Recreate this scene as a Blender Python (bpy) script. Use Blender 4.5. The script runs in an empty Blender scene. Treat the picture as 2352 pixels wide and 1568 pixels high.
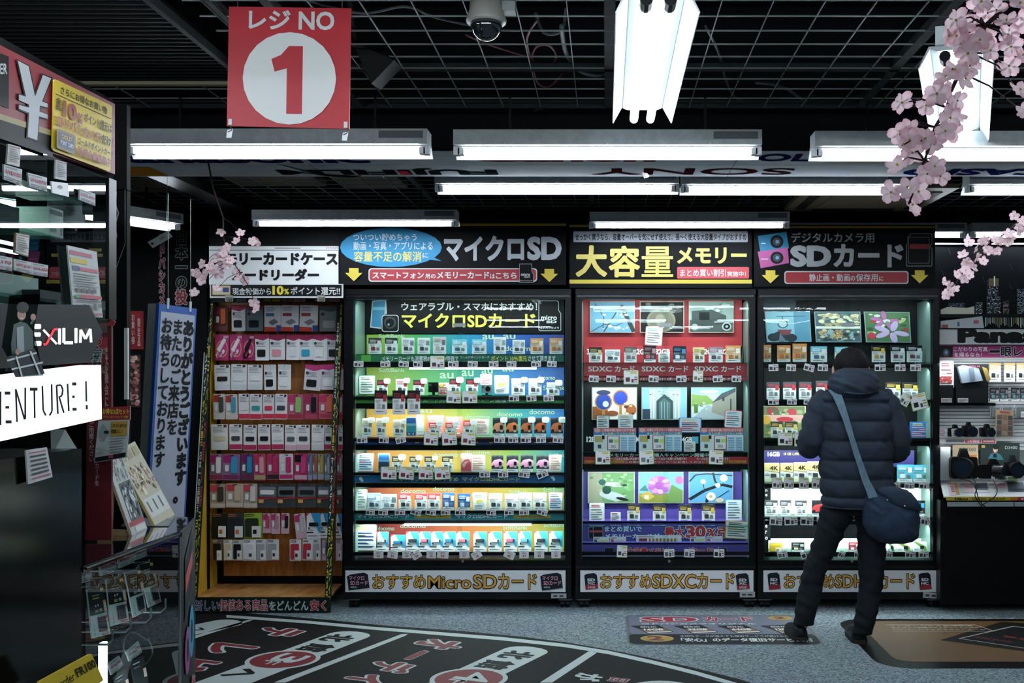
import bpy, math, random
from mathutils import Vector, Matrix
SC = bpy.context.scene
COL = SC.collection
# ---------------------------------------------------------------- camera, world, exposure
F, VX, HY, CH = 2480.0, 1393.0, 865.0, 1.55      # focal length in pixels of the 2352 wide frame, vanishing point, eye height
cd = bpy.data.cameras.new('camera'); cam = bpy.data.objects.new('camera', cd); COL.objects.link(cam)
cam.location = (0, 0, CH); cam.rotation_euler = (math.pi/2, 0, 0)
cd.sensor_width = 36; cd.lens = 36*F/2352
cd.shift_x = -(VX-1176)/2352; cd.shift_y = (HY-784)/2352
cd.clip_start = .05; cd.clip_end = 60
SC.camera = cam
w = bpy.data.worlds.new('world'); SC.world = w; w.use_nodes = True
w.node_tree.nodes['Background'].inputs[0].default_value = (.5, .65, .8, 1)
w.node_tree.nodes['Background'].inputs[1].default_value = .004
SC.view_settings.view_transform = 'Standard'; SC.view_settings.look = 'None'
SC.view_settings.exposure = 0.0; SC.view_settings.gamma = 1; SC.view_settings.use_curve_mapping = False
SC.cycles.max_bounces = 8; SC.cycles.transparent_max_bounces = 16
SC.cycles.sample_clamp_indirect = 4; SC.cycles.caustics_reflective = False; SC.cycles.caustics_refractive = False
TUBE_E = 60.0      # fluorescent tubes
SHELF_W = 5.0      # watts of each cabinet shelf lamp

# ---------------------------------------------------------------- helpers
def P(px, py, s): return Vector(((px-VX)/s, F/s, CH-(py-HY)/s))          # point seen at px,py where 1 m spans s pixels
def PF(px, py, z=0.0):                                                    # the same on a horizontal plane
    s = (py-HY)/(CH-z); return P(px, py, s)
def PX(px, py, X): return P(px, py, (px-VX)/X)                            # the same on a vertical plane running away from us
def lin(h):
    h = h.lstrip('#'); r = []
    for i in (0, 2, 4):
        c = int(h[i:i+2], 16)/255; r.append(c/12.92 if c <= .04045 else ((c+.055)/1.055)**2.4)
    return (*r, 1)
MATS = {}
def mat(h, rough=.5, metal=0, emit=0, coat=0):
    if not isinstance(h, str): return h
    k = (h, rough, metal, emit, coat)
    if k in MATS: return MATS[k]
    m = bpy.data.materials.new('paint_'+h); m.use_nodes = True
    b = m.node_tree.nodes['Principled BSDF']
    b.inputs['Base Color'].default_value = lin(h); b.inputs['Roughness'].default_value = rough
    b.inputs['Metallic'].default_value = metal
    if max(lin(h)[:3]) < .03 and not coat and not metal: b.inputs['Specular IOR Level'].default_value = .18
    b.inputs['Coat Weight'].default_value = coat
    if emit:
        b.inputs['Emission Color'].default_value = lin(h); b.inputs['Emission Strength'].default_value = emit
    MATS[k] = m; return m
def noisemat(name, c1, c2, scale, rough=.8, bump=0, detail=4, stretch=(1, 1, 1), metal=0, kind='noise', coord='Object', p1=.35, p2=.65):
    m = bpy.data.materials.new(name); m.use_nodes = True; nt = m.node_tree; n = nt.nodes; L = nt.links
    b = n['Principled BSDF']; b.inputs['Roughness'].default_value = rough; b.inputs['Metallic'].default_value = metal
    if max(lin(c2)[:3]) < .03: b.inputs['Specular IOR Level'].default_value = .18
    tc = n.new('ShaderNodeTexCoord'); mp = n.new('ShaderNodeMapping'); mp.inputs['Scale'].default_value = stretch
    L.new(tc.outputs[coord], mp.inputs[0])
    if kind == 'noise':
        t = n.new('ShaderNodeTexNoise'); t.inputs['Scale'].default_value = scale; t.inputs['Detail'].default_value = detail
    else:
        t = n.new('ShaderNodeTexWave'); t.inputs['Scale'].default_value = scale; t.inputs['Distortion'].default_value = 5
        t.inputs['Detail'].default_value = 3; t.inputs['Detail Scale'].default_value = 1.5
    L.new(mp.outputs[0], t.inputs['Vector'])
    r = n.new('ShaderNodeValToRGB'); r.color_ramp.elements[0].color = lin(c1); r.color_ramp.elements[1].color = lin(c2)
    r.color_ramp.elements[0].position = p1; r.color_ramp.elements[1].position = p2
    o = t.outputs['Fac'] if 'Fac' in t.outputs else t.outputs[0]
    L.new(o, r.inputs[0]); L.new(r.outputs[0], b.inputs['Base Color'])
    if bump:
        bp = n.new('ShaderNodeBump'); bp.inputs['Strength'].default_value = bump; bp.inputs['Distance'].default_value = .01
        L.new(o, bp.inputs['Height']); L.new(bp.outputs[0], b.inputs['Normal'])
    return m
def rampmat(name, cols, axis=0, rough=.5, coord='Generated'):            # a printed colour run across a board
    m = bpy.data.materials.new(name); m.use_nodes = True; nt = m.node_tree; n = nt.nodes; L = nt.links
    b = n['Principled BSDF']; b.inputs['Roughness'].default_value = rough
    tc = n.new('ShaderNodeTexCoord'); sp = n.new('ShaderNodeSeparateXYZ'); L.new(tc.outputs[coord], sp.inputs[0])
    r = n.new('ShaderNodeValToRGB'); e = r.color_ramp.elements
    while len(e) < len(cols): e.new(.5)
    for i, c in enumerate(cols): e[i].position = i/(len(cols)-1); e[i].color = lin(c)
    L.new(sp.outputs[axis], r.inputs[0]); L.new(r.outputs[0], b.inputs['Base Color']); return m
def glassmat(name, tint='f4fbfa', ior=1.5, strength=1.0):
    m = bpy.data.materials.new(name); m.use_nodes = True; nt = m.node_tree; n = nt.nodes; L = nt.links
    n.remove(n['Principled BSDF']); out = n['Material Output']
    g = n.new('ShaderNodeBsdfGlossy'); g.inputs['Roughness'].default_value = .0
    g.inputs['Color'].default_value = (strength, strength, strength, 1)
    t = n.new('ShaderNodeBsdfTransparent'); t.inputs[0].default_value = lin(tint)
    f = n.new('ShaderNodeFresnel'); f.inputs[0].default_value = ior
    gm = n.new('ShaderNodeNewGeometry'); sb = n.new('ShaderNodeMath'); sb.operation = 'SUBTRACT'; sb.inputs[0].default_value = 1; L.new(gm.outputs['Backfacing'], sb.inputs[1])
    ml = n.new('ShaderNodeMath'); ml.operation = 'MULTIPLY'; L.new(f.outputs[0], ml.inputs[0]); L.new(sb.outputs[0], ml.inputs[1])
    x = n.new('ShaderNodeMixShader'); L.new(ml.outputs[0], x.inputs[0]); L.new(t.outputs[0], x.inputs[1]); L.new(g.outputs[0], x.inputs[2])
    L.new(x.outputs[0], out.inputs[0]); return m
BLK = mat('070809', .4); BLKM = mat('060708', .8); GLASS = glassmat('clear_glass', ior=1.25); GLASS2 = glassmat('showcase_glass', 'e4efee', 1.42)
BLISTER = glassmat('clear_plastic', 'fafcfc', 1.25)
WHT = mat('e9ecec', .5); STEEL = mat('9aa0a2', .3, .9)
BLKFRAME = noisemat('black_metal', '050607', '0a0b0d', 60, .35)
HOUSING = noisemat('lamp_housing', 'aab2b2', 'b8c0c0', 30, .5)
REFL = mat('f1f5f5', .35)
TUBE = mat('e8f4ff', .5, 0, TUBE_E); TUBE2 = mat('e8f4ff', .5, 0, 13.0); REFL2 = mat('a3a9aa', .4); LED = mat('eaf6ff', .5, 0, 7.0)
WOOD = noisemat('wood_board', '8a4e1f', 'b98142', 3, .45, 0, 4, (14, 1, 2.2), coord='Object', p1=.25, p2=.75)
WOODF = noisemat('wood_shelf', 'b87a3c', 'e2b070', 6, .4, 0, 4, (3, 1, 1))

class Fr:                                    # vertical plane facing us, coordinates in picture pixels
    def __init__(s, sc): s.sc = sc
    def at(s, x, y, h=0): return P(x, y, s.sc)+Vector((0, -h, 0))
class Qd:                                    # any four-cornered plane, coordinates 0..W, 0..H (y down)
    def __init__(s, tl, tr, br, bl, W=100, H=100):
        s.c = [Vector(p) for p in (tl, tr, br, bl)]; s.W, s.H = W, H
        n = (s.c[1]-s.c[0]).cross(s.c[3]-s.c[0]).normalized()
        if n.dot(Vector((0, 0, CH))-s.c[0]) < 0: n = -n
        s.n = n
    def at(s, x, y, h=0):
        u, v = x/s.W, y/s.H; a, b, c, d = s.c
        return (a*(1-u)+b*u)*(1-v)+(d*(1-u)+c*u)*v+s.n*h
class Sub:
    def __init__(s, o, x0, y0, x1, y1, W=100, H=100): s.o, s.b, s.W, s.H = o, (x0, y0, x1, y1), W, H
    def at(s, x, y, h=0):
        b = s.b; return s.o.at(b[0]+(b[2]-b[0])*x/s.W, b[1]+(b[3]-b[1])*y/s.H, h)
class Loc:                                   # local card plane: unit card, x right, z up, facing -y
    def at(s, x, y, h=0): return Vector((x-.5, -h, 1-y))
class Flr:                                   # the floor, x and depth in metres
    def at(s, x, y, h=0): return Vector((x, y, h))
class FlPx:                                  # the floor, by picture pixels
    def at(s, x, y, h=0):
        p = PF(x, y); p.z = h; return p
GL = {}
def glyph(t, off):
    k = (t, round(off, 3))
    kj = any('\u4e00' < g_ < '\u9fff' for g_ in t)
    if k not in GL and (off > .021 or (kj and off > .006)):            # heavy lettering: the light outline repeated around a small circle
        b0 = 0 if kj else .016
        vs, fs = glyph(t, b0); r = off-b0; n = 4 if r < .02 else 6 if r < .03 else 10; V, Fc = [], []
        for i in range(n):
            a = 2*math.pi*(i+.5)/n; b = len(V)
            V += [(v[0]+r*math.cos(a), v[1]+r*math.sin(a), i*3e-5) for v in vs]; Fc += [tuple(b+j for j in f) for f in fs]
        GL[k] = (V, Fc)
    if k not in GL:
        c = bpy.data.curves.new('t', 'FONT'); c.body = t; c.offset = off; c.resolution_u = 3
        o = bpy.data.objects.new('t', c); COL.objects.link(o)
        me = bpy.data.meshes.new_from_object(o.evaluated_get(bpy.context.evaluated_depsgraph_get()))
        vs = [(v.co.x, v.co.y) for v in me.vertices]; fs = [tuple(p.vertices) for p in me.polygons]
        bpy.data.objects.remove(o); bpy.data.curves.remove(c); bpy.data.meshes.remove(me)
        GL[k] = (vs, fs)
    return GL[k]
def rrect(x0, y0, x1, y1, r, n=4, ry=None):
    ry = ry or r; pts = []
    for cx, cy, a in ((x1-r, y0+ry, -90), (x1-r, y1-ry, 0), (x0+r, y1-ry, 90), (x0+r, y0+ry, 180)):
        for i in range(n+1):
            t = math.radians(a+90*i/n); pts.append((cx+r*math.cos(t), cy+ry*math.sin(t)))
    return pts
def ell(cx, cy, rx, ry, n=20, rot=0):
    c, s = math.cos(rot), math.sin(rot); r = []
    for i in range(n):
        t = 2*math.pi*i/n; a, b = rx*math.cos(t), ry*math.sin(t); r.append((cx+a*c-b*s, cy+a*s+b*c))
    return r
class MB:
    def __init__(s): s.v, s.f, s.mi, s.m = [], [], [], []
    def k(s, m):
        m = mat(m)
        if m not in s.m: s.m.append(m)
        return s.m.index(m)
    def raw(s, vs, fs, m):
        b = len(s.v); s.v += [Vector(v) for v in vs]; s.f += [tuple(b+i for i in f) for f in fs]; s.mi += [s.k(m)]*len(fs); return s
    def face(s, pts, m): return s.raw(pts, [tuple(range(len(pts)))], m)
    def hexa(s, c, m): return s.raw(c, [(0, 3, 2, 1), (4, 5, 6, 7), (0, 1, 5, 4), (1, 2, 6, 5), (2, 3, 7, 6), (3, 0, 4, 7)], m)
    def box(s, x0, y0, z0, x1, y1, z1, m):
        return s.hexa([(x0, y0, z0), (x1, y0, z0), (x1, y1, z0), (x0, y1, z0), (x0, y0, z1), (x1, y0, z1), (x1, y1, z1), (x0, y1, z1)], m)
    def pbox(s, x0, y0, x1, y1, sf, dep, m, dn=None):      # frontal box: pixel rectangle at scale sf, depth dep behind it
        a = P(x0, y1, sf); b = P(x1, y0, sf); return s.box(a.x, a.y, a.z, b.x, a.y+dep, b.z, m)
    def slab(s, S, poly, h0, h1, m):
        n = len(poly); vs = [S.at(x, y, h1) for x, y in poly]+[S.at(x, y, h0) for x, y in poly]
        fs = [tuple(range(n)), tuple(range(2*n-1, n-1, -1))]+[(i, (i+1) % n, n+(i+1) % n, n+i) for i in range(n)]
        return s.raw(vs, fs, m)
    def flat(s, S, poly, h, m): return s.raw([S.at(x, y, h) for x, y in poly], [tuple(range(len(poly)))], m)
    def text(s, S, t, x0, y0, x1, y1, h, m, off=.02, em=False, rot=False):
        vs, fs = glyph(t, off)
        if not vs: return s
        if em: a, b, c, d = 0, len(t)*1.0, -.12, .88
        else: a, b = min(v[0] for v in vs), max(v[0] for v in vs); c, d = min(v[1] for v in vs), max(v[1] for v in vs)
        o = []
        for q in vs:
            u = (q[0]-a)/(b-a); v = (d-q[1])/(d-c)
            if rot: u, v = 1-v, u
            o.append(S.at(x0+(x1-x0)*u, y0+(y1-y0)*v, h+(q[2] if len(q) > 2 else 0)))
        return s.raw(o, fs, m)
    def tube(s, path, r, m, n=8, cap=True):
        rings = []; path = [Vector(p) for p in path]; up = None
        for i, p in enumerate(path):
            t = (path[min(i+1, len(path)-1)]-path[max(i-1, 0)])
            t = t.normalized() if t.length > 1e-9 else Vector((0, 0, 1))
            if up is None: up = Vector((0, 0, 1)) if abs(t.z) < .9 else Vector((1, 0, 0))
            a = t.cross(up)
            a = a.normalized() if a.length > 1e-6 else t.orthogonal().normalized()
            b = a.cross(t).normalized(); up = b
            rr = r[i] if isinstance(r, (list, tuple)) else r
            ra, rb = rr if isinstance(rr, tuple) else (rr, rr)
            rings.append([p+a*ra*math.cos(2*math.pi*j/n)+b*rb*math.sin(2*math.pi*j/n) for j in range(n)])
        return s.loft(rings, m, cap)
    def loft(s, rings, m, cap=True, close=True):
        n = len(rings[0]); vs = [p for r in rings for p in r]; fs = []
        for i in range(len(rings)-1):
            for j in range(n if close else n-1):
                fs.append((i*n+j, i*n+(j+1) % n, (i+1)*n+(j+1) % n, (i+1)*n+j))
        if cap: fs += [tuple(range(n-1, -1, -1)), tuple(range((len(rings)-1)*n, len(rings)*n))]
        return s.raw(vs, fs, m)
    def sphere(s, c, r, m, n=12, k=8, zr=(0, 1)):
        c = Vector(c); r = r if isinstance(r, tuple) else (r, r, r); rings = []
        for i in range(k+1):
            t = math.pi*(zr[0]+(zr[1]-zr[0])*i/k); q = max(math.sin(t), 1e-3)
            rings.append([c+Vector((r[0]*q*math.cos(2*math.pi*j/n), r[1]*q*math.sin(2*math.pi*j/n), r[2]*math.cos(t))) for j in range(n)])
        return s.loft(rings, m, True)
    def art(s, S, items, h=.001, dh=.0004):
        for it in items:
            k = it[0]; h += dh
            if k == 'r':
                x0, y0, x1, y1, c = it[1:6]
                if len(it) > 6: s.flat(S, rrect(x0, y0, x1, y1, it[6]), h, c)
                else: s.flat(S, [(x0, y0), (x1, y0), (x1, y1), (x0, y1)], h, c)
            elif k == 'e': s.flat(S, ell(*it[1:5], 24, it[6] if len(it) > 6 else 0), h, it[5])
            elif k == 'p': s.flat(S, it[1], h, it[2])
            elif k == 'l':
                pts, wd, c = it[1:4]
                for (xa, ya), (xb, yb) in zip(pts, pts[1:]):
                    L = math.hypot(xb-xa, yb-ya) or 1; nx, ny = -(yb-ya)/L*wd/2, (xb-xa)/L*wd/2
                    s.flat(S, [(xa+nx, ya+ny), (xb+nx, yb+ny), (xb-nx, yb-ny), (xa-nx, ya-ny)], h, c)
            elif k in 'tv':
                t, x0, y0, x1, y1, c = it[1:7]; off = it[7] if len(it) > 7 else .02
                if off > .02 and any('\u4e00' < g_ < '\u9fff' and g_ != '一' for g_ in t): off = .018 if off < .04 else .034
                jobs = []
                if len(it) > 8: jobs.append((it[8], off+it[9]))
                jobs.append((c, off))
                for cc, o in jobs:
                    if k == 't':
                        if o != off:
                            vs, _ = glyph(t, off); vb, _ = glyph(t, o)
                            W = max(v[0] for v in vs)-min(v[0] for v in vs); W2 = max(v[0] for v in vb)-min(v[0] for v in vb)
                            H = max(v[1] for v in vs)-min(v[1] for v in vs); H2 = max(v[1] for v in vb)-min(v[1] for v in vb)
                            ex = (x1-x0)*(W2/W-1)/2; ey = (y1-y0)*(H2/H-1)/2
                            s.text(S, t, x0-ex, y0-ey, x1+ex, y1+ey, h, cc, o)
                        else: s.text(S, t, x0, y0, x1, y1, h, cc, o)
                    else:
                        n = len(t); ch = (y1-y0)/n
                        for i, g in enumerate(t):
                            if g != ' ': s.text(S, g, x0, y0+i*ch, x1, y0+(i+1)*ch, h, cc, o, True, g in 'ー')
                    h += dh
            elif k == 'n':
                n, x0, y0, x1, y1, sz, cols, seed = it[1:9]; R = random.Random(seed)
                for i in range(n):
                    a = sz*R.uniform(.5, 1); b = a*R.uniform(.5, 1)
                    cx = R.uniform(x0+a, x1-a); cy = R.uniform(y0+a, y1-a)
                    s.flat(S, ell(cx, cy, a, b, 7, 0), h+i*.00002, R.choice(cols))
        return s
    def build(s, name, parent=None, smooth=False, local=False, label=None, kind=None):
        o = bpy.data.objects.new(name, s.mesh(name, (0, 0, 0) if local or parent is None else base(parent), smooth)); COL.objects.link(o)
        if parent is not None: o.parent = parent
        elif not local:
            me = o.data; xs = [v.co for v in me.vertices]
            c = Vector(((min(v.x for v in xs)+max(v.x for v in xs))/2, (min(v.y for v in xs)+max(v.y for v in xs))/2, min(v.z for v in xs)))
            me.transform(Matrix.Translation(-c)); o.location = c
        if label: o['label'] = label
        if kind: o['kind'] = kind
        return o
    def mesh(s, name, off=(0, 0, 0), smooth=False):
        off = Vector(off); me = bpy.data.meshes.new(name)
        me.from_pydata([v-off for v in s.v], [], s.f)
        for m in s.m: me.materials.append(m)
        me.polygons.foreach_set('material_index', s.mi)
        if smooth: me.polygons.foreach_set('use_smooth', [True]*len(s.f))
        me.update(); return me
def base(o):
    while o.parent: o = o.parent
    return o.location
LABELS = []
def tag(o, label, cat, group=None):
    o['label'] = label; o['category'] = cat
    if group: o['group'] = group
    LABELS.append(label); return o
def thing(name, label, cat, loc, group=None):
    o = bpy.data.objects.new(name, None); COL.objects.link(o); o.location = loc; o.empty_display_size = .1
    return tag(o, label, cat, group)
def struct(name, mb, parent=None):
    o = mb.build(name, parent)
    if parent is None: o['kind'] = 'structure'
    return o
ORD = 'first second third fourth fifth sixth seventh eighth ninth tenth eleventh twelfth thirteenth fourteenth fifteenth sixteenth seventeenth eighteenth'.split()
def B(*a): return MB().box(*a)
# ================================================================ the room
def seammat():
    m = noisemat('carpet', '4a575e', '93a3a9', 95, .95, .5, 3, p1=.38, p2=.62)
    nt = m.node_tree; n = nt.nodes; L = nt.links; b = n['Principled BSDF']
    src = b.inputs['Base Color'].links[0].from_socket
    tc = n.new('ShaderNodeTexCoord'); br = n.new('ShaderNodeTexNoise'); br.inputs['Scale'].default_value = 2.2
    L.new(tc.outputs['Object'], br.inputs['Vector'])
    mx = n.new('ShaderNodeMix'); mx.data_type = 'RGBA'; mx.blend_type = 'MULTIPLY'; mx.inputs[0].default_value = .25
    L.new(src, mx.inputs[6]); L.new(br.outputs['Color'], mx.inputs[7]); L.new(mx.outputs[2], b.inputs['Base Color']); return m
DARKW = noisemat('dark_wall', '060708', '0b0d0e', 3, .9)
CARPET = seammat()
struct('floor', B(-5, -7, -.1, 6, 8.3, 0, CARPET))
struct('wall_back', B(-5, 8.2, 0, 6, 8.3, 3.4, DARKW))
struct('wall_left', B(-5.1, -7, 0, -5, 8.3, 3.4, DARKW))
struct('wall_right', B(6, -7, 0, 6.1, 8.3, 3.4, mat('0b0d0e', .9)))
struct('wall_front', B(-5, -7.1, 0, 6, -7, 3.4, mat('0b0d0e', .9)))
struct('ceiling', B(-5, -7, 3.3, 6, 8.3, 3.4, noisemat('plenum', '040505', '090a0b', 2, .9)))
# open metal grid under the dark plenum
GB = mat('626a68', .5); GT = mat('2a2d2d', .8)
g = thing('ceiling', '', '', (0, 5, 2.70)); del g['category']; del g['label']; LABELS.pop(); g['kind'] = 'structure'; g.name = 'ceiling_grid'
def bar(name, x0, y0, x1, y1, wd, ht, m=GB, z=2.70):
    mb = MB()
    if abs(y1-y0) < 1e-6: mb.box(x0, y0-wd/2, z, x1, y0+wd/2, z+ht, m)
    else: mb.box(x0-wd/2, y0, z, x0+wd/2, y1, z+ht, m)
    mb.build(name, g)
ys = [4.47-.1455*i for i in range(20)]
for y in ys:
    thick = abs(y-(4.47-.1455*3)) < .01
    bar('grid_bar', -1.30 if y < 4.2 else -3.2, y, 3.3, y, .003, .005)
bar('grid_rail', -1.41, 4.06, 3.3, 4.06, .022, .03, GT)
bar('grid_rail', -3.2, 4.62, 3.3, 4.62, .02, .03, GT); bar('grid_rail', -3.2, 4.265, -1.3, 4.265, .03, .02, mat('8a8466', .5))
for i in range(-8, 22):
    x = .036+.159*i
    if -1.3 < x < 3.3 and min(abs(x-q) for q in (.01, 1.08, 2.15, -1.05)) > .03: bar('grid_bar', x, 1.9, x, 4.62, .003, .005)
for x in (-2.3, -1.95, -1.6): bar('grid_bar', x, 4.27, x, 4.62, .003, .005)
for x, wd in ((-1.41, .02), (-1.23, .03), (-1.05, .03), (.01, .035), (1.08, .035), (2.15, .035)): bar('grid_rail', x, 1.9, x, 4.62, wd, .03, GT)
for i in range(13): bar('grid_bar', -4.3, 5.65+.137*i, 4.2, 5.65+.137*i, .003, .005)
for i in range(-27, 27):
    x = .105+.1545*i
    if min(abs(x-q) for q in (-1.14, -.1, .93, 1.18, -2.43)) > .03: bar('grid_bar', x, 5.45, x, 7.45, .003, .005)
for x in (-1.14, -.1, .93, 1.18): bar('grid_rail', x, 5.45, x, 7.45, .035, .03, GT)
bar('grid_rail', -4.3, 7.45, 4.2, 7.45, .03, .03, GT)
struct('trim_1', B(-2.50, 5.42, 2.64, -2.36, 7.6, 2.76, BLK))
struct('trim_2', B(-5, 7.55, 2.59, 6, 7.75, 3.3, DARKW))
# corrugated dark soffit, top left: each rib a slat
g2 = bpy.data.objects.new('ceiling_soffit', None); COL.objects.link(g2); g2.location = (-2.5, 3, 2.72); g2['kind'] = 'structure'
B(-4.2, 1.6, 2.735, -1.42, 4.26, 2.76, mat('0a0b0c', .7)).build('backing', g2)
for i in range(62): B(-4.2, 1.62+i*.0425, 2.71, -1.42, 1.632+i*.0425, 2.736, mat('0e1011', .8)).build('slat', g2)
# insulation panels and ducts above the grid
def slabthing(name, x0, y0, x1, y1, z, col, label, th=.04):
    tag(B(x0, y0, z, x1, y1, z+th, noisemat('board', col, col[:2]+col[2:], 9, .9)).build(name), label, 'ceiling panel')
for a in ((-3.25, 5.7, -2.7, 6.3, 'dusty beige insulation panel above the grid, left of the black beam'), (-2.28, 6.25, -1.75, 6.75, 'beige insulation panel above the grid just right of the black beam'),
          (-3.1, 6.45, -2.6, 6.95, 'beige insulation panel above the grid in the far left ceiling corner'), (-1.65, 6.3, -1.25, 6.8, 'greyish beige insulation panel above the middle of the far grid'),
          (.55, 5.8, 1.05, 6.35, 'small beige panel above the grid beside the ceiling air unit')):
    slabthing('insulation_panel', a[0], a[1], a[2], a[3], 2.74, '5b4f40', a[4])
def cable(path, r, col, label, name='ceiling_cable'):
    pts = []
    Q = [Vector(p) for p in path]; Q = [Q[0]]+Q+[Q[-1]]
    for i in range(1, len(Q)-2):
        for k in range(6):
            t = k/6; a, b, c, d = Q[i-1], Q[i], Q[i+1], Q[i+2]
            pts.append(.5*((2*b)+(c-a)*t+(2*a-5*b+4*c-d)*t*t+(3*b-a-3*c+d)*t**3))
    pts.append(Q[-2])
    return tag(MB().tube(pts, r, mat(col, .5), 6).build(name, smooth=True), label, 'cable')
PC = lambda x, y, z=2.735: PF(x, y, z)
cable([PC(1230, 30, 2.8), PC(1250, 75, 2.75), PC(1290, 70, 2.74), PC(1300, 20, 2.8)], .006, '4a5052', 'grey cable looped above the grid behind the dome camera')
cable([PC(1290, 60), PC(1300, 120), PC(1330, 160), PC(1370, 172), PC(1415, 158)], .009, '4c5654', 'thick grey cable drooping to the twin tube lamp')
cable([PC(1235, 45), PC(1210, 90), PC(1225, 140), PC(1260, 155), PC(1277, 130), PC(1262, 105), PC(1232, 108), PC(1222, 140), PC(1235, 190), PC(1262, 198), PC(1290, 170)], .004, '7a2f38', 'thin dark red cable coiled above the ceiling grid')
cable([PC(1070, 80), PC(1130, 105), PC(1220, 133)], .003, '6e2b33', 'thin red wire running from dome camera to coil')
cable([PC(700, 0, 2.8), PC(830, 30), PC(930, 15), PC(1000, 40), PC(1090, 60)], .004, '3c4244', 'thin grey wire sagging behind the red register sign')
cable([PC(1205, 300, 2.70), PC(1215, 262), PC(1260, 243), PC(1330, 235)], .006, '3c4a48', 'dark green cable arching down to the front lamp row')
cable([PC(1620, 60), PC(1650, 120), PC(1670, 190), PC(1700, 230), PC(1780, 240), PC(1880, 238)], .005, '33393b', 'grey cable swinging across the grid right of the twin tube lamp')
cable([PC(1735, 190), PC(1800, 200), PC(1850, 235)], .006, '3a4143', 'short thick grey conduit lying above the right grid')
cable([PC(395, 425), PC(385, 440), PC(420, 445), PC(440, 430)], .006, '15181a', 'black loose cable looped under the far left grid')
cable([PC(1510, 440), PC(1490, 450), PC(1450, 470)], .01, '2a3032', 'grey pipe crossing the far grid below second lamp row')
cable([PF(395, 348, 2.545)+Vector((.0, 0, .0)), PX(430, 352, -1.9), P(560, 355, 500), P(640, 375, 488), P(720, 398, 470), P(800, 405, 462), P(830, 402, 462)], .006, '0c0d0e', 'black cable drooping in front of the white logo beam')
# ---------------------------------------------------------------- logo beam
bm = thing('logo_beam', 'long pale ceiling beam with camera makers\' names printed underneath', 'beam', (0, 5.1, 2.55))
bm['kind'] = 'structure'; del bm['category']; LABELS.pop()
PALE = noisemat('pale_panel', 'a6abb0', 'b0b5b9', 4, .9); PALE.node_tree.nodes['Principled BSDF'].inputs['Specular IOR Level'].default_value = 0
MB().box(-3.6, 4.817, 2.555, 5, 5.39, 3.2, BLKM).build('beam_box', bm)
for a, b in ((4.812, 5.098), (5.104, 5.395)):
    for xa, xb in ((-3.6, -1.4), (-1.396, .6), (.604, 2.6), (2.604, 5)): B(xa, a, 2.55, xb, b, 2.556, PALE).build('panel', bm)
class Und:                                  # underside of the beam in picture pixels
    def at(s, x, y, h=0):
        p = PF(x, y, 2.55); return Vector((p.x, p.y, 2.549-h))
U = Und(); NV = '0e1a40'
def uq(t, x0, x1, y0, y1, c, off=.03, inv=False):      # lettering lying on the underside: x given at the line y0
    m = (y0+y1)/2; z = 2.55
    def wx(x): return (x-VX)/((HY-m)/(z-CH))
    da, db = F/((HY-y0)/(z-CH)), F/((HY-y1)/(z-CH))
    q = [Vector((wx(x0), da, z)), Vector((wx(x1), da, z)), Vector((wx(x1), db, z)), Vector((wx(x0), db, z))]
    if inv: q = [q[2], q[3], q[0], q[1]]
    return Qd(*q)
mb = MB()
for t, x0, x1, y0, y1, c, o, inv in (('Panasonic', 200, 842, 351, 374, NV, .05, 0), ('Canon', 1080, 1508, 353, 371, '5a1420', .05, 0), ('OLYMPUS', 1740, 2160, 353, 370, NV, .04, 0),
        ('FUJIFILM', 637, 1142, 386, 401, '15191c', .05, 1), ('SONY', 1357, 1822, 386, 401, '2a1214', .02, 1), ('CASIO', 2075, 2420, 387, 402, NV, .05, 1)):
    mb.text(uq(t, x0, x1, y0, y1, c, o, inv), t, 0, 0, 100, 100, .001, c, o)
mb.flat(U, [(250, 383), (330, 383), (345, 384), (388, 403), (250, 403)], .001, '9a6a1e')
mb.flat(U, [(1890, 373.5), (2500, 373.5), (2500, 375), (1890, 375)], .001, 'a98a56')
mb.flat(U, [(915, 392), (935, 392), (945, 400), (920, 400)], .0015, 'b1303a')
for m_ in mb.m: m_.node_tree.nodes['Principled BSDF'].inputs['Specular IOR Level'].default_value = 0; m_.node_tree.nodes['Principled BSDF'].inputs['Roughness'].default_value = .9
mb.build('lettering', bm)
br = MB()
for k in range(4):
    br.tube([P(1462+k*3, 352, 500), P(1465+k*4, 372, 488), P(1475+k*2, 388, 472), P(1481+k*3, 408-k, 462)], [.006, .009, .008, .004], '7c3a42', 6)
tag(br.build('cable_bundle', smooth=True), 'knotted dark red wire bundle hanging below the pale logo beam', 'cable')
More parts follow.
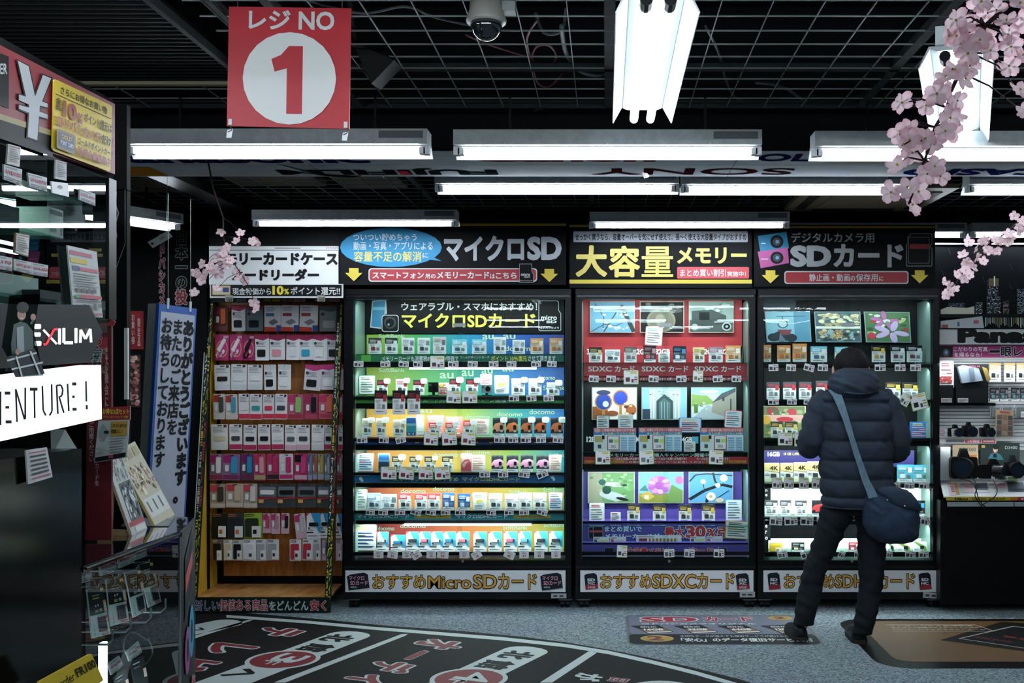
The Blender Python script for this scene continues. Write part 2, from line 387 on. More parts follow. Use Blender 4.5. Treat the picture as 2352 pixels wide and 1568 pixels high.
# ---------------------------------------------------------------- fluorescent fixtures
def row_fixture(px0, px1, s, label, hz=None, yrot=0, loc=None, L=None):
    lz = .013 if 330 < s < 380 else 0
    """single tube fixture running across the picture"""
    if loc is None:
        a, b = P(px0, hz, s), P(px1, hz, s); L = b.x-a.x; loc = Vector(((a.x+b.x)/2, a.y, a.z))
    t = thing('fluorescent_fixture', label, 'lamp', loc, 'single tube lamps hung in rows across the shop')
    t.rotation_euler.z = yrot; h = L/2
    W = lambda v: v
    def bl(mb, name, par=t, **k):
        o = bpy.data.objects.new(name, mb.mesh(name)); COL.objects.link(o); o.parent = par; return o
    # loc.z = underside of the tube zone; housing sits .045 above
    hb = MB()
    prof = [(-.055, .098), (.055, .098), (.055, .055), (.075, .036), (.03, .036), (-.03, .036), (-.058, .036), (-.055, .055)]
    hb.loft([[Vector((x, p[0], p[1])) for p in prof] for x in (-h+.004, h-.004)], HOUSING)
    bl(hb, 'housing')
    rf = MB(); rf.loft([[Vector((x, p[0], p[1])) for p in ((.032, .036), (.074, lz), (.077, lz), (.036, .038))] for x in (-h, h)], REFL)
    rf.box(-h+.02, -.03, .032, h-.02, .034, .0365, REFL); bl(rf, 'reflector')
    tb = MB().tube([(-h+.045, -.006, .018), (h-.045, -.006, .018)], .0135, TUBE, 10); bl(tb, 'tube')
    for sg in (-1, 1):
        sk = MB().box(sg*h-.012*(sg+1), -.022, .002, sg*h-.012*(sg-1), .012, .036, WHT)
        sk.box(sg*(h-.03)-.012, -.022, .004, sg*(h-.03)+.012, .012, .03, WHT); bl(sk, 'socket')
    for q in (-.33, 0, .33): bl(MB().sphere((L*q, -.058, .04), .003, WHT, 6, 4), 'screw')
    bl(MB().box(h-.2, -.0565, .06, h-.02, -.055, .09, mat('5c6466', .5)), 'rating_plate')
    for q in (-.4, .4): bl(MB().box(q-.005, -.004, .098, q+.005, .004, .24, BLK), 'hanger')
    return t
FX = 'white tube lamp '
row_fixture(288, 988, 560, FX+'in the nearest row, partly behind the red register sign', 357)
row_fixture(1043, 1748, 560, FX+'in the nearest row, its middle one', 359)
row_fixture(1864, 2568, 560, FX+'in the nearest row, its right one behind the blossom', 362)
row_fixture(1000, 1560, 448, FX+'in the second row behind the logo beam, its left one', 441)
row_fixture(1563, 2123, 448, FX+'in the second row behind the logo beam, its middle one', 443)
row_fixture(2217, 2777, 448, FX+'in the second row, cut by the right picture edge', 443)
row_fixture(583, 1053, 374, FX+'in the last row, over the rack and first cabinet', 521)
row_fixture(1353, 1812, 367, FX+'in the last row, over the second and third cabinets', 525)
row_fixture(1794, 2216, 338, FX+'over the wall display, partly hidden by the third cabinet header', 547)
row_fixture(2226, 2648, 338, FX+'over the wall display, cut by the right picture edge', 547)
t = row_fixture(0, 0, 0, FX+'slanting away behind the dark pillar at left', loc=Vector((-2.98, 6.18, 2.46)), yrot=math.radians(60), L=1.25)
for k, (x, y) in enumerate(((-1.75, 2.5), (-.25, 2.5), (1.25, 2.5), (2.9, 2.5), (-1.6, -.2), (.4, -.2), (2.4, -.2), (-1.6, -3.2), (.4, -3.2), (2.4, -3.2), (-1.6, -5.6), (1.4, -5.6))):
    row_fixture(0, 0, 0, FX+'%s of the rows behind the camera' % ORD[k], loc=Vector((x, y, 2.46)), L=1.25, yrot=math.pi)
def long_fixture(x, y0, ang, label, L=1.16):
    t = thing('twin_tube_fixture', label, 'lamp', (x, y0, 2.50)); t.rotation_euler.z = ang
    def bl(mb, name):
        o = bpy.data.objects.new(name, mb.mesh(name)); COL.objects.link(o); o.parent = t; return o
    pr = [(-.108, 0), (-.075, .06), (-.072, .056), (-.055, .05), (.055, .05), (.072, .056), (.075, .06), (.108, 0), (.111, .002), (.08, .066), (-.08, .066), (-.111, .002)]
    bl(MB().loft([[Vector((p[0], y, p[1])) for p in pr] for y in (0, L)], REFL2), 'reflector')
    bl(MB().box(-.06, -.02, .064, .06, L+.02, .12, HOUSING), 'housing')
    for xx in (-.031, .031):
        bl(MB().tube([(xx, .0, .018), (xx, L+.01, .018)], .0155, TUBE2, 10), 'tube')
        bl(MB().tube([(xx, -.045, .02), (xx, .0, .018)], .017, BLK, 10).tube([(xx, -.001, .018), (xx, .012, .018)], .0162, STEEL, 10), 'socket')
    return t
long_fixture(.134, 2.82, 0, 'bright twin tube lamp with V reflector beside the middle ceiling rail', 1.23)
long_fixture(1.068, 3.30, math.radians(-18.7), 'bright twin tube lamp with V reflector behind the large blossom branch', 1.2)
for x, y in ((-.9, .3), (1.9, .9), (.2, -2.2)): long_fixture(x, y, 0, 'twin tube V lamp behind the camera, %s one' % {-.9: 'left', 1.9: 'right', .2: 'farthest'}[x])
# ---------------------------------------------------------------- air unit in the far grid
ac = thing('air_unit', 'square beige ceiling air conditioner panel set in the far grid', 'air conditioner', (1.65, 6.85, 2.67))
MB().box(1.2, 6.42, 2.672, 2.1, 7.32, 2.699, mat('8d7f68', .5)).build('casing', ac)
for a in ((1.26, 6.55, 1.32, 7.2), (1.98, 6.55, 2.04, 7.2), (1.38, 6.48, 1.92, 6.53), (1.38, 7.21, 1.92, 7.26)): MB().box(a[0], a[1], 2.666, a[2], a[3], 2.673, mat('2b2620', .6)).build('air_slot', ac)
MB().box(1.40, 6.60, 2.664, 1.90, 7.14, 2.673, noisemat('grille', '8d7d64', '98886e', 5, .6)).build('grille', ac)
# ---------------------------------------------------------------- dome camera, projector
dc = thing('dome_camera', 'ceiling dome security camera under the grid, right of the register sign', 'camera', P(1117, 90, 745))
D = lambda x, y, s=745: P(x, y, s)
c = D(1117, 40); MB().tube([c+Vector((0, 0, .06)), c+Vector((0, 0, .02)), c+Vector((0, 0, -.01)), c+Vector((0, 0, -.018))], [.05, .052, .063, .06], mat('8d8a83', .4), 20).build('housing', dc, True)
MB().sphere(c+Vector((0, 0, -.018)), (.05, .05, .055), mat('16191b', .08, 0, 0, 1), 20, 6, (.5, 1)).build('dome', dc, True)
MB().box(c.x+.05, c.y-.02, c.z+.015, c.x+.09, c.y+.03, c.z+.09, mat('7e8583', .5)).build('junction_box', dc)
MB().sphere(c+Vector((0, -.01, -.035)), (.03, .03, .03), mat('3b4248', .3), 12, 6).build('lens', dc, True)
pj = thing('ceiling_speaker', 'dark box loudspeaker tilted under the grid, behind the red register sign', 'speaker', P(850, 190, 640))
fc = [P(*q) for q in ((808, 95, 640), (868, 82, 620), (905, 138, 640), (853, 192, 640))]
MB().hexa([fc[3], fc[3]+Vector((.0, .16, .02)), fc[0]+Vector((0, .16, .02)), fc[0], fc[2], fc[2]+Vector((0, .16, .02)), fc[1]+Vector((0, .16, .02)), fc[1]], mat('191b1c', .6)).build('cabinet', pj)
MB().art(Qd(fc[0], fc[1], fc[2], fc[3]), [('r', 30, 60, 62, 85, '6a6f70'), ('r', 34, 65, 60, 68, '2a2c2d'), ('r', 34, 73, 60, 76, '2a2c2d')]).build('rating_plate', pj)
MB().tube([fc[0]+Vector((.0, .05, .0)), fc[0]+Vector((-.02, .05, .16))], .012, mat('202325', .5), 8).build('bracket', pj)
# ---------------------------------------------------------------- register sign
rs = thing('register_sign', 'red and white hanging register sign with a large number 1 in a circle', 'sign', P(664, 292, 760))
S = Qd(P(526, 15, 760), P(806, 19, 760), P(802, 296, 760), P(521, 289, 760), 280, 278)
MB().slab(S, [(0, 0), (280, 0), (280, 278), (0, 278)], -.008, 0, 'a91e28').build('board', rs)
MB().art(S, [('t', 'レジ', 46, 7, 142, 52, 'c6c8c5', .03), ('t', 'NO', 161, 9, 243, 52, 'c6c8c5', .03), ('e', 142, 165, 107, 107, 'd0d2ce'),
    ('p', [(140, 90), (172, 90), (172, 247), (136, 247), (136, 142), (108, 150), (100, 121), (122, 111)], 'a91e28')]).build('lettering', rs)
for x in (8, 272):
    a = S.at(x, 262, .004)
    MB().slab(S, [(x-4, 262), (x+4, 262), (x+4, 276), (x-4, 276)], -.010, .003, 'c9cdcc').tube([a+Vector((0, 0, -.02)), a+Vector((.006, 0, -.034)), a+Vector((-.006, 0, -.04))], .0018, STEEL, 6).slab(S, [(x-6, 288), (x+6, 285), (x+3, 306), (x-8, 306)], 0, .004, 'e2e6e6').build('clip', rs)
MB().tube([S.at(20, 0), S.at(20, 0)+Vector((0, .0, .58))], .0012, STEEL, 5).tube([S.at(260, 0), S.at(260, 0)+Vector((0, .0, .58))], .0012, STEEL, 5).build('hanging_wire', rs)
# ================================================================ product cards (unit size, scaled per copy)
L0 = Loc()
SH = {}
def unit(parts_key, fn):
    if parts_key not in SH: SH[parts_key] = fn()
    return SH[parts_key]
def design(kind, a='e9ecec', b='c2185b', c='111315', d='ffffff'):
    """list of (part name, mesh) for a card of this kind; a card colour, b accent, c product colour, d second accent"""
    out = []
    def part(n, mb, sm=False): out.append((n, mb.mesh(n or 'card', (0, 0, 0), sm)))
    T = .0016
    def card(poly=None, m=None): part(None, MB().slab(L0, poly or rrect(0, 0, 1, 1, .05, 3, .03), -.002, .0, m or a))
    def lines(mb, x0, x1, y0, y1, n, col='8a8f93', h=.0012, seed=1):
        R = random.Random(seed)
        for i in range(n):
            y = y0+(y1-y0)*i/max(n, 1); mb.flat(L0, [(x0, y), (x0+(x1-x0)*R.uniform(.5, 1), y), (x0+(x1-x0)*R.uniform(.5, 1), y+(y1-y0)/n*.45), (x0, y+(y1-y0)/n*.45)], h, col)
        return mb
    hole = lambda: MB().slab(L0, rrect(.36, .03, .64, .075, .03, 2, .02), 0, .001, '24282a')
    def sdcard(x0, y0, x1, y1, col, h=.004):
        w_ = x1-x0; return MB().slab(L0, [(x0, y0), (x1-.2*w_, y0), (x1, y0+.15*(y1-y0)), (x1, y1), (x0, y1)], .0015, h, col)
    if kind == 'card':        # memory card blister
        card(); m = MB().slab(L0, [(0, 0), (1, 0), (1, .34), (0, .34)], 0, .0012, b); part('header', m)
        m = lines(MB(), .1, .75, .12, .32, 3, d, .0016); lines(m, .08, .6, .40, .52, 3); m.flat(L0, [(.68, .17), (.95, .17), (.95, .46), (.68, .46)], .0018, d if d != 'ffffff' else 'f6e6e8'); part('label_print', m)
        part('memory_card', sdcard(.2, .54, .52, .76, c)); part('adapter_card', sdcard(.62, .58, .84, .76, '6d7478'))
        m = MB().slab(L0, [(.04, .82), (.96, .82), (.96, .985), (.04, .985)], 0, .003, 'dfe3e5'); lines(m, .14, .9, .86, .93, 1, '565b60', .0034); part('price_sticker', m); part('hang_hole', hole())
    elif kind == 'mag':       # white card, magenta top, product in the lower half
        card(); part('header', MB().slab(L0, [(0, .0), (1, 0), (1, .14), (.55, .24), (0, .16)], 0, .0012, b)); m = lines(MB(), .1, .85, .28, .5, 4); m.flat(L0, ell(.16, .33, .1, .06, 10), .002, '33383a'); part('label_print', m)
        part('reader', MB().slab(L0, rrect(.16, .58, .74, .86, .08, 3, .05), 0, .006, c)); part('hang_hole', hole())
    elif kind == 'hub':       # magenta card with a slanting hub and its lead
        card(); part('label_print', MB().art(L0, [('e', .5, .55, .42, .33, 'e79a7e'), ('e', .5, .55, .36, .28, a), ('r', .6, .05, .95, .14, 'e7c3d4')], .0005, .0003))
        part('hub', MB().slab(L0, [(.12, .6), (.62, .14), (.82, .2), (.36, .68)], .001, .008, c))
        part('cable', MB().tube([Vector((x-.5, -.004, 1-y)) for x, y in ((.3, .66), (.14, .8), (.2, .92), (.42, .88), (.56, .72))], [(.03, .002)]*5, c, 6)); part('plug', MB().slab(L0, [(.5, .66), (.62, .56), (.72, .64), (.6, .76)], .001, .007, 'e5e7e8'))
    elif kind == 'reader':    # white box with blue and red foot
        card(); m = lines(MB(), .1, .8, .08, .26, 3, '9aa4b4'); m.flat(L0, [(.1, .3), (.6, .3), (.6, .42), (.1, .42)], .002, b); part('label_print', m)
        part('reader', MB().slab(L0, [(.26, .64), (.62, .52), (.86, .64), (.5, .76)], .001, .006, c)); part('footer', MB().slab(L0, [(0, .82), (.7, .84), (.7, 1), (0, 1)], 0, .0014, 'd8402e').slab(L0, [(.72, .76), (1, .76), (1, 1), (.72, 1)], 0, .0016, '2a56a0'))
    elif kind == 'line':      # white card, device in the middle, coloured foot
        card(); m = lines(MB(), .1, .9, .12, .34, 4, '9aa0a4'); m.flat(L0, [(.74, .02), (.92, .02), (.92, .12), (.74, .12)], .002, '3c2730'); part('label_print', m)
        part('device', MB().slab(L0, rrect(.18, .46, .82, .64, .07, 3, .05), 0, .006, c)); part('footer', MB().slab(L0, [(.02, .78), (.98, .78), (.98, .97), (.02, .97)], 0, .0014, b)); part('hang_hole', hole())
    elif kind == 'clam':      # clear clamshell with a product and coloured insert
        part(None, MB().slab(L0, rrect(0, 0, 1, 1, .06, 3, .04), -.002, 0, a)); part('insert', MB().slab(L0, [(.04, .05), (.5, .05), (.5, .32), (.04, .32)], 0, .002, b).slab(L0, [(.04, .8), (.96, .8), (.96, .96), (.04, .96)], 0, .002, d))
        part('device', MB().slab(L0, rrect(.52, .12, .86, .72, .08, 3, .05), 0, .012, c)); part('plug', MB().slab(L0, rrect(.16, .42, .36, .66, .04, 2, .03), 0, .008, 'e8eaea')); part('hang_hole', hole())
    elif kind == 'flashclam':
        card(); part('blister', MB().slab(L0, rrect(.06, .12, .94, .54, .06, 3, .05), 0, .004, '70767a')); part('device', MB().slab(L0, rrect(.14, .26, .86, .44, .05, 3, .05), .001, .012, c))
        part('footer', MB().slab(L0, [(0, .6), (1, .54), (1, .6), (0, .68)], 0, .003, b).slab(L0, [(.04, .66), (.3, .66), (.3, .8), (.04, .8)], 0, .004, d)); part('hang_hole', hole())
    elif kind == 'usb':       # white card with a cyan wedge and a stick lying across
        card(); part('header', MB().slab(L0, [(.3, 0), (1, 0), (1, .75), (.86, .75)], 0, .0012, b).slab(L0, [(0, 0), (.22, 0), (0, .12)], .0, .0014, 'd8404a')); part('memory_stick', MB().slab(L0, rrect(.18, .36, .82, .50, .04, 2, .03), 0, .008, c).slab(L0, [(.68, .37), (.8, .37), (.8, .49), (.68, .49)], .008, .009, '2b2f33'))
        m = MB().flat(L0, ell(.18, .58, .07, .045, 10), .002, '444a50'); m.flat(L0, [(0, .72), (.48, .72), (.48, .77), (0, .77)], .002, '24282c'); lines(m, .1, .6, .64, .7, 1); part('label_print', m)
        m = MB().slab(L0, [(.03, .82), (.97, .82), (.97, .985), (.03, .985)], 0, .003, 'e4e7e9'); lines(m, .1, .95, .86, .93, 1, '50565c', .0034); part('price_sticker', m); part('hang_hole', hole())
    elif kind == 'car':       # dark card, sports car picture
        card(); part('picture_print', MB().art(L0, [('r', .04, .08, .96, .36, '20262a'), ('p', [(.0, .5), (.2, .3), (.7, .22), (1, .34), (1, .66), (.3, .72), (0, .62)], b), ('e', .18, .66, .1, .07, '1a1d20'), ('e', .75, .7, .1, .07, 'c9cdd0'), ('r', 0, .74, 1, .8, '2a2f33')], .0005, .0003))
        part('memory_card', sdcard(.62, .38, .86, .6, '14171a')); m = MB().slab(L0, [(.02, .82), (.98, .82), (.98, .99), (.02, .99)], 0, .003, 'dfe3e5'); lines(m, .1, .9, .86, .93, 1, '50565c', .0034); part('price_sticker', m); part('hang_hole', hole())
    elif kind == 'sign':      # acrylic notice
        card(rrect(0, 0, 1, 1, .1, 4, .06), b); part('panel', MB().slab(L0, rrect(.04, .04, .96, .96, .09, 4, .05), 0, .002, a)); m = MB()
        lines(m, .14, .9, .1, .26, 2, d, .003, 3); lines(m, .12, .9, .32, .92, 5, c, .003, 5); m.flat(L0, [(.14, .42), (.5, .42), (.5, .48), (.14, .48)], .0034, b); part('lettering', m)
    elif kind == 'sun':
        card(rrect(0, 0, 1, 1, .1, 4, .06), 'a9cbe8'); part('panel', MB().slab(L0, rrect(.04, .04, .96, .96, .09, 4, .05), 0, .002, 'f4f5f2')); m = lines(MB(), .14, .86, .1, .3, 3, '7c8288', .003)
        m.art(L0, [('e', .5, .5, .24, .12, 'f2d35a'), ('e', .62, .6, .2, .07, 'f4f5f2'), ('l', [(.45, .6), (.6, .55), (.8, .62)], .02, '6a9fd0')], .003, .0003); lines(m, .14, .86, .72, .92, 3, '6c7278', .003); part('lettering', m)
    elif kind == 'phone':
        card(rrect(0, 0, 1, 1, .12, 4, .06), b); part('screen', MB().slab(L0, rrect(.06, .06, .94, .94, .08, 3, .04), 0, .002, a)); part('screen_print', MB().art(L0, [('r', .06, .34, .94, .46, d), ('r', .06, .46, .94, .8, c), ('e', .3, .87, .08, .04, 'dfe6ec'), ('e', .7, .87, .08, .04, 'dfe6ec')], .002, .0003))
    elif kind == 'phonewave':
        card(rrect(0, 0, 1, 1, .12, 4, .06), 'e7a8a0'); part('screen', MB().slab(L0, rrect(.05, .05, .95, .95, .08, 3, .04), 0, .002, 'f5c8bf').flat(L0, [(.06, .6), (.3, .36), (.7, .3), (.94, .5), (.94, .94), (.06, .94)], .0022, 'd65560').flat(L0, [(.1, .62), (.4, .42), (.8, .4), (.5, .55), (.3, .8)], .0024, 'f3b3ac'))
    elif kind == 'case':      # soft case in clear pouch
        card(); part('case', MB().slab(L0, rrect(.1, .2, .8, .92, .08, 3, .06), 0, .01, b)); part('label_print', lines(MB(), .06, .7, .04, .16, 2, c)); part('insert', MB().slab(L0, [(.46, .5), (.94, .5), (.94, .94), (.46, .94)], .01, .012, 'e4e6e4').slab(L0, [(.52, .64), (.72, .64), (.72, .8), (.52, .8)], .012, .0135, c))
    elif kind == 'cam4':      # cream card with big 4K
        card(); part('header', MB().slab(L0, [(0, .02), (1, .02), (1, .5), (0, .4)], 0, .0012, 'e3c98a')); part('lettering', MB().text(L0, '4K', .36, .16, .92, .38, .002, '3a3226', .03)); part('memory_card', sdcard(.42, .56, .8, .76, '3a3d40')); m = MB(); lines(m, .06, .4, .56, .7, 2); part('label_print', m); part('price_sticker', MB().slab(L0, [(.02, .8), (.98, .8), (.98, .98), (.02, .98)], 0, .003, 'e8ecc8'))
    elif kind == 'green':
        card(); part('header', MB().slab(L0, [(0, .0), (.2, 0), (.9, .45), (1, .9), (.7, .9), (.55, .5)], 0, .0014, b)); part('memory_card', sdcard(.5, .4, .78, .72, '1d2124')); part('label_print', lines(MB(), .06, .5, .7, .9, 2))
    elif kind == 'tag':       # hooked price tag
        part(None, MB().slab(L0, rrect(0, .12, 1, 1, .05, 2, .04), -.002, 0, a)); part('label_print', MB().flat(L0, [(.08, .42), (.4, .42), (.4, .86), (.08, .86)], .001, c).flat(L0, [(.52, .3), (.92, .3), (.92, .38), (.52, .38)], .001, '6b7075').flat(L0, [(.5, .5), (.7, .5), (.7, .9), (.5, .9)], .001, '3b3f43').flat(L0, [(.76, .5), (.94, .5), (.94, .62), (.76, .62)], .001, b).flat(L0, [(.76, .72), (.94, .72), (.94, .8), (.76, .8)], .001, b))
        part('hook', MB().tube([Vector((.02, -.02, .7)), Vector((.0, -.02, .9)), Vector((-.06, -.01, 1.0)), Vector((0, .01, 1.08))], .012, '8b9194', 5))
    elif kind == 'bigtag':    # tag in a green-edged sleeve
        part(None, MB().slab(L0, rrect(0, 0, 1, 1, .05, 2, .04), -.002, 0, '7fae4f')); part('panel', MB().slab(L0, rrect(.03, .01, .95, .96, .04, 2, .04), 0, .002, 'e9ecec'))
        part('label_print', MB().art(L0, [('r', .2, .06, .9, .1, '9aa070'), ('r', .45, .14, .88, .24, 'cfc04e'), ('r', .14, .5, .42, .8, c), ('r', .52, .62, .66, .86, '33373b'), ('r', .7, .46, .9, .52, '7c8186'), ('r', .7, .6, .92, .7, b), ('r', .7, .8, .92, .84, '7c8186')], .002, .0003))
    elif kind == 'num':       # white number tag
        part(None, MB().slab(L0, rrect(0, 0, 1, 1, .05, 2, .05), -.002, 0, a)); part('lettering', MB().text(L0, b, .34, .52, .66, .84, .001, 'a8243a', .02).flat(L0, [(.28, .28), (.72, .28), (.72, .34), (.28, .34)], .001, '5c6166'))
        part('hook', MB().tube([Vector((.02, -.02, .8)), Vector((-.02, -.02, 1.0)), Vector((0, .01, 1.1))], .012, '8b9194', 5))
    return out
FLAG = None
def place(kind, cols, x0, y0, x1, y1, s, label, cat, name, group=None, tilt=0, lean=0, flag=None, S=None, thick=1.0):
    """a card standing at a picture rectangle on the plane where 1 m is s pixels"""
    key = (kind,)+tuple(cols)
    parts = unit(key, lambda: design(kind, *cols))
    a = P(x0, y1, s); b = P(x1, y0, s)
    o = bpy.data.objects.new(name, parts[0][1]); COL.objects.link(o)
    o.location = ((a.x+b.x)/2, a.y, a.z); o.scale = (b.x-a.x, 1.0*thick, b.z-a.z)
    o.rotation_euler = (lean, math.radians(tilt), 0)
    for n, me in parts[1:]:
        c = bpy.data.objects.new(n, me); COL.objects.link(c); c.parent = o
    if flag is not None:
        fx, fy, fw, ft = flag
        k = ('flag', fw)
        def mk():
            return [('flag', MB().slab(L0, rrect(0, 0, 1, 1, .3, 4, .3), 0, .002, 'eef0ee').flat(L0, [(.25, .4), (.75, .4), (.75, .46), (.25, .46)], .0025, 'b9bdbb').mesh('flag'))]
        me = unit(k, mk)[0][1]; c = bpy.data.objects.new('flag', me); COL.objects.link(c); c.parent = o
        sw = fw/s/o.scale[0]; sh = .8*fw/s/o.scale[2]
        c.scale = (sw, 1, sh); c.location = (fx, -.006, fy); c.rotation_euler = (0, math.radians(ft), 0) if False else (0, 0, 0)
    return tag(o, label, cat, group)
# ================================================================ cabinets
def T(ox, oy, k): return lambda x, y: (ox+x/k, oy+y/k)
def pset(S, pts): return pts
SF = Fr(343)
def cabinet(label, ox0, ox1, ix0, ix1, sx0, sx1, header, casters, rails, leds, side=True):
    a = P(ox0, 1397, 343)
    t = thing('display_cabinet', label, 'cabinet', (P((ox0+ox1)/2, 0, 343).x, a.y, 0))
    X = lambda p: (p-VX)/343
    Z = lambda p: CH-(p-HY)/343
    y0 = F/343; yb = 7.72
    MB().box(X(ox0), y0, Z(1300), X(ix0), yb, Z(667), BLKFRAME).build('side_frame', t)
    MB().box(X(ix1), y0, Z(1300), X(ox1), yb, Z(667), BLKFRAME).build('side_frame', t)
    MB().box(X(ox0), y0-.02, Z(677), X(ox1), yb, Z(664), BLKFRAME).box(X(ox0)+.01, y0-.012, Z(682), X(ox1)-.01, y0+.1, Z(677.5), mat('24292c', .25, .6)).box(X(ox0), y0-.005, Z(687), X(ox1), y0+.1, Z(682), BLKFRAME).build('top_frame', t)
    MB().box(X(ox0), y0-.01, Z(1300), X(ox1), yb, Z(1286), BLKFRAME).build('bottom_frame', t)
    MB().box(X(ox0), y0-.004, Z(1376), X(ox1), yb, Z(1300), noisemat('base_panel', '0a0c0d', '0f1112', 80, .6)).box(X(ox0), y0-.012, Z(1303), X(ox1), y0, Z(1299), mat('1e2224', .3, .5)).build('base', t)
    MB().box(X(ix0), yb-.02, Z(1300), X(ix1), yb, Z(667), mat('14171a', .6)).build('back_panel', t)
    MB().box(X(ix0), y0+.05, Z(1286), X(ix0)+.004, yb-.02, Z(687), mat('7f9c93', .3)).build('side_lining', t)
    MB().box(X(ix1)-.004, y0+.05, Z(1286), X(ix1), yb-.02, Z(687), mat('6f8a83', .3)).build('side_lining', t)
    m = (ix0+ix1)/2
    for q0, q1, dy in ((ix0-3, m+6, .012), (m-6, ix1+3, .022)):
        MB().box(X(q0), y0+dy, Z(1287), X(q1), y0+dy+.004, Z(686), GLASS).build('glass_door', t)
    lk = MB().pbox(m-14, 742, m+14, 750, 343.6, .006, mat('8f9596', .35, .7)); lk.build('door_clasp', t)
    MB().tube([P(m+8, 1288, 344), P(m+8, 1288, 344)+Vector((0, -.012, 0))], .009, STEEL, 12).build('lock', t)
    for x in casters:
        c = P(x, 1388, 343)
        cm = MB().box(c.x-.045, c.y+.0, Z(1378), c.x+.045, c.y+.08, Z(1375.5), mat('7a8082', .4, .5))
        for dx in (-.02, .02): cm.tube([(c.x+dx-.01, c.y+.04, .028), (c.x+dx+.01, c.y+.04, .028)], .0275, mat('141618', .35), 14)
        cm.tube([(c.x-.03, c.y+.04, .028), (c.x+.03, c.y+.04, .028)], .01, mat('3a3e40', .4), 8).box(c.x-.01, c.y+.03, .028, c.x+.01, c.y+.05, Z(1377), BLK)
        cm.build('caster', t)
    # white board on the base
    bd = MB().slab(SF, [(sx0, 1309), (sx1, 1309), (sx1, 1358.5), (sx0, 1358.5)], .005, .011, 'e8ebee').build('base_sign', t)
    MB().art(Fr(343), header, .0115, .0004).build('lettering', bd)
    for y in rails:                          # hanging rail and shelf edge
        MB().tube([P(ix0, y, 342.2), P(ix1, y, 342.2)], (.004, .006), BLK, 8).build('hanging_rail', t)
    for (x0, x1, y, s) in leds:
        MB().pbox(x0, y-2, x1, y+2.4, s, .012, LED).build('led_strip', t)
    return t
def lamp(x0, x1, y, s, wt, off=.03):
    ld = bpy.data.lights.new('shelf_and_fill_lamp', 'AREA'); ld.shape = 'RECTANGLE'; ld.size = (x1-x0)/s; ld.size_y = .03; ld.energy = wt; ld.color = (.93, .98, 1)
    o = bpy.data.objects.new('shelf_and_fill_lamp', ld); COL.objects.link(o); o.location = P((x0+x1)/2, y, s)+Vector((0, off, -.012)); o.rotation_euler = (math.radians(22), 0, 0)
def shelf(t, x0, x1, yi, bar, si=337, strip=None, art=None, col='2c7a4a'):
    """glass shelf whose top is where the goods stand (yi at si); bar = pixel rows of its black front edge"""
    z = P(0, yi, si).z; xa, xb = (x0-VX)/343, (x1-VX)/343
    MB().box(xa, F/341, z-.008, xb, 7.69, z, glassmat('shelf_glass', 'd8ece6', 1.4)).build('shelf', t)
    if bar: MB().pbox(x0, bar[0], x1, bar[1], 340.4, .02, BLK).build('shelf_edge', t)
    if strip:
        st = MB().pbox(x0+2, strip[0], x1-2, strip[1], 341, .006, rampmat('strip', col) if isinstance(col, (list, tuple)) else col).build('shelf_strip', t)
        if art: MB().art(Fr(341), art, .001).build('lettering', st)
def carrier(A, x0, y0, x1, y1, cols, words, s=326):        # backboard with run of colour and faint words
    S = Fr(s); m = MB().pbox(x0, y0, x1, y1, s, .01, rampmat('backboard', cols)); return m
def outl(t, x0, y0, x1, y1): return ('t', t, x0, y0, x1, y1, 'd9a445', .012, '1b1611', .045)
def sdicon(S_, cx, cy, w_, h_, rot, lines_):
    c, s = math.cos(rot), math.sin(rot)
    f = lambda x, y: (cx+x*w_*c-y*h_*s, cy+x*w_*s+y*h_*c)
    its = [('p', [f(-.5, -.42), f(-.3, -.5), f(.32, -.5), f(.5, -.36), f(.5, .5), f(-.5, .5)], '1a1d28')]
    if 'red' in lines_: its.append(('p', [f(-.5, .22), f(.5, .22), f(.5, .5), f(-.5, .5)], '8e1f2a'))
    return its, f
# ---- cabinet 1
A = T(780, 500, 4.356); Bq = T(780, 840, 4.356); Cq = T(780, 1090, 4.356)
hd = [outl('おすすめ', 857, 1319, 978, 1351), outl('Micro', 984, 1322, 1082, 1350), outl('SD', 1088, 1319, 1141, 1350), outl('カード', 1145, 1317, 1233, 1351)]
for cx in (824, 1267):
    it, f = sdicon(SF, cx, 1333.5, 48, 36, -.13, '')
    hd += it+[('t', 'マイクロ', cx-21, 1321, cx+14, 1331, 'e8a0b0', .02), ('t', 'SDカード', cx-18, 1332, cx+22, 1342, 'e8a0b0', .02), ('t', 'micro', cx-17, 1344, cx-3, 1349, 'c9cdd2', .02)]
c1 = cabinet('tall black glass cabinet of micro cards with gold lettering on its base board', 790, 1312, 811, 1299, 794, 1299, hd, (811, 1298), (), [(940, 1232, 845.5, 341.6), (928, 1220, 1204.5, 341.6)])
MB().slab(Fr(343.6), [(1266, 1362), (1301, 1362), (1301, 1373), (1266, 1373)], .004, .006, 'aab0b0').flat(Fr(343.6), [(1271, 1366), (1280, 1366), (1280, 1370), (1271, 1370)], .0062, '30353a').flat(Fr(343.6), [(1285, 1366), (1294, 1366), (1294, 1370), (1285, 1370)], .0062, '30353a').build('name_sticker', c1)
TX = [A(278, 1158), A(2260, 1158)]
tb = MB().pbox(836, 690, 1296, 768, 328, .01, '0b0f10').build('title_board', c1)
S1 = Fr(328)
gl = 'eef2f2'
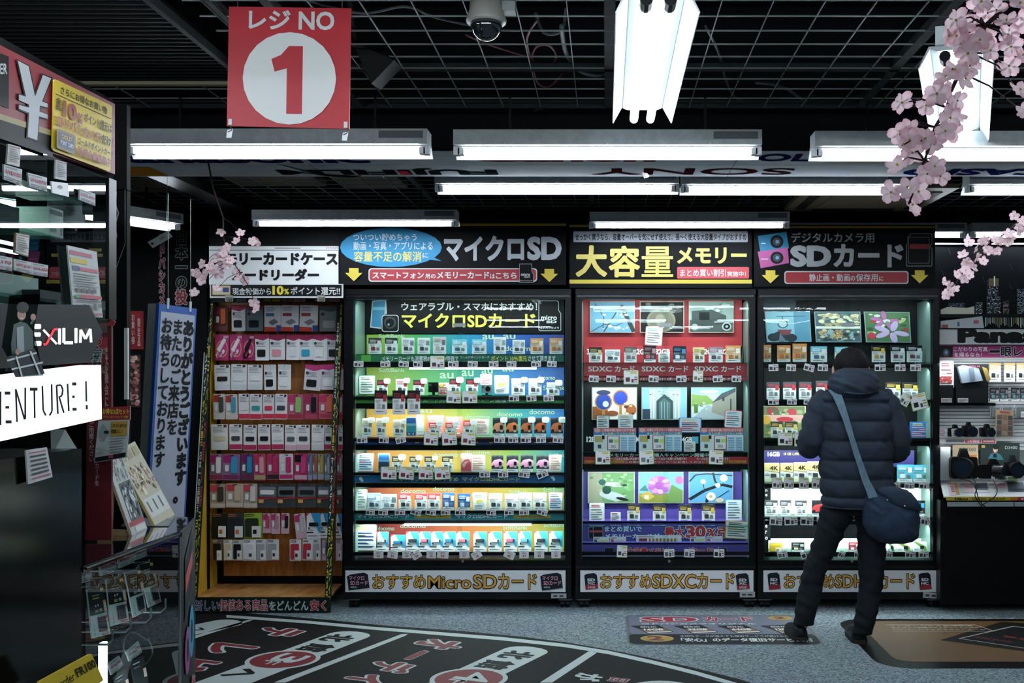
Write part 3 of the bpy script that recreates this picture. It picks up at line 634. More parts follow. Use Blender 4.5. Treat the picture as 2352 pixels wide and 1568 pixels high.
MB().art(S1, [('t', 'ウェアラブル・スマホにおすすめ！', 922, 694, 1234, 713, gl, .02), ('t', 'マイクロSDカード', 923, 719, 1230, 753, 'e8de52', .03),
    ('p', [(855, 691), (887, 688), (889, 720), (877, 726), (875, 755), (850, 752)], 'b6c3c6'), ('p', [(857, 693), (885, 690), (883, 724), (874, 752), (853, 749)], '2f7fa8'), ('p', [(857, 705), (884, 705), (883, 712), (856, 712)], '66b4cf'),
    ('r', 877, 723, 916, 762, 'c3cacc', 6), ('r', 878.5, 724.5, 914.5, 760.5, '14181a', 6), ('e', 896, 741, 14, 14, '2b3236'), ('e', 896, 741, 9.5, 9.5, '0b0d0f'), ('e', 893, 745, 2.5, 2.5, '7fa9bf'),
    ('p', [(1240, 690), (1280, 690), (1284, 694), (1284, 712), (1289, 720), (1289, 758), (1286, 760), (1240, 760), (1237, 757), (1237, 693)], 'c8ced0'),
    ('p', [(1241, 691.5), (1279, 691.5), (1282.5, 695), (1282.5, 713), (1287.5, 721), (1287.5, 757), (1285, 758.5), (1241, 758.5), (1238.5, 756), (1238.5, 694)], '0b0f10'),
    ('t', 'micro', 1243, 724, 1279, 735, gl, .03), ('t', 'SD', 1255, 736, 1279, 742, gl, .04), ('t', 'ヨドバシカメラ', 1241, 750, 1284, 756, gl, .02)]).build('lettering', tb)
def words(lst, col): return [('t', w_, x0, y0, x1, y1, col, .015) for w_, x0, y0, x1, y1 in lst]
rows1 = [  # y0,y1 of backboard, colours, faint words, item bottom, bar, strip, strip colour
    (766, 815, ['8dae3e', '3f9a55', '1f86a8', '1d55a0', '2b3f8f'], [('SoftBank', 870, 767, 930, 776), ('au', 1108, 768, 1134, 779), ('au', 1156, 768, 1184, 778), ('docomo', 1160, 794, 1230, 806)]),
    (843, 909, ['97a03a', '5e9a48', '2b9375', '1d6fb0', '1c55a2'], [('SoftBank', 870, 845, 930, 854), ('au', 1010, 856, 1042, 869), ('au', 1060, 850, 1088, 864), ('au', 1106, 846, 1132, 858), ('au', 1154, 842, 1180, 853), ('docomo', 1235, 862, 1275, 872), ('SoftBank', 1248, 885, 1297, 896)]),
    (939, 1004, ['e0a048', 'd9a845', 'a3b24a', '2f9a90', '1c70ba'], [('au', 962, 940, 992, 948), ('docomo', 1068, 952, 1125, 962), ('docomo', 1142, 946, 1200, 956), ('docomo', 1216, 940, 1274, 951)]),
    (1034, 1084, ['dd8a3c', 'd79c42', 'c8a544', '7fa348', '2a93a8'], [('docomo', 995, 1039, 1052, 1049), ('docomo', 1068, 1034, 1126, 1043), ('SoftBank', 1262, 1040, 1297, 1050)]),
    (1120, 1173, ['b94a34', 'd07c3a', 'd8923e', 'c3a848', '86b050'], [('docomo', 921, 1122, 978, 1132), ('docomo', 995, 1117, 1044, 1127), ('SoftBank', 1170, 1125, 1212, 1134), ('SoftBank', 1248, 1119, 1297, 1130)]),
    (1203, 1268, ['8f2f2b', 'a83a2e', 'cc6f34', 'c9963e', '9aa843'], [('docomo', 868, 1208, 906, 1218), ('docomo', 919, 1202, 978, 1212), ('SoftBank', 1155, 1205, 1212, 1216), ('SoftBank', 1249, 1200, 1297, 1210)])]
for y0, y1, cols, wd in rows1:
    b_ = MB().pbox(842, y0, 1296, y1+6, 328, .008, rampmat('backboard', cols)).build('backboard', c1)
    MB().art(Fr(328), words([w_ for w_ in wd], 'b9cfb0')).build('lettering', b_)
Wc = 'e8ecea'
shelf(c1, 815, 1298, 813, (831, 843), 337, (813.5, 831), [('t', 'メモリーカードも消費税8％還元の特価で', 877, 817, 1053, 829, Wc, .02), ('t', 'ゴールドポイントカード', 1057, 817, 1124, 823, Wc, .01), ('t', 'ポイント 10％還元', 1128, 817, 1210, 829, 'e0d552', .02), ('t', 'させて頂きます', 1213, 817, 1276, 829, Wc, .02), ('r', 830, 815, 852, 830, '67b04a')], ['2f7a44', '1f5c46', '1c5a50'])
shelf(c1, 815, 1298, 907, (926, 938), 337, (908, 926), [('t', 'カード同時購入キャンペーン開催中！', 972, 912, 1180, 924, Wc, .02)], ['4a9a38', '2f8a44'])
shelf(c1, 815, 1298, 1003, (1021, 1033), 337, (1004, 1021), [('r', 843, 1005, 1292, 1014, 'a02c44'), ('r', 843, 1014.5, 1292, 1018, '223a80')]+[('t', 'メモリーカードはまとめ買いがお得です！', x, 1006, x+105, 1013, Wc, .02, '30203c', .02) for x in (848, 958, 1075, 1185)]+[('r', x, 1014.8, x+9, 1017, 'd8b040') for x in range(920, 1280, 34)], ['1f4a90', '17366f'])
shelf(c1, 812, 1298, 1083, (1109, 1118), 337, (1092, 1108), [('t', 'スマートフォンにおすすめ', 903, 1095, 1053, 1105, 'd9cf58', .02), ('t', 'マイクロSDHCカード', 1061, 1095, 1195, 1105, 'd9cf58', .02), ('e', 829, 1099, 4, 4.5, Wc), ('e', 832, 1103, 3, 3, Wc), ('e', 1269, 1096, 4, 3, Wc), ('e', 1272, 1100, 3, 4, Wc)], ['1c6aa0', '17478c', '1c6aa0'])
shelf(c1, 812, 1298, 1172, (1195, 1203), 337, (1180, 1194), [('t', 'マイクロSDHCカード', 820, 1181, 940, 1190, Wc, .02), ('t', 'マイクロSDHCカード', 1048, 1181, 1166, 1190, Wc, .02)]+[q for x in (952, 1180) for q in (('r', x, 1182, x+85, 1190, 'c2a23e'), ('t', '詳しくはお近くの販売員にお尋ねください', x+2, 1183.5, x+83, 1188.5, '3a2a14', .01))], ['1d7f86', '186a7c', '1d7f86'])
shelf(c1, 812, 1298, 1268, None, 337)
MB().pbox(808, 1274, 1302, 1280, 340.5, .02, mat('c8a0b4', .4)).build('shelf_edge', c1)
for y in (840, 914, 1010, 1088, 1176, 1271): MB().pbox(810, y-3.5, 1301, y+3.5, 342.0, .010, BLK).build('hanging_rail', c1)
for y, s in ((690, 341), (846, 340), (940, 339), (1035, 339), (1120, 339), (1206, 340)): lamp(830, 1290, y, s, SHELF_W)
CB1 = 'micro cabinet'
G1 = 'hanging packs in the micro card cabinet'
def row(items, tf, s, rowname, group, defy=None, si=None):
    n = 0; cnt = {}
    for it in items:
        kind, cols, x0, x1, y0, y1, desc, cat, name = it[:9]; kw = it[9] if len(it) > 9 else {}
        a = tf(x0, y0); b = tf(x1, y1)
        cnt[cat] = cnt.get(cat, 0)+1
        tot = sum(1 for q in items if q[7] == cat)
        pos = (ORD[cnt[cat]-1]+' '+{'sign': 'notice', 'tag': 'tag'}.get(cat, cat)+' from left, ') if tot > 1 else ''
        place(kind, cols, a[0], a[1], b[0], b[1], kw.get('s', s), f'{desc}, {pos}{rowname}', cat, name, group, kw.get('tilt', 0), kw.get('lean', 0), kw.get('flag'))
def tags(xs, tf, s, rowname, group, y0, y1, kind='tag', tilts={}, cols=None, desc='small white hooked price tag', ycol=None):
    for i, x in enumerate(xs):
        x0, x1 = x[0], x[1]; yy0, yy1 = (x[2], x[3]) if len(x) > 3 else (y0, y1)
        a = tf(x0, yy0); b = tf(x1, yy1); R = random.Random(i*7+int(a[0]))
        cc = cols[i] if cols else (['e6e9e9', R.choice(['8a2438', '3a3f44', 'a02c3c']), R.choice(['23272a', '32383c', '5a6167', '3b4048'])])
        pos = f'{ORD[i]} from left, ' if len(xs) > 1 else ''
        place(kind, tuple(cc), a[0], a[1], b[0], b[1], s, f'{desc}, {pos}{rowname}', 'tag', 'price_tag', group, tilts.get(i, R.uniform(-4, 4)), flag=None)
PK, TG = 'pack', 'tag'
Wd, Or, Pq = '26282a', 'd98a4a', '8fd0e0'
def c_(kind, cols, x0, x1, y0, y1, desc, **kw): return (kind, cols, x0, x1, y0, y1, desc, 'pack', 'memory_card_pack', kw)
def g_(kind, cols, x0, x1, y0, y1, desc, **kw): return (kind, cols, x0, x1, y0, y1, desc, 'sign', 'acrylic_notice', kw)
BW = ('e9ebea', '2c2e30', '33373a', 'd8dada'); WW = ('eceeed', 'dfe3e3', '33373a', '7e8488'); PQ = ('e4eef0', '7cc6da', '3d6478', 'ffffff'); WT = ('f0f1f1', 'e6e8e8', '3b4044', '9aa0a4'); ORC = ('e7bf94', 'd99a5c', 'b86c3c', 'f4ece0')
row([c_('card', ('e6e2e0', '3a3230', '7a2c34', 'd8d0cc'), 290, 420, 1200, 1365, 'black topped red white card'), c_('card', BW, 455, 580, 1200, 1365, 'black topped white card'), c_('card', WW, 620, 748, 1200, 1365, 'white green tinted card'), c_('card', WW, 780, 905, 1200, 1365, 'white card'),
     c_('card', ('e8e6e4', 'c9c4c0', 'b8aca8', '6f6a68'), 935, 1065, 1190, 1365, 'white card with grey clip'), c_('card', PQ, 1125, 1275, 1215, 1365, 'pale blue round logo card'), c_('card', PQ, 1325, 1470, 1215, 1365, 'pale blue card'), c_('card', WT, 1540, 1665, 1193, 1365, 'plain white tall card'), c_('card', WT, 1730, 1855, 1220, 1365, 'plain white short card'),
     c_('card', ORC, 1910, 2040, 1205, 1365, 'pale orange card'), c_('card', ORC, 2100, 2232, 1202, 1365, 'orange and white card')], A, 337, 'top shelf of the '+CB1, G1)
tags([(140, 238), (410, 508), (590, 690), (735, 830), (1085, 1190), (1280, 1380), (1495, 1590), (1670, 1768), (1918, 2015), (2075, 2170)], A, 342.6, 'top rail of the '+CB1, 'tags on the top rail of the micro card cabinet', 1425, 1490)
tags([(905, 1052)], A, 342.7, 'top rail of the '+CB1, None, 1383, 1512, 'bigtag', {}, [('e9ecec', '8a2438', '4a2c34')], 'large green edged price tag')
RC = ('e6e8e8', '2b2d30', '33373a', 'b02c38'); fl = lambda w_=15, x=.45, y=.75: dict(flag=(x, y, w_, 0))
SDR = ('e6e9e8', '28282b', '3c4044', 'c23a44')
row([g_('sign', ('eef2ee', '3e7d62', '7c8a80', '2f6e52'), 192, 357, 95, 288, 'green rimmed upright notice with 30'), c_('card', RC, 375, 482, 140, 290, 'black headed card with tag', **fl()), c_('card', ('eceeee', 'a8aeb0', '33373a', 'b02c38'), 562, 680, 132, 290, 'silver and red headed card', **fl()), c_('card', RC, 738, 850, 140, 290, 'black headed card behind hanging one', **fl()),
     c_('card', SDR, 1100, 1210, 130, 290, 'black and red card', **fl(17)), c_('card', SDR, 1265, 1385, 130, 290, 'black and red card with oval tag', **fl(15)),
     g_('sign', ('eeeeec', 'dcdcda', '9c4a50', 'a23c44'), 1408, 1525, 82, 192, 'small white notice above the silver camera'), g_('sun', ('f4f5f2',), 1547, 1697, 95, 285, 'blue rimmed notice with yellow sun'),
     c_('card', WT, 1720, 1855, 125, 298, 'white card with clear tip', **fl(16)), c_('card', WT, 1890, 2020, 125, 298, 'white card with white oval tag', **fl(16)), c_('card', WT, 2072, 2200, 165, 298, 'short white card', **fl(17))], Bq, 337, 'second shelf, '+CB1, G1)
row([c_('card', ('e4e6e4', '1c1e20', 'b4bcb8', 'a02834'), 350, 475, 245, 485, 'black and red hanging card marked 32', s=342.9), c_('card', ('e4e6e4', '1c1e20', 'b4bcb8', 'a02834'), 530, 655, 245, 485, 'black and red hanging card marked 64', s=342.9), c_('card', ('e4e6e4', '1c1e20', 'b4bcb8', 'a02834'), 678, 805, 245, 485, 'black and red hanging card marked 128', s=342.9)], Bq, 342.9, 'second rail, '+CB1, G1)
def action_cam(x0, y0, x1, y1, label, col, s=338):
    a = P(x0, y1, s); b = P(x1, y0, s); w_, h_ = b.x-a.x, b.z-a.z
    t = thing('action_camera', label, 'camera', ((a.x+b.x)/2, a.y, a.z)); cx = (a.x+b.x)/2
    MB().box(a.x, a.y-.01, a.z+h_*.25, b.x, a.y+.03, b.z, mat(col, .3)).build('body', t)
    MB().tube([(cx+w_*.15, a.y-.008, a.z+h_*.66), (cx+w_*.15, a.y-.022, a.z+h_*.66)], w_*.24, BLK, 16).build('lens', t)
    MB().box(a.x+.004, a.y-.013, a.z+h_*.72, a.x+w_*.3, a.y-.01, a.z+h_*.9, mat('3c4247')).build('screen', t)
    MB().box(cx-w_*.12, a.y, a.z+.004, cx+w_*.12, a.y+.02, a.z+h_*.27, BLK).box(a.x, a.y-.01, a.z, b.x, a.y+.03, a.z+.006, BLK).build('mount', t)
action_cam(*Bq(890, 165), *Bq(988, 298), 'black action camera on the second shelf of the micro card cabinet', '17191b')
action_cam(*Bq(1420, 190), *Bq(1522, 298), 'silver action camera on the second shelf of the micro card cabinet', '8a9193')
nt = place('sign', ('e6e2d8', 'b0a890', 'a03c40', 'b03040'), *Bq(985, 168), *Bq(1098, 296), 337, 'white 4K shooting notice beside the black action camera', 'sign', 'printed_notice')
MB().text(L0, '4K', .05, .06, .6, .34, .004, 'd8c040', .04).text(L0, '撮影', .1, .66, .8, .92, .004, 'b84a50', .02).build('lettering', nt, local=True)
tags([(1065, 1215, 250, 375), (1225, 1380, 250, 375)], Bq, 342.7, 'second rail of the '+CB1, None, 0, 0, 'bigtag', {}, [('e9ecec', 'a8384c', '6c7478'), ('e9ecec', 'a8384c', '55595d')], 'large green edged price tag')
tags([(1695, 1795), (1872, 1970), (2042, 2145)], Bq, 342.7, 'second rail of the '+CB1, 'small tags on the second rail', 280, 355)
GLD = ('e6e6e4', '2a2c2c', '454a4c', 'cbb98a'); RDC = ('eceded', 'd23c40', '2c3033', 'f0f0ee'); SPC = ('dadcdc', 'b5483a', '22262a')
row([c_('card', ('ebe9e4', 'e2dfd4', '4a4640', 'b9a468'), 228, 325, 525, 705, 'cream and dark banded card', **fl(16)), c_('card', ('ebe9e4', 'e2dfd4', '4a4640', 'b9a468'), 365, 465, 525, 705, 'cream banded card', **fl(17)), c_('card', ('ebe9e4', 'e2dfd4', '4a4640', 'b9a468'), 535, 655, 538, 705, 'cream card by the blue phone', **fl(14)),
     g_('sign', ('e07870', 'd86a62', 'f0dede', 'f4eaea'), 872, 1050, 492, 710, 'pink red printed poster', s=335), g_('sign', ('e07870', 'd86a62', 'f0dede', 'f4eaea'), 1058, 1236, 505, 710, 'paler pink red poster', s=335),
     c_('card', RDC, 893, 1010, 565, 712, 'red headed card on poster', **fl(17)), c_('card', RDC, 1060, 1170, 568, 712, 'red headed card', **fl(15)), c_('card', RDC, 1238, 1348, 545, 712, 'red headed card right of posters', **fl(16)),
     g_('sign', ('f2eee6', 'dfe6e6', 'd08a70', 'd06a50'), 1358, 1497, 533, 697, 'white notice with orange rows'),
     c_('car', ('2b2f32', 'd08a6a'), 1532, 1650, 520, 712, 'dark card with pinkish sports car', **fl(16)), c_('car', ('2b2f32', 'd9703a'), 1663, 1785, 520, 712, 'dark card with orange car'), c_('car', ('2b2f32', 'c8683a'), 1812, 1928, 520, 712, 'dark card with orange car', **fl(17)), c_('car', ('2b2f32', 'd0602c'), 1948, 2068, 520, 712, 'dark card with deep orange car', **fl(17)), c_('car', ('2b2f32', 'c86838'), 2112, 2235, 520, 712, 'dark card with orange car at right wall', **fl(17))], Bq, 337, 'third shelf, '+CB1, G1)
place('phone', ('2a5a9a', 'b8c0c4', '2f90a0', '7ec0c8'), *Bq(665, 508), *Bq(768, 705), 337.5, 'blue screen phone model on third shelf of micro card cabinet', 'phone', 'phone_model')
place('phone', ('e6e8e6', 'cfd4d2', 'dfe3e1', 'eceeec'), *Bq(770, 488), *Bq(845, 700), 336.5, 'white phone model beside the blue screen phone', 'phone', 'phone_model')
tags([(172, 278), (392, 490), (568, 668)], Bq, 342.7, 'left of third rail, '+CB1, 'small tags on the third rail', 698, 772, tilts={2: -14})
tags([(840, 985), (1027, 1178), (1213, 1362)], Bq, 342.8, 'third rail of the '+CB1, None, 660, 795, 'bigtag', {}, [('e9ecec', 'a8384c', '7a2c3c')]*3, 'large green edged price tag')
tags([(1545, 1652), (1690, 1787), (1812, 1915), (1968, 2066), (2132, 2236)], Bq, 342.7, 'right of third rail, '+CB1, 'small tags on the third rail', 695, 770)
PKC = ('2b2f32', 'e79cc0')
row([g_('sign', ('f0f2f2', 'd96a78', '3a6fa8', '4a5a58'), 178, 345, 873, 1062, 'pink rimmed upright notice'), c_('card', GLD, 525, 632, 903, 1062, 'black gold headed card', **fl(17)), c_('card', GLD, 700, 802, 905, 1062, 'black gold headed card', **fl(15)), c_('card', GLD, 850, 962, 905, 1062, 'black headed card', **fl(13)), c_('card', GLD, 1025, 1137, 903, 1062, 'black headed card without tag'),
     g_('sign', ('f2eee6', 'dfe0dc', 'd08a70', 'c85a44'), 1318, 1457, 890, 1062, 'white notice with orange rows'), c_('car', PKC, 1520, 1638, 893, 1062, 'dark card with pink car'), c_('car', PKC, 1670, 1788, 893, 1062, 'card with pink car'), c_('car', PKC, 1812, 1938, 890, 1062, 'wide card with pink car'), c_('car', PKC, 1968, 2092, 895, 1062, 'pink car card beside notice'), g_('sign', ('f2eee6', 'dfe0dc', 'd08a70', 'c85a44'), 2094, 2222, 890, 1062, 'white notice with orange rows')], Bq, 337, 'fourth shelf, '+CB1, G1)
place('phone', ('2c6ab0', '9fb0bc', '253a5c', '5a98c8'), *Bq(385, 873), *Bq(502, 1062), 337.5, 'silver phone model with deep blue screen on fourth shelf', 'phone', 'phone_model')
place('phonewave', ('f5c8bf',), *Bq(1212, 876), *Bq(1322, 1062), 337.5, 'rose pink phone model on the fourth shelf of micro card cabinet', 'phone', 'phone_model')
tags([(412, 572), (588, 742), (790, 937), (953, 1112)], Bq, 342.8, 'fourth rail of the '+CB1, None, 1008, 1137, 'bigtag', {}, [('e9ecec', 'a8384c', '7a2438')]*4, 'large green edged price tag')
tags([(1400, 1505), (1587, 1687), (1785, 1897), (1985, 2097)], Bq, 342.7, 'fourth rail of the '+CB1, 'small tags on the fourth rail', 1038, 1115, tilts={3: -22, 2: 8})
BLU = ('2f62a0', '2a5590', 'e0e6ee', 'dce6f0'); PNK = ('f0eeee', 'eec4cc', '2c3033', 'ffffff')
row([g_('sign', ('eef0ee', 'dfe8b8', '9aa09c', '6a7470'), 130, 277, 145, 358, 'yellow green rimmed notice'), c_('card', ('d8e4ec', '6f9cc4', '36505e', 'e0e8f0'), 270, 414, 182, 358, 'grey blue headed card'), c_('card', ('eef0f0', 'e0e6e8', '8fa4b4', '6a7c88'), 414, 572, 195, 358, 'white rounded card'), c_('card', RDC, 592, 717, 180, 358, 'red headed white card'), c_('card', RDC, 752, 877, 185, 358, 'red headed white card'), c_('card', RDC, 885, 1008, 183, 358, 'red headed white card'),
     c_('card', BLU, 1028, 1150, 178, 358, 'deep blue card'), c_('card', BLU, 1183, 1308, 190, 358, 'deep blue shorter card'), g_('sun', ('f4f5f2',), 1330, 1477, 178, 356, 'blue rimmed notice with sun'), c_('card', PNK, 1492, 1628, 185, 358, 'white pink card'), c_('card', PNK, 1653, 1788, 190, 358, 'white pink card'), c_('card', PNK, 1793, 1928, 180, 358, 'white pink card'), c_('card', PNK, 1938, 2070, 180, 358, 'white pink card'),
     g_('sign', ('f2f4f4', 'd96a78', '3a6fa8', '4a5a58'), 2087, 2237, 178, 358, 'pink rimmed notice')], Cq, 337, 'fifth shelf, '+CB1, G1)
tags([(262, 350), (388, 482), (552, 655), (705, 808), (858, 960), (1013, 1107), (1155, 1257), (1468, 1560), (1648, 1742), (1798, 1897), (1968, 2072)], Cq, 342.7, 'fifth rail of the '+CB1, 'tags on the fifth rail', 335, 403, tilts={3: 14, 4: 8, 10: 16})
US = ['c9ced0', '2f86b8', '3a3f42', 'd87890', 'dde2e4', '3a8fc4', 'd87890', '3a3f42', 'e4e8ea', 'd46a8c', '66b4d8', '3a3f42', '3a3f42']
row([('sign', ('e9ebe4', '33312a', '24407a', 'c8a840'), 140, 377, 485, 768, 'tall notice with navy bars', 'sign', 'acrylic_notice')]+[('usb', ('e8eef0', '3aa6cc', US[i]), x0, x1, y0, 770, d_, 'pack', 'usb_stick_pack') for i, (x0, x1, y0, d_) in enumerate(((365, 492, 570, 'blue white pack, silver stick'), (512, 658, 600, 'low blue pack, blue stick'), (665, 797, 570, 'white blue pack, black stick'), (788, 915, 570, 'blue pack, pink stick'), (908, 1040, 570, 'blue pack, white stick'), (1033, 1162, 570, 'blue pack, cyan stick'), (1165, 1300, 570, 'blue pack, pink stick'), (1338, 1472, 570, 'white blue pack, black stick'), (1488, 1622, 570, 'blue pack, white stick'), (1643, 1777, 566, 'blue pack, pink stick'), (1788, 1918, 566, 'blue pack, cyan stick'), (1950, 2082, 564, 'blue pack, black stick'), (2098, 2232, 566, 'blue pack, black stick')))], Cq, 337, 'bottom shelf, '+CB1, 'stick packs on the bottom shelf of the micro card cabinet')
for i, (x0, x1, n, tl) in enumerate(((340, 438, '31', 0), (474, 577, '32', 8), (627, 718, '33', 0), (738, 836, '34', -32), (868, 963, '35', 2), (972, 1087, '36', 4), (1198, 1298, '37', 0), (1340, 1438, '38', -30), (1630, 1738, '40', 24), (1798, 1892, '41', 0), (1948, 2047, '42', 0), (2118, 2212, '43', 0))):
    a = Cq(x0, 758); b = Cq(x1, 835); place('num', ('dfe2e2', n), a[0], a[1], b[0], b[1], 342.7, f'white number tag, {ORD[i]} from left on bottom rail of the micro cabinet', 'tag', 'price_tag', 'numbered tags', tl)
# ---------------------------------------------------------------- header signs
def header(label, x0, y0, x1, y1, art, s=345, col='07080a'):
    t = thing('header_sign', label, 'sign', P((x0+x1)/2, y1, s))
    MB().pbox(x0, y0, x1, y1, s, .05, mat(col, .6)).build('board', t)
    MB().art(Fr(s), art, .001).build('lettering', t); return t
arrow = lambda x, y: ('p', [(x-11, y-14), (x+11, y-14), (x+11, y-3), (x+20, y-3), (x, y+16), (x-20, y-3), (x-11, y-3)], 'ecd24a')
Y = 'e8d652'; W2 = 'c9ced4'
header('black micro card header board with blue speech bubble', 779, 513, 1300, 654, [('r', 779, 513, 1300, 519, 'b08f22'), ('e', 898, 568, 117, 45, '1f9bd0'), ('p', [(975, 595), (998, 592), (1014, 599)], '1f9bd0'),
    ('t', 'ついつい貯めちゃう', 811, 536, 957, 553, 'dfeef4', .02), ('t', '動画・写真・アプリによる', 812, 555, 994, 574, 'dfeef4', .03), ('t', '容量不足の解消', 813, 577, 968, 601, 'f2e07a', .03), ('t', 'に', 971, 581, 984, 592, 'dfeef4', .02),
    ('t', 'マイクロ', 1020, 541, 1204, 600, W2, .045), ('t', 'SD', 1211, 543, 1290, 598, W2, .05),
    ('r', 847, 616, 1234, 647, 'dfe2e2', 7), ('r', 849.5, 618.5, 1231.5, 644.5, 'b9323c', 6), ('t', 'スマートフォン', 856, 625, 974, 640, 'eceeee', .035), ('t', '用の', 977, 629, 1001, 640, 'eceeee', .02), ('t', 'メモリーカード', 1004, 624, 1124, 640, 'eceeee', .035), ('t', 'は', 1126, 629, 1137, 640, 'eceeee', .02), ('t', 'こちら', 1139, 626, 1187, 640, 'eceeee', .035),
    ('p', [(1193, 606), (1222, 606), (1222, 624), (1226, 630), (1226, 649), (1193, 649)], 'b9bec0'), ('p', [(1194, 607), (1221, 607), (1221, 624), (1225, 630), (1225, 648), (1194, 648)], '0b0d0f'), ('t', 'micro', 1197, 627, 1218, 634, 'dfe2e2', .03), ('t', 'SD', 1204, 635, 1218, 638, 'dfe2e2', .03), ('t', 'ヨドバシカメラ', 1195, 643, 1223, 646, 'dfe2e2', .01),
    arrow(814, 630), arrow(1262, 632)])
header('black high capacity memory header board with large yellow characters', 1308, 513, 1727, 661, [('r', 1308, 516, 1727, 521.5, 'b08f22'), ('r', 1308, 642, 1727, 651, 'e3cf4e'), ('r', 1317, 531, 1717.5, 556, 'b4b9c4', 2), ('t', 'せっかく買うなら、容量オーバーを気にせず使えて、長〜く使える大容量タイプがおすすめ', 1321, 536, 1714, 552, '17191c', .02),
    ('t', '大', 1322, 563, 1394.5, 636, 'ecd872', .05), ('t', '容', 1398, 564, 1470, 637, 'ecd872', .05), ('t', '量', 1473.5, 566, 1546, 636, 'ecd872', .03), ('t', 'メモリー', 1555, 568, 1715, 606, 'ecd872', .045),
    ('r', 1555, 613, 1720, 640, 'd8545e', 3), ('t', 'まとめ買い割引', 1562, 618, 1667, 635, 'f0eeee', .03), ('t', '実施中！', 1670, 623, 1713, 635, 'f0eeee', .02)])
header('black SD card header board with blue and pink cameras', 1732, 516, 2148, 658, [('r', 1802, 519, 2148, 524, 'a8871c'), ('t', 'デジタルカメラ用', 1817, 534, 2008, 557, 'a6abb0', .03), ('t', 'SD', 1815, 563, 1909, 613, 'b0b5b9', .06), ('t', 'カード', 1914, 560, 2075, 614, 'b0b5b9', .045),
    ('p', [(1740, 542), (1806, 532), (1812, 570), (1746, 577)], '1f84ac'), ('p', [(1740, 578), (1809, 568), (1812, 604), (1747, 616)], 'c05a9c'), ('e', 1784, 555, 15, 15, '1a1e22'), ('e', 1784, 555, 9, 9, '3a4450'), ('e', 1785, 555, 4, 4, '7fa6cc'), ('e', 1784, 592, 15, 14, '1a1e22'), ('e', 1784, 592, 9, 9, '3a4450'), ('e', 1785, 592, 4, 4, '7fa6cc'),
    ('r', 1748, 558, 1758, 560, 'cfe0e8'), ('r', 1748, 594, 1764, 596, 'f0d8e8'),
    ('r', 1801, 622.5, 2086, 652, 'cdd2d2', 6), ('r', 1803.5, 625, 2083.5, 649.5, 'a3242f', 5), ('t', '静止画・動画', 1858, 629, 1951, 646, 'd4d8d8', .03), ('t', 'の', 1953, 634, 1963, 645, 'd4d8d8', .02), ('t', '保存用', 1965, 629, 2015, 646, 'd4d8d8', .03), ('t', 'に', 2018, 635, 2028, 645, 'd4d8d8', .02),
    ('p', [(2091, 536), (2138, 536), (2140, 538), (2140, 561), (2137, 563), (2137, 569), (2140, 571), (2140, 610), (2138, 612), (2082, 612), (2080, 610), (2080, 562), (2083, 560), (2083, 545)], '8d9396'), ('p', [(2092, 537.5), (2137, 537.5), (2138.5, 539), (2138.5, 560), (2135.5, 562), (2135.5, 570), (2138.5, 572), (2138.5, 609), (2137, 610.5), (2083, 610.5), (2081.5, 609), (2081.5, 562), (2084.5, 560), (2084.5, 546)], '0b0d0f'),
    ('r', 2085, 545, 2133.5, 605, '8d9396', 3), ('r', 2086, 546, 2132.5, 604, '0b0d0f', 3), ('r', 2088, 560.5, 2132, 572, '9c202a'), arrow(1769, 635), arrow(2111, 635)])
tag(MB().pbox(480, 500, 787, 566, 343, .05, mat('131517', .5)).build('header_board'), 'plain black header board above the white rack sign', 'board')
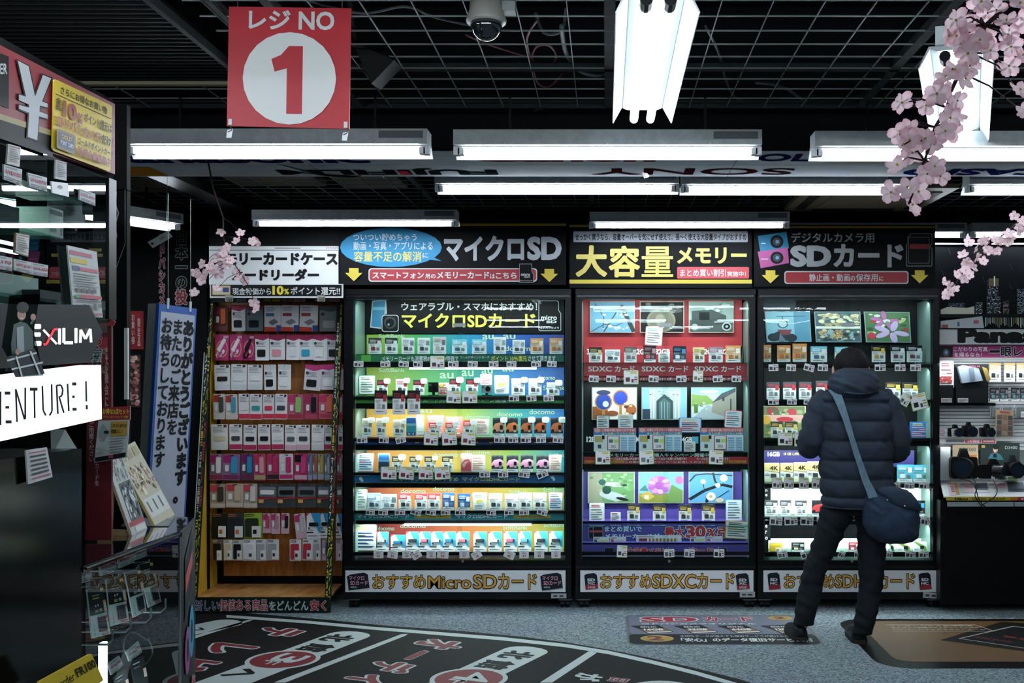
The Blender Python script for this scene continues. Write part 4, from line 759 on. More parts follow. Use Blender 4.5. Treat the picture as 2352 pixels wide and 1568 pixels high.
# ---------------------------------------------------------------- printed landscape pictures (100 x 100 each, y down)
PIC = {
'blossom': [('r', 0, 0, 100, 100, '6fa3c4'), ('l', [(70, 10), (100, 100)], 10, '2c2f33'), ('l', [(30, 100), (70, 10)], 3, '3a3a3c'), ('l', [(0, 100), (30, 75), (60, 78), (90, 60)], 2, '33363a'), ('l', [(10, 5), (30, 50), (28, 90)], 2, '3a3a3c'), ('n', 16, 10, 30, 90, 95, 6, ['ece6da', 'd8cfc0', 'f3efe6'], 3)],
'coin': [('r', 0, 0, 100, 100, '23211f'), ('n', 10, 0, 0, 100, 40, 12, ['6f726c', '45443f', '8b8d86'], 5), ('e', 48, 62, 34, 40, '847a66'), ('e', 48, 62, 29, 34, '6f6655'), ('e', 46, 60, 12, 20, '8f8570')],
'engine': [('r', 0, 0, 100, 100, '8fa39a'), ('r', 0, 60, 100, 100, '4a4f4c'), ('p', [(5, 30), (50, 25), (85, 45), (85, 75), (5, 80)], '2f3936'), ('r', 22, 34, 46, 60, '151a1a'), ('e', 86, 82, 11, 14, 'b9c1bd'), ('e', 86, 82, 8, 10, '20292a'), ('e', 86, 82, 3, 4, 'b9c1bd'), ('e', 12, 84, 8, 11, 'a0a8a4'), ('n', 14, 30, 0, 100, 40, 9, ['e4ebe6', 'b9c8c0', '6d7f78'], 7)],
'goblet': [('r', 0, 0, 100, 100, 'ddd6ce'), ('r', 0, 60, 35, 100, '8a4a20'), ('e', 25, 45, 20, 28, 'b9752e'), ('e', 25, 45, 17, 25, '1d3a9a'), ('e', 25, 15, 16, 8, '101c50'), ('r', 22, 70, 28, 95, 'b5742e'), ('e', 64, 32, 18, 26, 'b9752e'), ('e', 64, 32, 15, 22, '213fae'), ('r', 61, 55, 67, 90, 'b5742e'), ('e', 45, 82, 14, 9, '8a4420'), ('e', 88, 70, 12, 18, 'a85a2c'), ('e', 30, 52, 7, 10, 'c4c6bc'), ('n', 8, 70, 40, 100, 90, 6, ['c98a4a', '6a2f16', 'e6c69a'], 9)],
'cathedral': [('r', 0, 0, 100, 100, '7fb4d6'), ('r', 15, 2, 88, 100, 'a9b2b2'), ('r', 0, 68, 18, 100, '223446'), ('p', [(32, 100), (32, 42), (50, 20), (70, 42), (70, 100)], '2d4145'), ('p', [(38, 100), (38, 48), (50, 32), (64, 48), (64, 100)], '51666a')]+[('r', x, 6, x+2.5, 98, 'dde3e2') for x in (18, 25, 74, 82)]+[('r', x, 45, x+1.2, 100, 'a9b6b6') for x in (43, 50, 57)]+[('n', 16, 15, 5, 88, 40, 4, ['eef0ee', '3f4c4e', '7f8a8a'], 11)],
'village': [('r', 0, 0, 100, 100, 'b9c9cc'), ('r', 0, 0, 100, 20, '8fbcdc'), ('e', 40, 12, 22, 6, 'f0f4f4'), ('p', [(0, 20), (35, 25), (55, 50), (0, 60)], '7d9a4e'), ('p', [(0, 100), (35, 55), (45, 58), (55, 75), (90, 100)], '9aa3a6'), ('p', [(48, 48), (70, 18), (100, 5), (100, 100), (70, 90), (45, 78)], '8d887c'), ('p', [(46, 48), (68, 18), (100, 0), (100, 12), (72, 34)], '40474c'), ('r', 70, 30, 75, 42, '2c3236'), ('r', 88, 35, 91, 80, '2c3236'), ('r', 5, 52, 14, 80, '52702e'), ('n', 12, 0, 40, 36, 70, 4, ['cfd0c6', 'a8a598', '6d7d4c'], 13)],
'ducks': [('r', 0, 0, 100, 100, '6f9a62'), ('r', 0, 0, 30, 100, 'a49c86'), ('n', 40, 0, 0, 100, 100, 6, ['88b074', '5c8650', '9cbc88', 'b3b89c'], 15), ('e', 56, 40, 24, 8, 'c9ccc8', .1), ('e', 78, 42, 7, 4, '2b3330'), ('e', 30, 32, 8, 10, '2e5a52'), ('e', 52, 78, 30, 14, 'c4c8c8', .35), ('e', 74, 88, 14, 5, '23282a', .3), ('e', 40, 58, 10, 14, '1d4a3c'), ('p', [(30, 55), (20, 62), (31, 64)], 'b7b48c')],
'dahlia': [('r', 0, 0, 100, 100, '7fb6cc'), ('r', 0, 70, 100, 100, '8a8a3a'), ('p', [(0, 60), (14, 40), (22, 62)], '4a7a80'), ('p', [(0, 76), (20, 62), (36, 80), (20, 95)], 'c4a24a'), ('r', 12, 76, 22, 88, 'e8ecd8'), ('p', [(60, 100), (75, 40), (100, 60), (100, 100)], '6f8a4c'), ('e', 92, 25, 9, 14, 'c86aa0'), ('e', 46, 42, 26, 32, 'c878c4')]+[('e', 46+18*math.cos(i*.7), 42+22*math.sin(i*.7), 8, 6, ['d88fd2', 'b25fae', 'e2a6dc'][i % 3], i*.7) for i in range(18)]+[('e', 46, 42, 9, 11, 'a650a4')],
'plum': [('r', 0, 0, 100, 100, '5f9ecf'), ('l', [(0, 90), (35, 60), (75, 40), (100, 48)], 9, '20262c'), ('l', [(55, 0), (60, 30), (70, 42)], 5, '252b31'), ('l', [(0, 30), (14, 8), (40, 4), (100, 10)], 4, '2a3036'), ('l', [(32, 30), (34, 55)], 2, '5a4038'), ('l', [(40, 100), (44, 70)], 7, '1f252b'), ('l', [(60, 90), (92, 60)], 2.5, '20262c'), ('e', 32, 30, 6, 8, 'e3ddc8'), ('e', 50, 80, 11, 14, 'e9e4cf'), ('e', 50, 80, 4, 5, 'b9a878'), ('e', 80, 18, 9, 12, 'ece8d8'), ('e', 66, 42, 6, 8, 'e6dfcc'), ('e', 70, 92, 10, 8, 'c8bca4')],
'clock': [('r', 0, 0, 100, 100, '8fc2d6'), ('r', 64, 0, 100, 100, '5f97b4'), ('e', 15, 86, 14, 14, '26303c'), ('e', 35, 82, 22, 18, '2c3440'), ('e', 55, 88, 14, 14, '26303c'), ('p', [(24, 60), (58, 60), (52, 78), (34, 78)], '8a4048'), ('e', 38, 40, 12, 15, '3c5360'), ('e', 38, 40, 9.5, 12, 'bcd4dc'), ('l', [(24, 14), (90, 14)], 2, '33464f'), ('l', [(38, 14), (38, 26)], 1.5, '33464f'), ('l', [(0, 34), (60, 40), (100, 30)], 2, 'dceaee'), ('p', [(26, 100), (30, 72), (44, 100)], '6c8090')],
'shells': [('r', 0, 0, 100, 100, '49626c'), ('n', 70, 0, 0, 100, 50, 8, ['d8cba0', 'b8a87a', 'efe4bc', '6f8288'], 17), ('r', 0, 48, 100, 56, 'e6e2d4'), ('n', 60, 0, 54, 100, 100, 7, ['2c3a44', '8fb0b8', 'b9a078', 'd8c494', '5a4c3c'], 18), ('e', 48, 76, 13, 16, 'a88a5c'), ('n', 24, 36, 62, 60, 90, 3.5, ['d8bc84', '8c6c44'], 19)],
'lilies': [('r', 0, 0, 100, 100, '4c7348'), ('n', 30, 0, 0, 100, 100, 9, ['8ab07c', '2f5434', 'b03038', 'd8dccc'], 21)]+[('e', 45+20*math.cos(a), 28+18*math.sin(a), 15, 6, 'b86aa4', a) for a in (0, 1.1, 2.3, 3.4, 4.6)]+[('e', 58+24*math.cos(a), 66+20*math.sin(a), 18, 8, 'c6aed6', a) for a in (.3, 1.4, 2.6, 3.6, 5)]+[('e', 84, 28, 12, 5, 'a9b878', -.8), ('e', 12, 80, 9, 12, 'c8384a'), ('e', 50, 34, 4, 5, '5aa07c')],
}
def picture(x0, y0, x1, y1, s, key, label, quad=None, edge='b9b2a0'):
    t = thing('picture_card', label, 'picture', P((x0+x1)/2, y1, s))
    S = Qd(*quad) if quad else Sub(Fr(s), x0, y0, x1, y1)
    MB().slab(S, [(-2, -2.5), (102, -2.5), (102, 102.5), (-2, 102.5)], -.003, 0, edge).build('backing', t)
    MB().art(S, PIC[key], .0005, .00025).build('print', t)
    MB().slab(S, [(-2, -2.5), (102, -2.5), (102, 102.5), (-2, 102.5)], .009, .0095, BLISTER).build('clear_cover', t)
    return t
# ---- cabinet 2
A2 = T(1300, 500, 3.92); B2 = T(1300, 870, 5.345); C2 = T(1300, 1100, 4.9); CB2 = 'red purple cabinet'
hd = [outl('おすすめ', 1379, 1318, 1496, 1350), outl('SDXC', 1499, 1318, 1598, 1349), outl('カード', 1601, 1316, 1686, 1350)]
for cx in (1358, 1705):
    it, f = sdicon(SF, cx, 1333.5, 29, 36, -.1, 'red'); hd += it+[('t', 'SD', cx-9, 1327, cx+9, 1334, 'd8dce0', .05), ('t', 'XC', cx-9, 1335.5, cx+9, 1341, 'd8dce0', .05), ('t', '64GB', cx-8, 1344, cx+9, 1350, 'e8c8c8', .02)]
c2 = cabinet('tall black glass cabinet with red and purple display panels in the middle', 1322, 1735, 1336, 1722, 1333, 1730, hd, (1341, 1722), (), [])
MB().slab(Fr(343.6), [(1699, 1358), (1734, 1358), (1734, 1371), (1699, 1371)], .004, .006, 'aab0b0').flat(Fr(343.6), [(1704, 1363), (1713, 1363), (1713, 1367), (1704, 1367)], .0062, '30353a').flat(Fr(343.6), [(1717, 1363), (1728, 1363), (1728, 1367), (1717, 1367)], .0062, '30353a').build('name_sticker', c2)
RD = noisemat('red_board', 'b02a33', 'b8323a', 4, .5)
MB().pbox(1337, 686, 1704, 795, 328, .01, RD).build('backboard', c2)
MB().pbox(1341, 795, 1702, 834, 331, .01, RD).build('backboard', c2)
b_ = MB().pbox(1341, 834, 1719, 864, 338, .008, RD).build('front_panel', c2)
MB().art(Fr(338), [q for x in (1351, 1474, 1595) for q in (('t', 'SDXC', x, 841, x+54, 853, 'ecdcdc', .02), ('t', 'カード', x+61, 840, x+107, 854, 'ecdcdc', .02))]).build('lettering', b_)
MB().art(Fr(331), [('t', '32GB', x, 801, x+34, 814, 'f0dede', .05) for x in (1348, 1455, 1505, 1610, 1656)]).build('lettering', b_)
z_ = lambda *a: None
shelf(c2, 1338, 1720, 832.5, None, 335); lamp(1345, 1710, 690, 341, SHELF_W*1.2); lamp(1345, 1710, 882, 339, SHELF_W*.9); lamp(1345, 1710, 1078, 340, SHELF_W*1.1)
b_ = MB().pbox(1339, 866, 1717, 874, 341, .008, 'a8202c').build('front_strip', c2)
MB().art(Fr(341), [('t', 'メモリーカードはまとめ買いがお得です！', x, 867, x+112, 873.5, 'f4eaea', .03, '2c1a20', .02) for x in (1350, 1470, 1592)]).build('lettering', b_)
for i, (k, x0, x1, d_) in enumerate((('blossom', 1357, 1456, 'picture card of white blossom on blue sky, upper left in the red panel'), ('coin', 1471.5, 1569.5, 'dark picture card of a round bronze coin on the red panel'), ('engine', 1584, 1683, 'picture card of an old steam engine wheel on the red panel'))):
    picture(x0, 693.5, x1, 762, 329.5, k, d_)
def spl(x0, x1, y0, y1, tf): return (*tf(x0, y0), *tf(x1, y1))
row([g_('sign', ('e9e9e6', 'd8a0a0', '6c7478', '5aa0c0'), 708, 862, 980, 1150, 'small tilted notice hung below the coin picture', tilt=4, s=331)], A2, 331, CB2, None)
row([c_('card', ('e9e5de', '2b2a28', '4a4a48', 'cbb070'), 207, 327, 1165, 1303, 'gold black headed card'), c_('card', WT, 350, 487, 1185, 1303, 'plain white card'), c_('card', ('c9c6c4', '55504e', '6a6a68', 'b8b0ac'), 523, 637, 1162, 1303, 'grey card'), c_('card', ('4a2c34', '2a2226', 'c85a68', 'b08088'), 697, 812, 1150, 1303, 'dark maroon card'), g_('sign', ('eaeae8', 'e0dcdc', '5a5a5c', 'a03040'), 832, 935, 1213, 1303, 'small white notice'),
     c_('card', ('2a3a4c', '202830', 'd8dee4', '4a80b0'), 962, 1082, 1155, 1303, 'dark blue card'), c_('card', ('e4d8bc', 'd8c48c', '5a5044', '8a7a54'), 1143, 1247, 1165, 1303, 'cream gold card'), c_('card', ('dad6d8', '8c7c84', '4c4448', 'e8c8d0'), 1285, 1412, 1162, 1303, 'grey pink card'), c_('card', ORC, 1437, 1573, 1150, 1303, 'orange card')], A2, 335, 'red top level, '+CB2, 'packs on the red level of the high capacity cabinet')
tags([(205, 292), (362, 447), (743, 832), (995, 1085), (1325, 1412), (1492, 1577)], A2, 342.7, 'top rail, '+CB2, 'tags on the top rail of the high capacity cabinet', 1412, 1478)
tags([(518, 655, 1372, 1500), (1140, 1234, 1378, 1478)], A2, 342.8, 'top rail, '+CB2, None, 0, 0, 'bigtag', {}, [('e9ecec', 'a8384c', '4a2c34'), ('e9ecec', '8a8c40', '6c7a50')], 'green edged price tag')
MB().pbox(1338, 876, 1722, 1070, 329, .008, mat('0e1112', .4)).build('backboard', c2)
for k, x0, x1, d_ in (('goblet', 1361, 1461.5, 'picture card of blue glass goblets with gold rims'), ('cathedral', 1475.5, 1576, 'picture card of a grey stone cathedral doorway'), ('village', 1589, 1689, 'picture card of a stone village street under blue sky')): picture(x0, 890.5, x1, 962, 330.5, k, d_, edge='9a9a94')
MB().art(Fr(329), [('t', '128GB', 1347, 1002, 1385, 1015, 'e4e6e6', .05), ('t', '64GB', 1450, 1002, 1482, 1015, 'e4e6e6', .05), ('t', '64GB', 1560, 1003, 1590, 1015, 'e4e6e6', .04), ('r', 1590, 1002, 1604, 1018, '4f9ab0')]).build('lettering', c2)
shelf(c2, 1338, 1720, 1037, (1066, 1078), 336)
b_ = MB().pbox(1341, 1038, 1719, 1049, 339.5, .006, '0f1112').build('front_strip', c2)
MB().art(Fr(339.5), [('t', 'メモリーカード同時購入キャンペーン開催中', 1400, 1040, 1628, 1049, 'e4e6e4', .02)]).build('lettering', b_)
b_ = MB().pbox(1341, 1049, 1719, 1065, 341, .006, 'a0222c').build('front_strip', c2)
MB().art(Fr(341), [('r', 1343, 1057, 1434, 1063, 'c88a2c'), ('r', 1622, 1057, 1714, 1063, 'c88a2c'), ('t', '詳しくはお近くの販売員にお尋ねください', 1344, 1058, 1432, 1062.5, '5a2414', .01), ('t', '詳しくはお近くの販売員にお尋ねください', 1624, 1058, 1712, 1062.5, '5a2414', .01)]+[('t', 'カードはまとめ買いがお得です！', x, 1050, x+75, 1056.5, 'f4eaea', .03, '2c1a20', .02) for x in (1400, 1502, 1600)]+[('t', 'この商品をレジカウンターにお出しください', 1436, 1058, 1620, 1063, 'f4dcdc', .01)]).build('lettering', b_)
MB().pbox(1340, 1051, 1721, 1058, 342, .008, BLK).build('hanging_rail', c2) if False else None
def bigad(x0, x1, y0, y1, side, label, s=338):
    a = B2(x0, y0); b = B2(x1, y1); t = thing('price_board', label, 'sign', P((a[0]+b[0])/2, b[1], s)); S = Sub(Fr(s), a[0], a[1], b[0], b[1])
    MB().slab(S, [(0, 0), (100, 0), (100, 100), (0, 100)], -.003, 0, '3f7fc0').build('panel', t)
    its = [('r', 1, 0, 99, 18, 'd86a6e'), ('t', side, 20, 4, 97, 15, 'f6e8e8', .03), ('e', 9, 11, 7, 9, 'e8a8a0'), ('r', 1, 30, 99, 99, 'e6e9ea'), ('t', 'まとめ買いでさらにお得！', 20, 19, 98, 29, 'f0ec9a', .03), ('r', 3, 34, 22, 60, 'cbb070'), ('r', 20, 32, 26, 48, '22262a'), ('r', 10, 70, 18, 86, '4a4e52'), ('r', 32, 33, 61, 97, 'c03040'), ('r', 34, 35, 59, 95, 'f0f0ee'), ('r', 36, 48, 46, 62, '6a7074'), ('r', 48, 48, 58, 62, 'cfe060'), ('t', '30', 40, 72, 52, 84, 'c87078', .02), ('r', 34, 90, 59, 93, '4a2a30')]
    for r in range(6):
        for c in range(2): its.append(('r', 64+c*18, 40+r*10, 78+c*18, 46+r*10, '86b4dc'))
    MB().art(S, its, .0005, .0003).build('lettering', t)
bigad(338, 862, 600, 893, 'ご家族の使い分けにおすすめ！', 'blue and red bulk price board under the goblet picture')
bigad(890, 1425, 597, 890, '仕事とプライベートの使い分けに', 'blue and red bulk price board under the cathedral picture')
bigad(1645, 2182, 600, 887, 'ご家族の使い分けにおすすめ！', 'blue and red bulk price board under the village picture')
row([g_('sign', ('e8eaea', '23282a', '4a5054', 'c85a60'), 372, 535, 442, 610, 'dark rimmed 64 price notice'), g_('sign', ('eeeeee', 'e4e4e2', '7a7e82', 'c89a30'), 640, 823, 435, 612, 'white 30 percent notice'), g_('sign', ('d8e2ee', '2f66a8', 'b03048', 'f0d880'), 1385, 1665, 475, 660, 'blue headed memory card notice'), g_('sign', ('f0f0f0', 'd8606a', '6a7c90', '4a90b8'), 1940, 2155, 385, 600, 'pink rimmed notice with card icons', tilt=3), g_('sign', ('eeeeee', 'dcdcdc', '6a5a5c', 'a83a44'), 1447, 1590, 770, 893, 'small white notice')], B2, 337.4, 'middle level, '+CB2, 'notices in the high capacity cabinet')
tags([(360, 548), (902, 1085), (1750, 1930)], B2, 342.7, 'middle level, '+CB2, None, 878, 1050, 'bigtag', {}, [('e9ecec', 'a8384c', '2f3236'), ('e9ecec', 'c8cccc', '6c7478'), ('e9ecec', 'a8384c', '3a3e44')], 'large green edged price tag')
PU = noisemat('purple_board', '4a3a8c', '54449a', 6, .6)
MB().pbox(1338, 1083, 1704, 1195, 329, .01, PU).build('backboard', c2)
for a_, s in (((1338, 1197, 1716, 1247), 335), ((1338, 1247, 1721, 1268), 340)):
    b_ = MB().pbox(*a_, s, .01, PU).build('front_panel', c2)
    if s == 335: MB().pbox(1338, 1196, 1716, 1201, 335, .12, PU).build('ledge', c2); MB().art(Fr(335), [('t', 'まとめ買いで', 1389, 1208, 1474, 1221, 'e4e4ec', .03), ('t', 'メモリーカードが', 1389, 1225, 1515, 1236, 'e4e4ec', .03), ('t', '最大', 1526, 1209, 1572, 1235, 'c22c38', .05, 'f0eeee', .04), ('t', '30', 1575, 1206, 1621, 1235, 'c22c38', .05, 'f0eeee', .04), ('t', '%引', 1623, 1209, 1676, 1235, 'c22c38', .04, 'f0eeee', .04),
        ('r', 1352, 1209, 1370, 1237, 'a0a4ac', 3), ('r', 1353, 1210, 1369, 1236, '1a1b24', 3), ('r', 1354, 1217, 1368, 1222, 'c83a44'), ('r', 1362, 1208, 1385, 1233, 'a0a4ac', 3), ('r', 1363, 1209, 1384, 1232, '1a1b24', 3), ('r', 1364, 1217, 1383, 1222, 'c83a44')]).build('lettering', b_)
    else: MB().pbox(1338, 1246, 1721, 1250, 340, .08, PU).build('ledge', c2); MB().art(Fr(340), [('t', '大容量メモリー', 1440, 1257, 1550, 1272, 'c22c38', .04, 'f0eeee', .04), ('t', 'カード', 1585, 1257, 1637, 1270, 'c22c38', .04, 'f0eeee', .04), ('r', 1388, 1257, 1410, 1268, '8a8e96', 2), ('r', 1389, 1258, 1409, 1268, '1a1b24', 2), ('r', 1647, 1257, 1670, 1268, '8a8e96', 2), ('r', 1648, 1258, 1669, 1268, '1a1b24', 2)]).build('lettering', b_)
for k, x0, x1, d_ in (('ducks', 1352, 1456, 'picture card of two mallard ducks on grass'), ('dahlia', 1468, 1568, 'picture card of a pink dahlia flower'), ('plum', 1583.5, 1682, 'picture card of white plum blossom against blue sky')): picture(x0, 1085, x1, 1153.5, 330.5, k, d_)
shelf(c2, 1338, 1720, 1199, None, 333.5)
GC = ('e8e4da', '33302c', '2c3034', 'd8b860')
row([g_('sign', ('eeeeee', 'e4e4e2', '7a7e82', 'c83a48'), 262, 433, 268, 487, 'white 30 percent notice'), g_('sign', ('eeeeee', 'dcdcdc', '6a5a5c', 'a83a44'), 500, 617, 370, 487, 'small white notice'), c_('card', GC, 690, 832, 280, 487, 'gold and black card'), c_('card', GC, 978, 1127, 288, 487, 'gold and black card'), c_('card', GC, 1270, 1413, 288, 487, 'gold black white card'), c_('card', GC, 1530, 1678, 285, 487, 'gold black white card'), g_('sign', ('eef2f4', 'a8c8dc', '6a7c90', '4a90b8'), 1798, 1983, 232, 475, 'pale blue rimmed notice with icons')], C2, 334.2, 'purple level, '+CB2, 'packs on the purple level')
row([g_('sign', ('f0eee8', 'd88a2c', '6a6864', '3a3430'), 1783, 2062, 470, 672, 'orange headed 512 notice', tilt=3)], C2, 338.5, 'right end of the purple level', None)
def strip_label(x0, x1, y0, y1, c1_, label):
    a = C2(x0, y0); b = C2(x1, y1); t = thing('price_strip', label, 'tag', P((a[0]+b[0])/2, b[1], 338)); S = Sub(Fr(338), *a, *b)
    MB().slab(S, rrect(0, 0, 100, 100, 3, 2, 8), -.003, 0, 'e6e2e6').build('panel', t)
    MB().art(S, [('r', 4, 12, 40, 26, 'b08088'), ('r', 6, 40, 24, 82, c1_), ('r', 34, 44, 92, 78, 'd8e078' if c1_ != 'c05060' else 'e8c8cc')]+[('r', 28+8*i, 40, 32+8*i, 84, 'a06068') for i in range(8) if x1-x0 > 300], .0005, .0003).build('lettering', t)
strip_label(308, 486, 650, 722, '4a4a4c', 'white price strip with yellow block, left on the purple ledge')
strip_label(494, 676, 648, 720, 'c05060', 'white price strip with pink print, left on the purple ledge')
strip_label(790, 1300, 632, 716, '8a3a44', 'long white table strip in the middle of the purple ledge')
strip_label(1396, 1572, 645, 712, '4a4a4c', 'white price strip with yellow block, right on the purple ledge')
strip_label(1580, 1762, 643, 710, 'c05060', 'white price strip with pink print, right on the purple ledge')
tags([(568, 688, 745, 882)], C2, 342.8, 'bottom rail, '+CB2, None, 0, 0, 'bigtag', {}, [('e9ecec', 'a8384c', '33363a')], 'green headed price tag')
tags([(1105, 1222), (1328, 1445), (1662, 1782)], C2, 342.7, 'bottom rail, '+CB2, 'tags on the bottom rail', 775, 880)
MB().pbox(1333, 1267, 1725, 1274, 342, .01, BLK).pbox(1333, 1275, 1725, 1278, 342, .01, '6a6480').build('hanging_rail', c2)
# ---- cabinet 3
A3 = T(1720, 500, 4.355); B3 = T(1720, 780, 3.734); C3 = T(1720, 1100, 3.35); CB3 = 'SD cabinet behind man'
hd = [outl('おすすめ', 1800, 1318, 1916, 1350), outl('SDHC', 1918, 1319, 2008, 1348), outl('カード', 2014, 1316, 2100, 1350)]
for cx in (1777, 2123):
    it, f = sdicon(SF, cx, 1333, 27, 38, -.1, 'red'); hd += it+[('t', 'SD', cx-9, 1326, cx+8, 1333, 'd8dce0', .05), ('t', 'HC', cx-9, 1334.5, cx+8, 1341, 'd8dce0', .05)]
c3 = cabinet('tall black glass cabinet of SD cards behind the standing man', 1740, 2158, 1754, 2143, 1753, 2150, hd, (1757, 2145), (), [])
MB().slab(Fr(343.6), [(2120, 1359), (2155, 1361), (2153, 1374), (2119, 1372)], .004, .006, 'aab0b0').flat(Fr(343.6), [(2125, 1364), (2134, 1364), (2134, 1369), (2125, 1369)], .0062, '30353a').flat(Fr(343.6), [(2139, 1365), (2149, 1365), (2149, 1370), (2139, 1370)], .0062, '30353a').build('name_sticker', c3)
MB().pbox(1755, 690, 2142, 1062, 327, .008, mat('15181a', .5)).build('backboard', c3)
MB().pbox(1753, 688, 1828, 790, 328.5, .006, mat('16303c', .5)).build('side_panel', c3)
picture(1760, 717, 1860, 784, 330, 'clock', 'tilted picture card of a hanging street clock', [P(1758, 717, 330), P(1858, 716, 330), P(1862, 783, 330), P(1763, 784, 330)], edge='8fa4a8')
picture(0, 784.5, 3950, 784.5, 330, 'shells', 'picture card of shells and pebbles, centre of the SD card cabinet', [P(1872, 717, 330), P(1974, 717, 330), P(1977, 784, 330), P(1876, 784, 330)], edge='8fa4a8')
picture(1985, 717, 2091, 785, 330, 'lilies', 'picture card of pink and mauve lilies above the man', [P(1986, 717, 330), P(2087, 718, 330), P(2091, 785, 330), P(1991, 784, 330)], edge='8fa4a8')
for yi, bar_, si in ((832, (836, 844), 336), (917, (921, 932), 336), (1003, (1006, 1024), 336), (1106, (1110, 1120), 336), (1184, (1196, 1204), 336), (1266, (1272, 1278), 337)): shelf(c3, 1756, 2141, yi, bar_, si)
for y in (839, 920, 1010, 1113, 1190, 1270): MB().pbox(1752, y-2.5, 2145, y+2.5, 342, .009, BLK).build('hanging_rail', c3)
for y, k in ((690, .8), (845, .9), (926, .9), (1024, 1.2), (1120, 1.4), (1205, 1.4)): lamp(1760, 2135, y, 340.5, SHELF_W*k*.8)
OC = ('df9a58', 'd98a40', 'c86a30', 'f4e6d4')
row([c_('card', OC, 146, 224, 1270, 1443, 'narrow orange card'), c_('card', OC, 283, 417, 1275, 1443, 'orange card'), c_('card', OC, 437, 580, 1258, 1443, 'taller orange card'), c_('card', PQ, 618, 782, 1285, 1445, 'white and cyan card'), c_('card', PQ, 858, 1012, 1290, 1445, 'cyan card beside the head'), c_('card', ('e9dfe0', '1c1a1e', 'b8a050', 'd8b848'), 1230, 1365, 1275, 1445, 'black and pink card'), c_('card', ('d4d8dc', '1c1e24', '6a3040', 'e0e0e4'), 1420, 1562, 1275, 1445, 'black grey card'), c_('card', ('d4d8dc', '1c1e24', '6a3040', 'e0e0e4'), 1580, 1735, 1275, 1445, 'black grey card at right')], A3, 336, 'top shelf, '+CB3, 'packs on the top shelf of the SD card cabinet')
tags([(200, 297), (372, 470), (543, 647), (688, 790), (1260, 1370), (1460, 1567), (1616, 1722)], A3, 342.7, 'top rail, '+CB3, 'tags on the top rail of the SD card cabinet', 1455, 1532, tilts={2: 14})
SR = ('e6e8ea', '3c4046', '8a9094', 'c0303c')
row([c_('card', SR, 152, 262, 362, 512, 'black red white card'), c_('card', SR, 294, 405, 360, 512, 'black red white card'), c_('card', SR, 430, 537, 360, 512, 'black red white card'), c_('card', SR, 576, 685, 352, 512, 'black red card by the hood'), c_('card', ('dcdedc', '2c2c2e', '9a9ea0', 'd8b850'), 1172, 1302, 360, 512, 'black yellow grey card'), c_('card', ('dcdedc', '2c2c2e', '9a9ea0', 'd8b850'), 1318, 1452, 366, 512, 'black yellow grey card')], B3, 336, 'second shelf, '+CB3, 'packs on the second shelf')
tags([(165, 257), (328, 410), (470, 556)], B3, 342.7, 'second rail left, '+CB3, 'small tags left of the hood', 498, 556)
tags([(1268, 1360, 455, 560), (1405, 1550, 458, 600)], B3, 342.8, 'right of the hood, '+CB3, None, 0, 0, 'bigtag', {0: 30, 1: -14}, [('e9ecec', '9aa040', '5a6054'), ('e9ecec', '9aa040', '22262a')], 'green edged tilted price tag')
ft = thing('floral_poster', 'red flower printed poster on third shelf left of the man', 'picture', P(1802, 1004, 331)); S = Sub(Fr(331), 1754, 931, 1851, 1003)
MB().slab(S, [(0, 0), (100, 0), (100, 100), (0, 100)], -.003, 0, 'd8d0a8').build('backing', ft)
MB().art(S, [('r', 0, 3, 97, 97, '7d8a5c'), ('n', 40, 0, 4, 96, 60, 9, ['a8b088', '4f6a48', 'd8d4b0'], 31), ('e', 22, 18, 14, 14, 'b8303c'), ('e', 66, 22, 12, 12, 'c8404c'), ('p', [(0, 30), (96, 30), (96, 48), (0, 48)], 'e6b0a8'), ('e', 50, 44, 20, 8, 'c83848'), ('e', 6, 46, 10, 14, 'e0a838'), ('n', 24, 0, 58, 96, 96, 8, ['d8c080', '5a7048', '9c9c70'], 33)], .0005, .0003).build('print', ft)
row([c_('card', GC, 187, 290, 700, 842, 'gold black card before flower poster'), c_('card', GC, 310, 418, 702, 842, 'gold card before the flower poster'), g_('sign', ('2f6aae', '3f78b8', 'e0a0a8', 'f0e088'), 1380, 1540, 703, 848, 'blue memory card notice')], B3, 336, 'third shelf, '+CB3, None)
tags([(248, 376, 795, 908), (390, 470, 795, 915)], B3, 342.8, 'third rail, '+CB3, None, 0, 0, 'bigtag', {}, [('e9ecec', 'b04a58', '22262a'), ('e9ecec', 'b04a58', '22262a')], 'green edged price tag')
b_ = MB().pbox(1755, 1034, 2100, 1072, 333, .008, mat('352f6e', .5)).build('backboard', c3)
MB().art(Fr(333), [('t', '16GB', 1763, 1037, 1791, 1048, 'e4e4ee', .04), ('t', '10 GB 1,490', 1800, 1039, 1835, 1046, 'd8c870', .02)]).build('lettering', b_)
CY = ('5fb8cc', '4aa6c0', 'dfe8ea', 'e8f0f0')
G4 = ('ecebe6', 'e0c890')
row([c_('cam4', G4, 133, 262, 1055, 1220, 'cream 4K card'), c_('cam4', G4, 270, 378, 1055, 1220, 'cream 4K card'), c_('cam4', G4, 383, 498, 1050, 1220, 'cream 4K card'), c_('cam4', G4, 500, 616, 1042, 1220, 'taller cream 4K card'), c_('card', CY, 1270, 1407, 1070, 1220, 'bright cyan card'), c_('card', CY, 1408, 1546, 1072, 1220, 'bright cyan card')], B3, 336, 'fourth shelf, '+CB3, 'packs on the fourth shelf')
tags([(198, 285), (300, 387), (430, 516), (538, 630)], B3, 342.7, 'fourth rail left, '+CB3, None, 1180, 1278, 'bigtag', {}, [('e9ecec', '8a3038', '4a3a2c')]*4, 'green topped price tag')
tags([(1238, 1298), (1335, 1420), (1460, 1547)], B3, 342.7, 'fourth rail right, '+CB3, 'small tags right of the man', 1215, 1278)
wb = mat('e4e6dc', .6)
